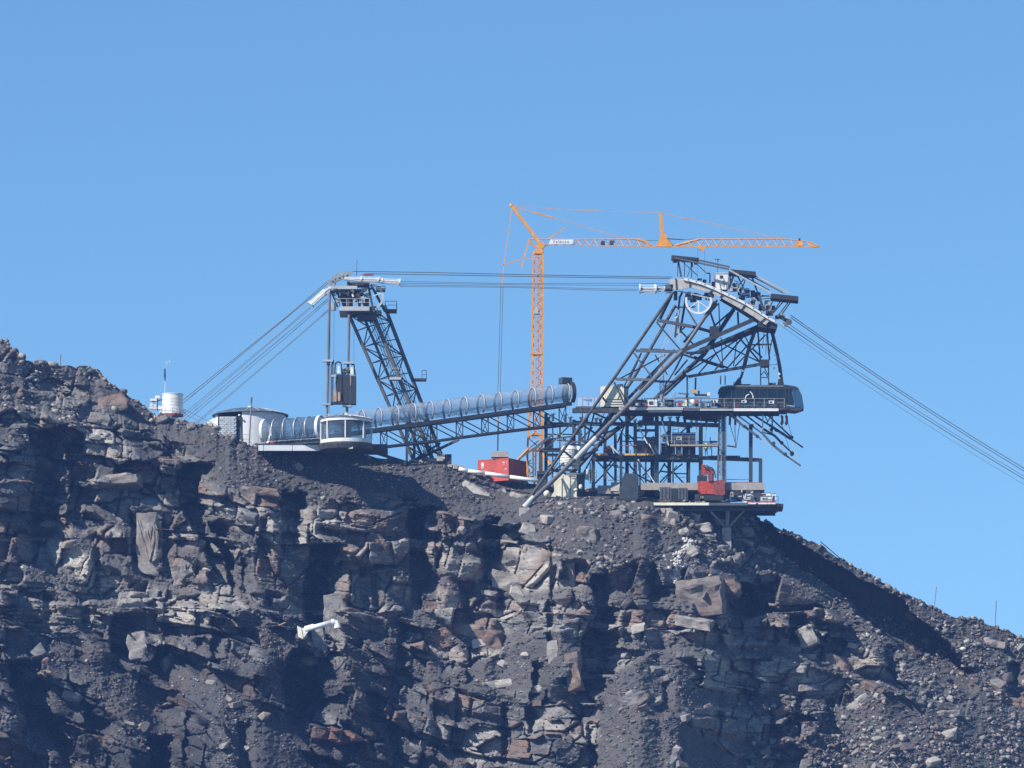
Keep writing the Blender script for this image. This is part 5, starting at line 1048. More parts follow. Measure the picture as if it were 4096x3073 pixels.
# ------------------------------------------------------------------ station deck hanging in the pylon
zt = fI(900, 762, 5).z; zb = fI(900, 800, 5).z; xl = P(2290, 1640, 5).x; xr = fJ(965, 950, 5).x; xm = fI(250, 780, 5).x
dk = Thing('station_deck', 'long grey station deck running through the leaning pylon', 'deck', ((xl + xr) / 2, 10, zb))
dk.part('slab', MB().box(xl, xr, 5.3, 8.8, zb + .05, zt - .05), M_STEEL)
dk.part('edge_beam', MB().box(xm, fI(1100, 0, 5).x, 5.0, 5.28, zb, zt), M_LGREY); dk.part('edge_beam', MB().box(xl, xm - .01, 5.05, 5.28, zb - .35, zb + .2), M_STEEL)
a_ = fI(1112, 765, 5); d_ = fI(1700, 810, 5); dk.part('edge_beam', MB().box(a_.x, d_.x, 5.0, 5.28, d_.z, a_.z), M_GREY)
a_ = fJ(370, 925, 5); d_ = fJ(868, 955, 5); dk.part('toe_board', MB().box(a_.x, d_.x, 4.85, 4.98, d_.z, a_.z), M_WHITE, label='bright white toe board')
a_ = fJ(0, 930, 5); d_ = fJ(365, 950, 5); dk.part('toe_board', MB().box(a_.x, d_.x, 4.9, 4.98, d_.z, a_.z), M_LGREY)
dk.part('floor_girder', MB().box(xm, xr, 6, 6.4, zb - .4, zb + .04), M_STEEL); dk.part('floor_girder', MB().box(xm, xr - 1, 8.1, 8.5, zb - .4, zb + .04), M_STEEL)
a_ = fI(1115, 815, 6); d_ = fI(1550, 890, 6); dk.part('belly_box', MB().prism([fI(1115, 812, 6.5), fI(1700, 812, 6.5), fI(1560, 892, 6.5), fI(1115, 850, 6.5)], (0, 6, 0)), M_DARK)
a_ = fI(500, 800, 5); d_ = fI(1090, 830, 5); dk.part('belly_box', MB().box(a_.x, d_.x, 5.6, 8, d_.z, a_.z - .1), M_STEEL); dk.part('lower_trim', MB().box(a_.x + 1.5, d_.x, 5.3, 5.4, d_.z + .05, d_.z + .25), M_LGREY)
railing(dk, [Vector((xm + 3.5, 5.1, zt)), Vector((fJ(930, 0, 5).x, 5.1, zt))], 1.22, M_GALV, .045, 1.3)
railing(dk, [Vector((xm, 8.7, zt)), Vector((xr, 8.7, zt))], 1.2, M_STEEL, .05, 1.5)
# left end gangway between tunnel and deck
gl = fG(800, 375, 12); gr = fG(1100, 385, 8); gw = Thing('gangway', 'glazed gangway joining the glass tunnel to the station deck', 'gangway', gl)
gw.part('floor', MB().prism([fG(780, 375, 14), fG(850, 372, 14), fG(1110, 378, 9), fG(1110, 415, 9), fG(900, 410, 12), fG(780, 385, 14)], (0, 2.6, 0)), M_STEEL)
gw.part('top_rail', MB().bar(fG(790, 240, 14), fG(1000, 250, 11), .09).bar(fG(1000, 252, 11), fG(1100, 268, 9), .07).bar(fG(860, 285, 13), fG(960, 292, 11), .16), M_GALV)
for x in (860, 935, 1000, 1060): gw.part('post', MB().bar(fG(x, 380, 14 - (x - 800) / 60), fG(x, 255, 14 - (x - 800) / 60), .09), M_GALV)
for x in (800, 866, 940, 1004): gw.part('glass_pane', MB().prism([fG(x + 4, 370, 13.9 - (x - 800) / 60), fG(x + 60, 370, 13.1 - (x - 800) / 60), fG(x + 60, 275, 13.1 - (x - 800) / 60), fG(x + 4, 270, 13.9 - (x - 800) / 60)], (0, .03, 0)), G_TUN)
gw.part('prop', MB().bar(fG(860, 380, 13), fG(856, 560, 13), .16), M_STEEL); gw.part('prop', MB().bar(fG(1000, 415, 11), fG(1110, 580, 11), .1).bar(fG(1060, 590, 11), fG(1130, 430, 11), .1), M_GALV)
# cream container on the deck
a_ = fI(42, 752, 6); d_ = fI(318, 482, 6); cc = Thing('cream_container', 'cream container on the left end of the station deck', 'container', (a_.x + 1.4, 7, a_.z))
cc.part('front_wall', MB().box(a_.x + .3, d_.x, 6, 6.08, a_.z, d_.z), M_CREAM); cc.part('end_wall', MB().box(d_.x + .01, d_.x + .62, 6.0, 8.6, a_.z + .1, d_.z), M_STEELB, label='end coloured blue grey for shade'); cc.part('roof', MB().box(a_.x + .2, d_.x, 6, 8.6, d_.z + .01, d_.z + .08), M_CREAM)  # end wall of the cream box in blue grey, shade put into its colour
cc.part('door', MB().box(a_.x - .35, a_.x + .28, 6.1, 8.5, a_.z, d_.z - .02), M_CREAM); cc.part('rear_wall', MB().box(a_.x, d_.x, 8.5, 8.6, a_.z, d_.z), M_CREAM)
for y in (655, 690, 722): q = fI(180, y, 5.9); cc.part('shelf_line', MB().box(a_.x + .5, d_.x - .1, 5.92, 5.98, q.z - .03, q.z + .03), M_STEEL)
a2 = fI(230, 470, 6.5); cc.part('roof_unit', MB().box(a2.x, a2.x + .8, 6.5, 7.5, d_.z + .09, d_.z + .35), M_STEEL)
# deck equipment
def item(name, label, cat, x0, y0, x1, y1, ya, yb, m_, f=fI, group=None):
    mb = box2(f, x0, y0, x1, y1, ya, yb); q = f((x0 + x1) / 2, y1, (ya + yb) / 2)
    th = Thing(name, label, cat, q, group); th.part('body', mb, m_)
    a_ = f(x0, y1, ya); d_ = f(x1, y0, ya); w_ = d_.x - a_.x; h_ = d_.z - a_.z
    th.part('lid', MB().box(a_.x - .03, d_.x + .03, ya - .03, yb + .03, d_.z + .004, d_.z + .05), M_STEEL if m_ is not M_STEEL else M_GREY)
    th.part('front_panel', MB().box(a_.x + w_ * .15, a_.x + w_ * .6, ya - .03, ya - .004, a_.z + h_ * .2, a_.z + h_ * .7), M_STEELB if m_ not in (M_STEELB,) else M_LGREY)
    return th
item('white_bale', 'white striped bale standing on the station deck behind the pylon leg', 'bale', 635, 655, 755, 748, 6.2, 7.6, M_WHITE)
item('grey_crate', 'grey crate right of the cream container on the deck', 'crate', 460, 690, 540, 750, 6.5, 7.6, M_STEELB)
item('brown_crate', 'low brown crate behind the pylon leg on the deck', 'crate', 555, 700, 625, 748, 7, 8, M_DRED)
item('tool_chest', 'blue grey tool chest right of the white bale', 'chest', 765, 685, 830, 750, 6.5, 7.6, M_LGREY)
item('control_cabinet', 'dark control cabinet in the middle of the deck', 'cabinet', 895, 665, 985, 752, 6.5, 7.6, M_STEELB)
item('orange_crate', 'orange and red crate left of the pale sacks', 'crate', 1035, 680, 1095, 745, 6.5, 7.5, M_OREDM)
th = Thing('sack', 'pale leaning sack next to the orange crate on the deck', 'sack', fI(1130, 745, 7)); th.part('body', MB().prism([fI(1090, 745, 6.4), fI(1155, 748, 6.4), fI(1155, 660, 6.4), fI(1125, 668, 6.4)], (0, .9, 0)), M_CREAM)
q = fI(1232, 705, 7); single('drum', MB().tube(q + Vector((-.2, 0, -.1)), q + Vector((.2, 0, .1)), .5, 14), M_CREAM, 'cream cable drum on the middle of the deck', 'drum', q)
q = fI(1285, 705, 7); single('drum', MB().tube(q + Vector((-.25, 0, 0)), q + Vector((.25, 0, 0)), .48, 14), M_DRED, 'dark red cable drum right of the cream drum', 'drum', q)
item('white_locker', 'white locker on the deck left of the cabin', 'locker', 1502, 655, 1562, 702, 5.5, 6.2, M_WHITE)
item('white_locker', 'white locker mounted on the railing below the cabin front', 'locker', 460, 832, 515, 862, 4.7, 5.0, M_WHITE, fJ)
item('white_locker', 'white double locker on the railing below the cabin door', 'locker', 762, 835, 820, 870, 4.7, 5.0, M_WHITE, fJ)
item('grey_winch', 'grey winch box left of the white locker', 'winch', 1350, 690, 1400, 760, 6, 7, M_GREY); item('steel_crate', 'steel crate between winch and locker', 'crate', 1420, 690, 1470, 755, 6, 7, M_STEELB)
item('stair_box', 'dark box at the right end of the deck railing', 'box', 862, 850, 935, 925, 5.6, 6.8, M_STEEL, fJ)
item('orange_drum_rack', 'small orange rack behind the railing left of the cabin', 'rack', 390, 870, 408, 915, 5.3, 5.8, M_OREDM, fJ)
item('white_post_box', 'narrow white box behind the deck railing', 'box', 376, 860, 386, 915, 5.3, 5.8, M_WHITE, fJ)
cr2 = Thing('deck_hoist', 'long dark hoist beam lying over the middle of the deck', 'hoist', fI(1200, 640, 7.5))
cr2.part('beam', MB().bar(fI(985, 640, 7.5), fI(1460, 640, 7.5), .14), M_STEEL); cr2.part('arm', MB().bar(fI(1040, 575, 7.5), fI(1180, 590, 7.5), .2), M_TUBE); cr2.part('arm', MB().bar(fI(1260, 600, 7.5), fI(1440, 602, 7.5), .28), M_DARK); cr2.part('motor', box2(fI, 1425, 565, 1460, 610, 7.2, 7.9), M_CREAM); cr2.part('arm', MB().bar(fI(955, 640, 7.5), fI(1010, 565, 7.5), .1).bar(fI(1005, 565, 7.5), fI(1003, 750, 7.5), .15), M_GALV)
cr2.part('frame', MB().bar(fI(1150, 600, 7.5), fI(1150, 745, 7.5), .2), M_STEEL); cr2.part('head', box2(fI, 1300, 540, 1325, 580, 7.3, 7.7), M_DARK)
single('orange_hook_block', MB().prism([fI(1210, 530, 8), fI(1290, 530, 8), fI(1275, 575, 8), fI(1235, 578, 8)], (0, .6, 0)), M_PLANK, 'orange lifting block above the middle of the station deck', 'hook block', fI(1250, 578, 8))
for x in (560, 720, 860, 1170, 1340, 1600, 1680, 1850): dk.part('light_post', MB().bar(fI(x, 765, 8.6), fI(x, 640, 8.6), .12), M_STEEL)
for (x0, x1, y0) in ((400, 620, 640), (850, 960, 640), (1480, 1600, 650)): dk.part('rear_panel', box2(fI, x0, y0 + 20, x1, 745, 8.6, 8.68), M_STEELB)
# ------------------------------------------------------------------ cable car cabin
YK = 9.0; DK = 2.9
out = [(188, 790), (205, 720), (235, 680), (300, 668), (960, 665), (1060, 680), (1102, 712), (1128, 780), (1150, 900), (1150, 930), (1060, 955), (950, 945), (900, 925), (195, 925)]
ck = Thing('cable_car_cabin', 'long dark glazed cable car cabin docked at the right of the station deck', 'cable car', fJ(600, 925, YK + DK / 2))
b_ = [fJ(x, y, YK) for x, y in out]; 
ck.part('floor', MB().prism([fJ(195, 890, YK), fJ(940, 890, YK), fJ(1150, 925, YK), fJ(1060, 955, YK), fJ(950, 945, YK), fJ(200, 928, YK)], (0, DK, 0)), M_STEEL)
ck.part('roof', MB().prism([fJ(200, 735, YK - .05), fJ(232, 683, YK - .05), fJ(300, 668, YK - .05), fJ(960, 663, YK - .05), fJ(1060, 680, YK - .05), fJ(1095, 705, YK - .05), fJ(1060, 712, YK - .05), fJ(300, 705, YK - .05), fJ(230, 735, YK - .05)], (0, DK + .1, 0)), M_DARK)
ck.part('roof_edge', MB().bar(fJ(215, 690, YK - .1), fJ(330, 676, YK - .1), .07).bar(fJ(330, 676, YK - .1), fJ(925, 678, YK - .1), .07), M_LGREY)
wx = [200, 262, 350, 400, 485, 600, 660, 745, 855, 945, 985]
for k in range(len(wx) - 1):
    ck.part('window', MB().prism([fJ(wx[k] + 5, 886, YK), fJ(wx[k + 1] - 5, 886, YK), fJ(wx[k + 1] - 5, 710, YK), fJ(wx[k] + (5 if k else 22), 712, YK)], (0, .04, 0)), G_CAB)
    ck.part('window', MB().prism([fJ(wx[k] + 5, 886, YK + DK - .05), fJ(wx[k + 1] - 5, 886, YK + DK - .05), fJ(wx[k + 1] - 5, 710, YK + DK - .05), fJ(wx[k] + 5, 712, YK + DK - .05)], (0, .04, 0)), G_CAB)
    ck.part('pillar', MB().bar(fJ(wx[k + 1], 890, YK), fJ(wx[k + 1], 706, YK), .12), M_DARK)
ck.part('nose_window', MB().prism([fJ(990, 886, YK), fJ(1040, 895, YK), fJ(1040, 850, YK), fJ(1015, 715, YK), fJ(990, 713, YK)], (0, .04, 0)), G_CAB)
ck.part('nose_glass', MB().prism([fJ(1020, 712, YK), fJ(1092, 708, YK), fJ(1128, 780, YK), fJ(1148, 900, YK), fJ(1145, 922, YK), fJ(1048, 900, YK)], (0, DK, 0)), mat('cabin_nose', (.035, .085, .15), .12, 0, .1, 1), label='blue glazed nose')
ck.part('logo', MB().path([fJ(498, 830, YK - .06), fJ(512, 785, YK - .06), fJ(545, 768, YK - .06)], .08, 6).path([fJ(552, 738, YK - .06), fJ(575, 760, YK - .06), fJ(590, 800, YK - .06), fJ(585, 820, YK - .06)], .08, 6), M_WHITE)
ck.part('roof_unit', box2(fJ, 765, 640, 840, 662, YK + .8, YK + 2.2), M_STEEL); ck.part('roof_unit', box2(fJ, 440, 655, 560, 664, YK + .5, YK + 2), M_STEEL)
for x in (350, 660, 860): ck.part('interior_post', MB().tube(fJ(x, 890, YK + 1.4), fJ(x, 705, YK + 1.4), .05), M_LGREY)
hg = Thing('cabin_hanger', 'dark curved hanger arm above the left half of the cabin', 'hanger', fJ(420, 660, 10.4)); hp = [fJ(610, 60, 9.6), fJ(560, 200, 9.9), fJ(510, 370, 10.2), fJ(485, 480, 10.4), fJ(455, 580, 10.4), fJ(400, 650, 10.4)]
for a_, b_ in zip(hp, hp[1:]): hg.part('arm', MB().bar(a_, b_, .5, .34), M_STEEL)
hg.part('foot', MB().prism([fJ(368, 662, 10), fJ(460, 662, 10), fJ(455, 590, 10), fJ(425, 585, 10)], (0, .9, 0)), M_DARK); hg.part('lamp', box2(fJ, 455, 500, 480, 516, 9.8, 10.1), M_CREAM); hg.part('lamp', box2(fJ, 368, 632, 388, 652, 9.7, 9.95), M_CREAM)
hg2 = Thing('cabin_hanger', 'dark hanger arm with white rungs above the cabin nose', 'hanger', fJ(890, 660, 10.4)); hp = [fJ(790, 60, 9.2), fJ(815, 150, 9.4), fJ(850, 300, 9.8), fJ(880, 450, 10), fJ(895, 560, 10.2), fJ(905, 655, 10.4)]
for a_, b_ in zip(hp, hp[1:]): hg2.part('arm', MB().bar(a_, b_, .36, .34), M_STEEL)
hg2.part('foot', MB().prism([fJ(855, 662, 10), fJ(930, 662, 10), fJ(915, 590, 10), fJ(870, 590, 10)], (0, .9, 0)), M_DARK)
for (x, y) in ((815, 265), (825, 300), (832, 335), (845, 385), (850, 430), (878, 542), (878, 590)): hg2.part('rung', MB().bar(fJ(x - 12, y, 9.6), fJ(x + 10, y, 9.6), .09), M_WHITE)
hg2.part('lamp', ball(MB(), fJ(820, 478, 9.7), .14, 8), M_WHITE); hg2.part('lamp', box2(fJ, 865, 532, 888, 552, 9.5, 9.8), M_CREAM); hg2.part('stay', MB().bar(fJ(770, 442, 10), fJ(870, 440, 10), .06).bar(fJ(800, 150, 9), fJ(765, 330, 9), .14).bar(fJ(830, 30, 9), fJ(800, 180, 9), .12), M_STEEL)
hg2.part('stay', MB().bar(fJ(710, 60, 9), fJ(690, 260, 9), .1).bar(fJ(738, 60, 9), fJ(728, 330, 9), .08).bar(fJ(700, 222, 9), fJ(790, 222, 9), .12), M_STEEL)
# ------------------------------------------------------------------ folding landing arms below the deck
ar = Thing('landing_arms', 'long grey folding arms slanting down right under the station deck', 'steel arms', fJ(600, 1000, 8))
for (x0, y0, x1, y1, Y0, w, m_) in ((330, 985, 480, 1120, 6, .34, M_GREY), (480, 1115, 640, 1235, 6, .3, M_GREY), (640, 1235, 738, 1330, 6, .16, M_LGREY), (400, 990, 700, 1210, 8, .2, M_LGREY), (700, 1210, 800, 1325, 6.6, .3, M_GREY), (800, 1325, 950, 1445, 6.6, .32, M_GREY), (950, 1445, 1115, 1560, 6.6, .22, M_GREY),
    (490, 985, 690, 1140, 10, .22, M_STEEL), (690, 1145, 830, 1230, 10, .3, M_STEEL), (830, 1230, 905, 1310, 10, .3, M_STEEL), (905, 1310, 1030, 1428, 10, .2, M_STEEL), (570, 985, 770, 1110, 12, .24, M_STEEL), (770, 1110, 1000, 1260, 12, .34, M_STEEL), (1000, 1260, 1140, 1357, 12, .2, M_DARK), (740, 990, 1010, 1240, 13.5, .2, M_STEEL),
    (697, 965, 692, 1195, 7, .16, M_LGREY), (800, 985, 798, 1200, 8, .18, M_STEEL), (715, 1000, 750, 1070, 8, .14, M_STEEL), (790, 1000, 745, 1080, 8, .14, M_STEEL), (700, 1190, 790, 1215, 8, .14, M_STEEL)):
    ar.part('arm', MB().bar(fJ(x0, y0, Y0), fJ(x1, y1, Y0), w), m_)
for (x, y, Y0) in ((495, 1125, 6), (635, 1235, 6), (575, 1115, 8), (815, 1310, 6.6), (945, 1430, 6.6), (905, 1305, 10), (845, 1165, 12), (1015, 1245, 12), (790, 1160, 12)): ar.part('joint', MB().tube(fJ(x, y, Y0 - .35), fJ(x, y, Y0 + .35), .26, 10), M_STEEL)
q = fJ(1018, 1425, 10); ar.part('joint', MB().tube(q - Vector((0, .4, 0)), q + Vector((0, .4, 0)), .3, 10), M_DRED)
ch = [Thing('chain_hoist', 'left of the two red chain hoists under the cabin', 'hoist', fJ(905, 1040, 7)), Thing('chain_hoist', 'right of the two red chain hoists under the cabin', 'hoist', fJ(958, 1040, 7))]
for th, x in zip(ch, (908, 958)):
    th.part('body', MB().prism([fJ(x - 18, 1000, 7), fJ(x + 14, 1005, 7), fJ(x + 18, 1085, 7), fJ(x - 2, 1115, 7), fJ(x - 20, 1090, 7), fJ(x - 8, 1050, 7)], (0, .4, 0)), M_DRED)
    th.part('hook', MB().tube(fJ(x, 955, 7.2), fJ(x, 1002, 7.2), .05), M_STEEL)
    th.part('chain', MB().path([fJ(x, 1110, 7.2), fJ(x + 40, 1250, 7.2), fJ(x + 90, 1400, 7)] if x < 920 else [fJ(x + 15, 1080, 7.2), fJ(x + 60, 1240, 7.2)], .035, 5), M_ROPE)
single('white_cable', MB().path([fJ(1040, 1310, 7), fJ(1050, 1390, 7), fJ(1090, 1530, 6.8)], .05, 5), M_LGREY, 'thin pale cable ending at the lowest landing arm tip', 'cable', fJ(1050, 1380, 7))
for k, (x, lb) in enumerate(((325, 'left'), (385, 'right'))):
    th = Thing('chain_hoist', f'{lb} dark red hoist hanging under the deck beside the service shaft', 'hoist', fJ(x, 1060, 7)); th.part('body', MB().prism([fJ(x - 5, 1000, 7), fJ(x + 22, 1010, 7), fJ(x + 16, 1110, 7), fJ(x - 8, 1100, 7)], (0, .4, 0)), M_DRED)
sc_ = Thing('sling_frame', 'V shaped sling with small bar beside the service shaft', 'sling', fJ(400, 1355, 7)); sc_.part('sling', MB().path([fJ(330, 1090, 7), fJ(400, 1340, 7), fJ(440, 1090, 7)], .05, 5).path([fJ(385, 1100, 7), fJ(392, 1340, 7)], .06, 5), M_ROPE); sc_.part('bar', MB().bar(fJ(300, 1338, 7), fJ(405, 1352, 7), .2), M_STEEL)
# service shaft
ss = Thing('service_shaft', 'tall twin lattice column passing beside the steel frame', 'column', fK(1035, 960, 7))
for x0, x1, w, m_ in ((215, 198, .26, M_GREY), (262, 262, .4, M_STEEL), (240, 232, .14, M_GALV), (286, 286, .12, M_GALV)): ss.part('post', MB().bar(fJ(x0, 985, 7), fJ(x1, 1660, 7), w).bar(fJ(x1, 1661, 7), fK(985 + (x1 - 198) * 1.3, 950, 7), w), m_)
ss.part('lacing', zigzag(MB(), fJ(215, 985, 7.2), fJ(198, 1660, 7.2), fJ(262, 985, 7.2), fJ(262, 1660, 7.2), 22, .07), M_GALV, stuff=True)
for dx in (0, 10): ss.part('guide', MB().bar(fJ(228 + dx * 5, 560, 9), fJ(228 + dx * 5, 660, 9), .16), M_GREY)
# ------------------------------------------------------------------ steel skeleton of the new station building
sf = Thing('steel_frame_building', 'dark steel skeleton of the unfinished station building', 'building', P(2650, 1960, 14))
YR = [8.5, 13.0, 18.0]
colsF = [(2184, 1655, 1960, .42, 2), (2296, 1680, 1960, .42, 2), (2318, 1690, 1960, .34, 1), (2240, 1690, 1950, .18, 2), (2211, 1690, 1950, .14, 2), (2373, 1830, 1960, .44, 0), (2420, 1690, 1960, .40, 1), (2462, 1735, 1950, .32, 2), (2484, 1735, 1955, .34, 0), (2508, 1660, 1955, .44, 1), (2541, 1692, 1960, .44, 0), (2583, 1695, 1955, .22, 0), (2627, 1660, 1985, .50, 0),
  (2610, 1840, 1965, .5, 1), (2677, 1700, 1965, .46, 1), (2692, 1770, 1950, .2, 0), (2753, 1700, 1960, .48, 1), (2757, 1790, 1952, .26, 0), (2803, 1700, 1970, .50, 0), (3003, 1701, 1965, .46, 0), (3042, 1836, 1968, .44, 0), (2340, 1700, 1850, .2, 0), (2560, 1840, 1950, .2, 2)]
for x, y0, y1, w, r_ in colsF:
    sf.part('column', MB().ibar(P(x, y1, YR[r_]), P(x, y0, YR[r_]), w, w) if w > 9 else MB().bar(P(x, y1, YR[r_]), P(x, y0, YR[r_]), w * 1.12), M_STEELB)
beams = [(2175, 1697, 2300, 1700, 2, .55), (2296, 1690, 2420, 1700, 1, .5), (2415, 1694, 2560, 1700, 0, .5), (2550, 1694, 2700, 1694, 0, .6), (2620, 1694, 2880, 1702, 0, .55), (2640, 1695, 2770, 1705, 1, .5), (2175, 1760, 2300, 1745, 2, .16), (2280, 1779, 2410, 1782, 1, .22), (2180, 1738, 2330, 1738, 2, .16), (2240, 1793, 2290, 1795, 1, .14),
  (2370, 1822, 2480, 1824, 0, .55), (2480, 1826, 2800, 1831, 0, .72), (2380, 1836, 2800, 1840, 1, .7), (2800, 1832, 3045, 1841, 0, .50), (2484, 1842, 2545, 1843, 0, .32), (2185, 1820, 2300, 1822, 1, .4), (2170, 1800, 2240, 1802, 0, .5), (2185, 1880, 2290, 1882, 1, .3), (2541, 1722, 2627, 1722, 0, .35), (2380, 1765, 2480, 1700, 1, .14), (2685, 1894, 2760, 1896, 1, .16),
  (2700, 1778, 2870, 1780, 0, .3)]
for x0, y0, x1, y1, r_, w in beams: sf.part('beam', MB().ibar(P(x0, y0, YR[r_]), P(x1, y1, YR[r_]), w * .7, w), M_STEELB)
for x, y0 in ((2184, 1655), (2627, 1655), (2753, 1700), (2803, 1700), (2508, 1692), (2677, 1700), (3003, 1841), (2541, 1690)):
    sf.part('beam', MB().ibar(P(x, y0 + 8, YR[0] + .3), P(x, y0 + 8, YR[2]), .3, .4), M_STEELB); sf.part('beam', MB().ibar(P(x, 1836, YR[0] + .4), P(x, 1836, YR[2]), .3, .5), M_STEELB)
br = [(2382, 1838, 2462, 1925), (2470, 1838, 2380, 1935), (2455, 1835, 2420, 1880), (2510, 1850, 2545, 1895), (2530, 1890, 2625, 1940), (2570, 1905, 2625, 1850), (2635, 1895, 2660, 1853), (2655, 1855, 2690, 1895), (2690, 1888, 2730, 1855), (2690, 1885, 2745, 1945), (2640, 1930, 2672, 1898), (2640, 1885, 2680, 1890), (2515, 1740, 2540, 1765), (2570, 1790, 2615, 1745), (2230, 1740, 2260, 1760), (2290, 1740, 2340, 1700),
  (2180, 1800, 2280, 1700), (2320, 1765, 2370, 1710), (2190, 1870, 2240, 1830), (2195, 1880, 2225, 1830), (2650, 1760, 2680, 1712), (2720, 1735, 2752, 1705), (2640, 1740, 2677, 1770)]
for x0, y0, x1, y1 in br: sf.part('brace', MB().bar(P(x0, y0, YR[1] + .5), P(x1, y1, YR[1] + .5), .2), M_STEELB)
for x0, y0, x1, y1 in ((2548, 1698, 2590, 1775), (2552, 1838, 2578, 1880), (2590, 1888, 2640, 1965), (2440, 1780, 2478, 1820), (2648, 1685, 2662, 1730), (2662, 1730, 2674, 1782), (2596, 1775, 2618, 1815)):
    sf.part('push_prop', MB().tube(P(x0, y0, 7.6), P(x1, y1, 7.6), .09, 8), M_WHITE, label='pale push-pull prop')
for k in range(46):
    x = rr.uniform(2190, 2860); yy = rr.choice((8.2, 10, 12.4, 15, 17.5)); y0 = rr.uniform(1700, 1800) if k % 3 else rr.uniform(1845, 1880); L_ = rr.uniform(20, 90)
    if k % 4 == 0: sf.part('conduit', MB().bar(P(x, y0, yy), P(x, y0 + L_, yy), rr.uniform(.06, .16)), rr.choice((M_STEELB, M_GALV, M_STEEL)))
    elif k % 4 == 1: sf.part('brace', MB().bar(P(x, y0, yy), P(x + L_ * rr.choice((-.8, .8)), y0 + L_, yy), .12), M_STEELB)
    elif k % 4 == 2: sf.part('secondary_beam', MB().bar(P(x, y0, yy), P(min(x + L_ * 1.3, 2870), y0 + 2, yy), .16), M_STEEL)
    else: sf.part('scaffold_tube', MB().tube(P(x, y0, yy), P(x, y0 + 45, yy), .04, 5).tube(P(x + 22, y0, yy), P(x + 22, y0 + 45, yy), .04, 5).tube(P(x, y0 + 12, yy), P(x + 22, y0 + 12, yy), .04, 5).tube(P(x, y0 + 30, yy), P(x + 22, y0 + 30, yy), .04, 5), M_GALV)
# connection stubs with bolted ends
for x, y in ((2195, 1668), (2212, 1655), (2262, 1658), (2282, 1668), (2325, 1668), (2348, 1668), (2385, 1672), (2402, 1675), (2442, 1675), (2505, 1660), (2518, 1660), (2540, 1678), (2565, 1680), (2610, 1664), (2630, 1660), (2649, 1664), (2680, 1668), (2711, 1668), (2712, 1666), (2739, 1668), (2740, 1672), (2766, 1666), (2786, 1678), (2826, 1676), (2862, 1678)):
    q = P(x, y + 30, YR[0] + rr.choice((0, 4.4, 9.2))); q2 = P(x, y + 4, q.y)
    sf.part('stub_column', MB().bar(q, q2, .34).bar(q2 + Vector((-.32, 0, .05)), q2 + Vector((.32, 0, .05)), .12).bar(q2 + Vector((-.22, 0, -.15)), q2 + Vector((.22, 0, .25)), .1), M_STEELB)
sf.part('roof_box', MB().box(P(2570, 1700, 9).x, P(2616, 1700, 9).x, 9, 11, P(0, 1694, 9).z, P(0, 1664, 9).z), M_STEELB)
for x0, x1 in ((2382, 2410), (2412, 2428), (2485, 2538), (2545, 2578), (2583, 2612), (2705, 2726)):
    nb = 3
    for k in range(nb):
        sf.part('plank', MB().box(P(x0, 0, 8).x, P(x1, 0, 8).x, 7.7 + k * .45, 8.1 + k * .45, P(0, 1823, 8).z, P(0, 1823, 8).z + .26 + (.04 * k)), M_PLANK)
for x0, x1, y in ((2828, 2955, 1822), (2955, 2985, 1829)): sf.part('plank', MB().box(P(x0, 0, 8).x, P(x1, 0, 8).x, 8.2, 9.6, P(0, y + 6, 8).z, P(0, y, 8).z), M_STEEL)
sf.part('scaffold_plank', MB().box(P(2677, 0, 6).x, P(2865, 0, 6).x, 6, 7.2, P(0, 1784, 6).z, P(0, 1778, 6).z), M_WOOD)
railing(sf, [P(2640, 1778, 6.6), P(2785, 1778, 6.6)], 1.15, M_GALV, .035, 1.0); railing(sf, [P(2590, 1800, 8.6), P(2620, 1800, 8.6)], 1.1, M_GALV, .035, .8)
for y in (1752, 1768, 1735): sf.part('guard_rail', MB().tube(P(2680, y, 7), P(2785, y, 7), .035, 5), M_GALV)
for (x0, y0, x1, y1) in ((2785, 1700, 2790, 1778), (2796, 1700, 2800, 1720), (2830, 1690, 2818, 1770), (2800, 1665, 2806, 1700), (2640, 1700, 2645, 1810), (2676, 1650, 2676, 1720)): sf.part('hose', MB().tube(P(x0, y0, 6.8), P(x1, y1, 6.8), .05, 5), M_GALV)
for y, m_ in ((1782, M_OREDM),): sf.part('barrier_tape', MB().box(P(2480, 0, 8).x, P(2542, 0, 8).x, 8.0, 8.03, P(0, y + 2, 8).z, P(0, y - 2, 8).z), m_)
for x0, x1, y, m_ in ((2408, 2428, 1906, M_OREDM), (2440, 2520, 1908, M_ROPE), (2570, 2600, 1908, M_OREDM), (2640, 2740, 1909, M_ROPE), (2900, 2995, 1918, M_DRED), (2900, 3040, 1930, M_DRED), (2430, 2500, 1921, M_ROPE)):
    sf.part('barrier_tape', MB().box(P(x0, 0, 8).x, P(x1, 0, 8).x, 8.1, 8.14, P(0, y + 1.2, 8).z, P(0, y - 1.2, 8).z), m_)
# stored things on the floors
def crate(name, label, cat, x0, y0, x1, y1, ya, yb, m_): return item(name, label, cat, x0, y0, x1, y1, ya, yb, m_, lambda a, b, Y=0: P(a, b, Y))
crate('brown_crate', 'red brown crate on the orange planks of the upper floor', 'crate', 2548, 1766, 2580, 1814, 9, 11, M_TUBE)
crate('stacked_pallet', 'grey stacked pallets between two frame columns', 'pallets', 2586, 1750, 2622, 1812, 9.5, 11, M_TUBE)
crate('white_box', 'small cream box at the top of the dark machine', 'box', 2651, 1738, 2673, 1762, 8.2, 9.4, M_CREAM)
crate('dark_machine', 'large dark machine on the upper floor of the steel frame', 'machine', 2642, 1775, 2700, 1822, 9.4, 12, M_DARK)
crate('blue_machine', 'dark blue machine behind the scaffold railing', 'machine', 2690, 1732, 2782, 1776, 8, 11, M_BLUE)
crate('blue_cabinet', 'blue cabinet standing under the scaffold plank', 'cabinet', 2704, 1786, 2726, 1820, 8.6, 10, M_BLUE)
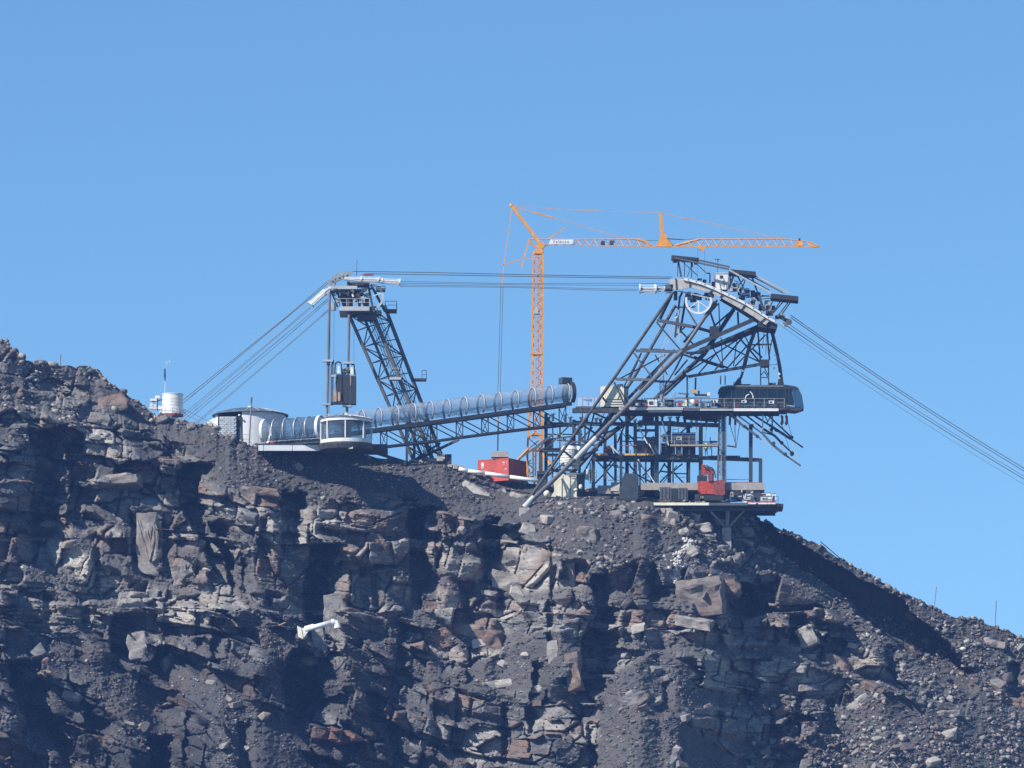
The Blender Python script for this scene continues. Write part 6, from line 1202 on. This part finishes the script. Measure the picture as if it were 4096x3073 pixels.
crate('dark_cabinet', 'dark cabinet right of the blue cabinet under the plank', 'cabinet', 2730, 1786, 2782, 1822, 9.4, 11, M_STEEL)
crate('white_roll', 'pale roll lying behind the scaffold railing', 'roll', 2705, 1746, 2728, 1760, 7.4, 7.9, M_LGREY)
th = Thing('rust_heap', 'orange red machine part at the left end of the planks', 'machine part', P(2430, 1820, 10)); th.part('body', MB().prism([P(2412, 1820, 9.6), P(2455, 1820, 9.6), P(2448, 1795, 9.6), P(2432, 1782, 9.6), P(2420, 1795, 9.6)], (0, 1.4, 0)), M_DRED); th.part('cap', MB().prism([P(2425, 1796, 9.5), P(2446, 1796, 9.5), P(2440, 1784, 9.5), P(2430, 1783, 9.5)], (0, 1.2, 0)), M_PLANK)
crate('red_locker', 'narrow dark red locker at the left of the steel frame', 'locker', 2184, 1755, 2208, 1790, 17, 18.5, M_DRED)
# worker in yellow vest
b = P(2825, 1825, 7.6); th = Thing('person', 'person in bright yellow vest standing on the upper floor', 'person', b)
H_ = 1.78
def skin_body(verts, edges, radii, name, m_, root=0, par=None):
    me = bpy.data.meshes.new(name); me.from_pydata([tuple(v) for v in verts], edges, []); o = bpy.data.objects.new(name, me); COL.objects.link(o)
    mod = o.modifiers.new('skin', 'SKIN'); me.skin_vertices.new() if not me.skin_vertices else None
    for i, r_ in enumerate(radii): me.skin_vertices[0].data[i].radius = (r_, r_ * .85); me.skin_vertices[0].data[i].use_root = (i == root)
    s2 = o.modifiers.new('sub', 'SUBSURF'); s2.levels = 1; s2.render_levels = 1
    me.materials.append(m_); o.parent = par or th.o; return o
V = [(0, 0, .95), (0, 0, 1.2), (0, 0, 1.42), (0, 0, 1.52), (0, 0, 1.66), (-.1, 0, .88), (-.12, -.03, .48), (-.12, 0, .06), (.1, 0, .88), (.13, .05, .48), (.15, .06, .06), (-.2, 0, 1.4), (-.27, -.02, 1.12), (-.22, -.16, .92), (.2, 0, 1.4), (.28, 0, 1.12), (.26, -.06, .86), (-.12, -.14, .03), (.16, -.08, .03)]
Ed = [(0, 1), (1, 2), (2, 3), (3, 4), (0, 5), (5, 6), (6, 7), (0, 8), (8, 9), (9, 10), (2, 11), (11, 12), (12, 13), (2, 14), (14, 15), (15, 16), (7, 17), (10, 18)]
Rd = [.15, .15, .16, .06, .1, .1, .075, .05, .1, .075, .05, .065, .05, .038, .065, .05, .038, .045, .045]
body = skin_body(V, Ed, Rd, 'body', M_BLUE)
th.part('vest', MB().lathe(b, [(.001, 1.46), (.1, 1.47), (.22, 1.4), (.215, 1.1), (.19, .88), (.001, .88)], 14), M_HIVIS, label='bright yellow vest')
th.part('head', ball(MB(), b + Vector((0, -.01, 1.64)), .105, 12, 1.2), M_SKIN, smooth=True); th.part('helmet', MB().lathe(b + Vector((0, 0, 1.67)), [(.14, 0), (.125, .02), (.11, .08), (.06, .13), (.001, .14)], 14), M_WHITE)
# ------------------------------------------------------------------ lower deck on struts
z1 = P(2800, 2012, 0).z; z0 = P(2800, 2024, 0).z; xa = P(2612, 0, 0).x; xb = P(3126, 0, 0).x
ld = Thing('lower_deck', 'long cantilevered lower deck under the steel frame with red and white barriers', 'deck', ((xa + xb) / 2, 6, z0))
ld.part('slab', MB().box(xa, xb - .6, .6, 8.0, z0, z1), M_STEEL); ld.part('edge_beam', MB().box(xa, P(2830, 0, 0).x, .3, .58, z0 + .12, z1 + .08), M_CREAM, label='pale left edge'); ld.part('edge_beam', MB().box(P(2831, 0, 0).x, P(2985, 0, 0).x, .3, .58, z0 + .1, z1 + .05), M_GREY)  # edge is cream at the left, grey further right
ld.part('end_beam', MB().box(xb - .58, xb, .8, 6.5, z0 - .05, z1 - .02), M_DARK)
for k, y in enumerate((1.5, 4.4, 7.3)): ld.part('girder', MB().ibar((P(2660, 0, 0).x, y, z0 - .32), (P(3100, 0, 0).x, y, z0 - .26), .36, .48), M_STEELB)
for x in np.linspace(2720, 3080, 9): ld.part('cross_beam', MB().bar((P(x, 0, 0).x, .8, z0 - .13), (P(x, 0, 0).x, 7.9, z0 - .13), .2), M_STEEL)
gz_ = ground_pt(1569, 1162); yp = gz_.y
top_ = P(2908, 2112, yp); 
ld.part('strut', MB().tube(P(2828, 2030, 1.6), P(2900, 2110, yp), .16, 10), M_GALV); ld.part('strut', MB().tube(P(2988, 2030, 1.6), P(2917, 2108, yp), .16, 10), M_GALV); ld.part('strut', MB().tube(P(2910, 2030, 3), P(2908, 2110, yp), .28, 12), M_GALV)
ld.part('strut', MB().tube(P(2850, 2030, 9), P(2904, 2104, yp + .4), .12, 8), M_STEEL); ld.part('strut', MB().tube(P(2960, 2030, 9), P(2912, 2104, yp + .4), .12, 8), M_STEEL)
ld.part('strut_shoe', MB().tube(P(2908, 2078, yp), P(2908, 2112, yp), .2, 10), M_TARP)
a_ = P(2888, 2154, yp - .9); d_ = P(2925, 2112, yp - .9); pr = Thing('concrete_pier', 'square concrete pier under the lower deck struts', 'pier', (a_.x + .6, yp, a_.z)); pr.part('shaft', MB().box(a_.x, d_.x, yp - .7, yp + .7, a_.z - 1.5, d_.z), M_CONC); pr.part('cap', MB().box(a_.x + .1, d_.x - .1, yp - .55, yp + .55, d_.z + .01, d_.z + .06), M_CONC)
for (x0, x1, m_, k) in ((1350, 1400, M_CREAM, 0), (1400, 1530, M_OREDM, 1), (1560, 1690, M_OREDM, 2), (1695, 1745, M_OREDM, 3), (1750, 1812, M_OREDM, 4)):
    th = Thing('barrier', ['pale short barrier at the left end of the red and white row', 'longest red and white barrier on the lower deck edge', 'second red and white barrier from the left on the deck edge', 'short red and white barrier near the right end of the row', 'rightmost red and white barrier on the lower deck'][k], 'barrier', fK((x0 + x1) / 2, 1000, .8), 'barriers on the lower deck edge')
    th.part('lower_board', box2(fK, x0, 978, x1, 1000, .35, .5), M_WHITE); th.part('upper_board', box2(fK, x0, 956, x1, 977, .35, .5), m_)
for (x0, y0, x1, y1, ya, yb, m_, nm, lb, ct) in ((1150, 870, 1250, 950, 2, 3.5, M_BLUE, 'blue_crate', 'low blue crate on the lower deck right of the red drill', 'crate'), (1200, 800, 1335, 935, 3.6, 6, M_DARK, 'dark_heap_box', 'dark machine box behind the blue crate', 'machine'), (1160, 820, 1205, 890, 1.6, 2, M_WOOD, 'plywood_sheet', 'small plywood sheet leaning at the blue crate', 'plywood'),
    (1350, 850, 1500, 950, 2, 3.4, M_LGREY, 'parts_crate', 'light grey crate full of parts on the lower deck', 'crate'), (1390, 800, 1500, 848, 3.5, 4.5, M_GREY, 'parts_rack', 'grey rack above the parts crate', 'rack'), (1510, 830, 1590, 950, 3, 4.6, M_STEEL, 'steel_cabinet', 'dark cabinet between two pale crates on the lower deck', 'cabinet'),
    (1600, 890, 1755, 955, 1.6, 3.2, M_WPANEL, 'white_crate', 'wide white mesh crate near the deck end', 'crate'), (1570, 840, 1740, 880, 3.3, 5, M_CREAM, 'board_stack', 'stack of pale boards above the white crate', 'boards'), (1765, 850, 1820, 950, 2.4, 4, M_WPANEL, 'end_crate', 'grey white crate at the very end of the lower deck', 'crate'), (650, 860, 720, 940, 1.2, 2.2, M_STEEL, 'pump', 'dark pump left of the red drill', 'pump'), (730, 880, 770, 915, 1, 1.2, M_WOOD, 'wood_block', 'small wooden block left of the red drill tracks', 'block')):
    item(nm, lb, ct, x0, y0, x1, y1, ya, yb, m_, fK)
for k_, (x, y, w, h) in enumerate(((1410, 930, .8, .12), (1430, 905, .5, .1), (1440, 870, .4, .1), (1470, 830, .3, .12), (1325, 810, .1, .4), (1300, 890, .5, .08), (1690, 930, 1, .05), (1380, 880, .1, .5))):
    q = fK(x, y, 1.8); single('loose_pipe', MB().box8(q, (w / 2, 0, .02), (0, .3, 0), (0, 0, h / 2)), M_WHITE, ['long white bar on the front of the parts crate', 'white bar above the long one on the parts crate', 'short white bar near the top of the parts crate', 'short white bar on the parts rack', 'upright white strip behind the blue crate', 'white edge strip right of the blue crate', 'white strip across the wide mesh crate', 'upright white strip left of the parts crate'][k_], 'part', q, 'small white parts among the crates')
railing(ld, [Vector((P(2980, 0, 0).x, 1.0, z1)), Vector((xb - .7, 1.0, z1))], 1.0, M_GREY, .03, 1.3)
# drill rig
dr_ = Thing('drill_rig', 'red orange drilling machine with dark engine on the lower deck', 'drilling machine', fK(880, 940, 5))
dr_.part('body', MB().prism([fK(690, 670, 4), fK(1080, 660, 4), fK(1078, 860, 4), fK(740, 850, 4), fK(700, 800, 4)], (0, 2.6, 0)), M_OREDM)
dr_.part('cab', MB().prism([fK(905, 665, 3.9), fK(1080, 640, 3.9), fK(1080, 870, 3.9), fK(930, 865, 3.9)], (0, 2.4, 0)), M_DRED)
dr_.part('engine', box2(fK, 685, 585, 825, 668, 4, 6), M_DARK)
dr_.part('mast', MB().prism([fK(745, 420, 4.2), fK(800, 430, 4.2), fK(830, 560, 4.2), fK(745, 575, 4.2)], (0, .8, 0)), M_OREDM); dr_.part('boom', MB().prism([fK(800, 455, 4), fK(940, 515, 4), (fK(925, 560, 4)), fK(918, 660, 4), fK(850, 655, 4), fK(830, 540, 4)], (0, .9, 0)), M_OREDM)
dr_.part('hose', MB().path([fK(810, 440, 3.8), fK(860, 470, 3.8), fK(900, 480, 3.8), fK(930, 530, 3.8), fK(950, 620, 3.8)], .1, 6).path([fK(770, 450, 3.9), fK(850, 510, 3.8), fK(880, 560, 3.8)], .12, 6), M_DARK); dr_.part('fitting', MB().box8(fK(870, 600, 3.8), (.3, 0, 0), (0, .1, 0), (0, 0, .6)), M_DRED)
dr_.part('track', MB().prism([fK(780, 870, 3.6), fK(1050, 870, 3.6), fK(1070, 905, 3.6), fK(1040, 945, 3.6), fK(790, 945, 3.6), fK(765, 905, 3.6)], (0, .8, 0)), M_DARK); dr_.part('track', MB().prism([fK(780, 870, 6), fK(1050, 870, 6), fK(1070, 905, 6), fK(1040, 945, 6), fK(790, 945, 6), fK(765, 905, 6)], (0, .7, 0)), M_DARK)
# formwork panels, walls and heaps behind the lower deck
for (x0, y0, x1, y1, Y0, m_, lb) in ((140, 755, 300, 935, 6, M_GREY, 'left grey formwork panel on the lower deck'), (302, 770, 400, 935, 6, M_STEELB, 'middle dark formwork panel on the lower deck'), (402, 765, 545, 935, 6, M_GREY, 'right grey formwork panel on the lower deck')):
    th = Thing('formwork_panel', lb, 'panel', fK((x0 + x1) / 2, y1, Y0), 'formwork panels on the lower deck'); th.part('sheet', box2(fK, x0, y0, x1, y1, Y0, Y0 + .2), m_)
    for k in range(3): xx = x0 + (x1 - x0) * (k + .5) / 3; th.part('rib', box2(fK, xx - 4, y0 + 8, xx + 4, y1 - 8, Y0 - .1, Y0 - .005), m_)
a_ = P(2390, 1975, 9); d_ = P(2580, 1942, 9); single('concrete_wall', MB().box(a_.x, d_.x, 9, 9.5, a_.z, d_.z), M_CONC, 'low pale concrete wall behind the dark big bag', 'wall', ((a_.x + d_.x) / 2, 9, a_.z))
a_ = P(2560, 1960, 15); d_ = P(2995, 1950, 15); single('concrete_kerb', MB().box(a_.x, P(3045, 0, 15).x, 7.5, 19, a_.z - .9, a_.z + .1), M_CONC, 'long concrete floor slab carrying the steel frame', 'slab', ((a_.x + d_.x) / 2, 12, a_.z - .9))
th = Thing('concrete_block', 'pale concrete block left of the dark big bag', 'block', L_ := fL(1770, 710, 6)); th.part('body', MB().prism([fL(1712, 708, 6), fL(1820, 712, 6), fL(1835, 600, 6.6), fL(1722, 597, 6.6)], (0, 1.2, 0)), M_CONC)
th = Thing('big_bag', 'large dark grey tarpaulin covered block in front of the frame', 'covered block', fL(1950, 820, 4)); th.part('body', MB().prism([fL(1815, 800, 3.6), (fL(2055, 800, 3.6)), fL(2068, 660, 3.6), fL(2070, 545, 3.6), fL(2050, 500, 3.6), fL(1960, 488, 3.6), fL(1885, 490, 3.6), fL(1850, 600, 3.6)], (0, 2.4, 0)), M_STEELB); th.part('skirt', MB().prism([fL(1812, 800, 3.5), fL(2058, 800, 3.5), fL(2040, 835, 3.5), fL(1835, 835, 3.5)], (0, 2.6, 0)), M_DARK)
for (x, w) in ((2650, .65), (2672, .65)): q = P(x, 2046, ground_pt(x / DS, 1105).y); single('concrete_cube', MB().box8(q, (w / 2, 0, 0), (0, .4, 0), (0, 0, .42)), M_CONC, ('left' if x < 2660 else 'right') + ' of two concrete cubes under the left deck edge', 'concrete cube', q, 'concrete cubes under the deck')
q = P(2682, 2058, ground_pt(2682 / DS, 1110).y); single('wooden_trestle', MB().bar(P(2620, 2040, q.y), P(2690, 2038, q.y), .2).bar(P(2660, 2040, q.y), P(2660, 2062, q.y), .1).bar(P(2684, 2040, q.y), P(2684, 2070, q.y), .1), M_WOOD, 'small timber trestle below the concrete cubes', 'trestle', q)
# cream cabin at the pylon foot
a_ = fL(1110, 800, 8); zt_ = fL(1110, 488, 8).z; cx = Thing('cream_site_hut', 'cream site hut behind the foot of the leaning pylon leg', 'hut', fL(1130, 800, 9))
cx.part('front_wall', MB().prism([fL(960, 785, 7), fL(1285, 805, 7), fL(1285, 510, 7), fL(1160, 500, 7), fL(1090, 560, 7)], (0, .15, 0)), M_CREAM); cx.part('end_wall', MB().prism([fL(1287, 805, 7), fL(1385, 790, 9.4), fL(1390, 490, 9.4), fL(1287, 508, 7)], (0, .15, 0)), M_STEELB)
cx.part('roof', MB().prism([fL(1150, 498, 6.9), fL(1290, 505, 6.9), fL(1392, 488, 9.5), fL(1240, 484, 9.5)], (0, 0, .12)), M_GALV); cx.part('back', MB().box(fL(1000, 0, 9.6).x, fL(1380, 0, 9.6).x, 9.55, 9.65, fL(0, 800, 9.6).z, fL(0, 500, 9.6).z), M_CREAM)
for (x0, y0, x1, y1) in ((1100, 560, 1098, 790), (1205, 510, 1205, 800), (1180, 520, 1280, 525), (1225, 548, 1275, 550)): cx.part('seam', MB().bar(fL(x0, y0, 6.95), fL(x1, y1, 6.95), .06), M_STEEL)
cx.part('plinth', MB().box(fL(960, 0, 7).x, fL(1380, 0, 7).x, 7.2, 9.4, fL(0, 850, 7).z, fL(0, 800, 7).z), M_DARK)
for (x0, y0, x1, y1, nm, lb, ct, m_) in ((1310, 625, 1362, 690, 'white_sack', 'white sack at the right side of the cream site hut', 'sack', M_WHITE), (1245, 675, 1300, 715, 'white_sack', 'small pale sack on the front of the cream site hut', 'sack', M_CREAM), (865, 700, 950, 790, 'white_sack', 'slanting cream sack left of the cream site hut', 'sack', M_CREAM)):
    q = fL((x0 + x1) / 2, (y0 + y1) / 2, 6.2); th = Thing(nm, lb, ct, q); th.part('body', ball(MB(), q, (x1 - x0) * .31646 / PXM / 2, 10, (y1 - y0) / (x1 - x0)), m_, smooth=True)
# netted white tank and pipes
q = fG(700, 960, 9); tk = Thing('white_tank', 'white tank wrapped in netting between the pylon legs', 'tank', fG(700, 1070, 9)); tk.part('body', MB().lathe(fG(700, 1075, 9), [(.001, 0), (1.25, 0), (1.3, .6), (1.2, 2.2), (.8, 2.7), (.001, 2.8)], 20), M_WHITE, smooth=False)
for k in range(6): tk.part('net_strap', MB().arc(fG(700, 1075, 9) + Vector((0, 0, .3 + k * .36)), (1, 0, 0), (0, 1, 0), 1.32 - (.1 if k > 4 else 0), .03, .03, 0, 2 * math.pi, 24), M_STEEL)
for (x0, y0, x1, y1, lb) in ((825, 850, 790, 1120, 'tilted white plastic pipe standing right of the netted tank'), (920, 1120, 905, 1240, 'upright white pipe right of the cream site hut')): single('white_pipe', MB().tube(fG(x0, y0, 9.5), fG(x1, y1, 9.5), .32, 12), M_WHITE, lb, 'pipe', fG(x1, y1, 9.5), smooth=False)
th = Thing('tower_base_frame', 'blue grey box frame at the left foot of the steel building', 'frame', fL(760, 560, 11))
for (x0, y0, x1, y1, w) in ((735, 180, 735, 520, .22), (770, 180, 762, 520, .22), (735, 180, 560, 300, .22), (740, 180, 950, 20, .3), (950, 20, 1000, -20, .3), (820, 200, 1230, 180, .5), (790, 480, 900, 480, .4), (830, 200, 830, 470, .5)): th.part('member', MB().bar(fL(x0, y0, 9.6), fL(x1, y1, 9.6), w), M_GREY if w < .35 else M_STEELB)
th.part('base_block', box2(fL, 785, 455, 900, 720, 9.8, 12), M_STEELB)
# ------------------------------------------------------------------ things on the rock
b = fU(900, 640, -0); gp = ground_pt(1130 / DS * 1.0 + 0, 1350)
gu = (1100 + 900 * .18083) / DS; gv = (2400 + 620 * .18083) / DS; Yg = -ground_depth(gu - 40, gv) - 2.8
def U(x, y, dy=0): return fU(x, y, Yg + dy)
ep = Thing('white_elbow_pipe', 'bright white elbow pipe with flared bracket sticking out of the dark cleft', 'pipe', U(620, 700))
ep.part('pipe', MB().tube(U(660, 660), U(1270, 500), .36, 16), M_WHITE, smooth=True); ep.part('collar', MB().tube(U(1255, 500), U(1320, 488), .42, 16), M_WHITE)
ep.part('elbow', MB().tube(U(1310, 490), U(1375, 530), .39, 14).tube(U(1370, 515), U(1385, 620), .39, 14, .5), M_WHITE)
ep.part('bracket', MB().prism([U(585, 620, -.2), U(650, 620, -.2), U(740, 690, -.2), U(635, 835, -.2)], (0, .08, 0)).prism([U(585, 620, .3), U(650, 620, .3), U(740, 690, .3), U(635, 835, .3)], (0, .08, 0)), M_WHITE)
ep.part('upper_pipe', MB().tube(U(650, 605), U(850, 550), .13, 10), M_WHITE); ep.part('flange', MB().bar(U(1265, 425), U(1275, 560), .08), M_WHITE)
ep.part('end_plate', MB().prism([U(488, 570, -.3), U(580, 620, -.3), U(630, 890, -.3), U(520, 908, -.3)], (0, .3, 0)), M_CREAM, label='pale rectangular end plate'); ep.part('seam', MB().bar(U(1240, 560, -.33), U(1205, 515, -.33), .03), M_DARK)
def plank(lb, x0, y0, x1, y1, w=.16, m_=M_WOOD, lift=.15):
    a_ = ground_pt(x0, y0, lift); b_ = ground_pt(x1, y1, lift); single('plank', MB().bar(a_, b_, w, .07), m_, lb, 'plank', a_)
plank('long pale plank lying on the gravel ledge in the middle of the cliff', 967, 1428, 1016, 1445)
plank('thin pale plank at the bottom right edge of the picture', 1930, 1645, 1948, 1668, .14)
plank('timber lying beside the concrete pier', 1560, 1163, 1606, 1167, .14)
plank('weathered slanting board left of the white elbow pipe', 600, 1352, 658, 1328, .3, M_TARP)
plank('slim plank in the upper left of the dark right slope', 1680, 1176, 1722, 1192, .12)
a_ = ground_pt(1784, 1192, .3); single('leaning_pole', MB().tube(P(3282, 2167, a_.y), P(3385, 2255, a_.y), .07, 6), M_DARK, 'dark pole leaning out over the right ridge', 'pole', a_)
for (x0, y0, x1, y1, lb) in ((2017, 1310, 2023, 1268, 'left marker pole on the right ridge'), (2149, 1352, 2152, 1298, 'right marker pole on the right ridge')):
    q = ground_pt(x0, float(np.interp(x0, us, sv)) + 2, 0); b_ = P(x0 * DS, y0 * DS, q.y) ; q2 = P(x1 * DS, y1 * DS, q.y); single('marker_pole', MB().path([q - Vector((0, 0, .5)), lerp(q, q2, .5) + Vector((.03, 0, 0)), q2], .06, 6), M_TUBE, lb, 'pole', q, 'marker poles on the right ridge')
q = ground_pt(131, float(np.interp(131, us, sv)) + 2, 0); single('marker_pole', MB().tube(q - Vector((0, 0, .4)), P(131 * DS, 766 * DS, q.y), .06, 6), M_TUBE, 'thin dark pole on the far left ridge', 'pole', q)
q = ground_pt(2080, 1402, .25); single('white_stone', ball(MB(), q, .42, 8, .7), M_CREAM, 'bright white stone in the shaded right slope', 'stone', q)
q = ground_pt(1063, 1082, .2); single('white_lamp_box', MB().box8(fL(545, 850, q.y), (.22, 0, 0), (0, .2, 0), (0, 0, .2)), M_WHITE, 'small white box beside the foot of the leaning leg', 'box', q)
DBG = [(u_, v_, round(-ground_depth(u_, v_), 1)) for u_, v_ in ((700, 990), (900, 1000), (1100, 1045), (1130, 1095), (1250, 1080), (1250, 1055), (1400, 1060), (1400, 1080), (1569, 1162), (1680, 1140), (gu, gv))]
# ------------------------------------------------------------------ the air between the camera and the summit
hm = bpy.data.materials.new('haze'); hm.use_nodes = True; t = hm.node_tree; t.nodes.clear()
vo = t.nodes.new('ShaderNodeVolumePrincipled'); vo.inputs['Color'].default_value = (0.20, 0.40, 1.0, 1); vo.inputs['Density'].default_value = 0.000088
vo.inputs['Anisotropy'].default_value = 0.0
mo = t.nodes.new('ShaderNodeOutputMaterial'); t.links.new(vo.outputs[0], mo.inputs['Volume'])
bm = bmesh.new(); bmesh.ops.create_cube(bm, size=1)
zs = np.array([v.co.z for v in mountain.data.vertices]) if False else Z
zlo = min(float(Z.min()), CAM.z) - 1.0; zhi = 62.0
for v in bm.verts:
    v.co.x *= 520; v.co.y = v.co.y * (1215 + 160) + (-(1215) + 160) / 2; v.co.z = zlo if v.co.z < 0 else zhi
hme = bpy.data.meshes.new('haze'); bm.to_mesh(hme); bm.free(); hme.materials.append(hm)
haze = bpy.data.objects.new('haze', hme); COL.objects.link(haze); haze['kind'] = 'stuff'
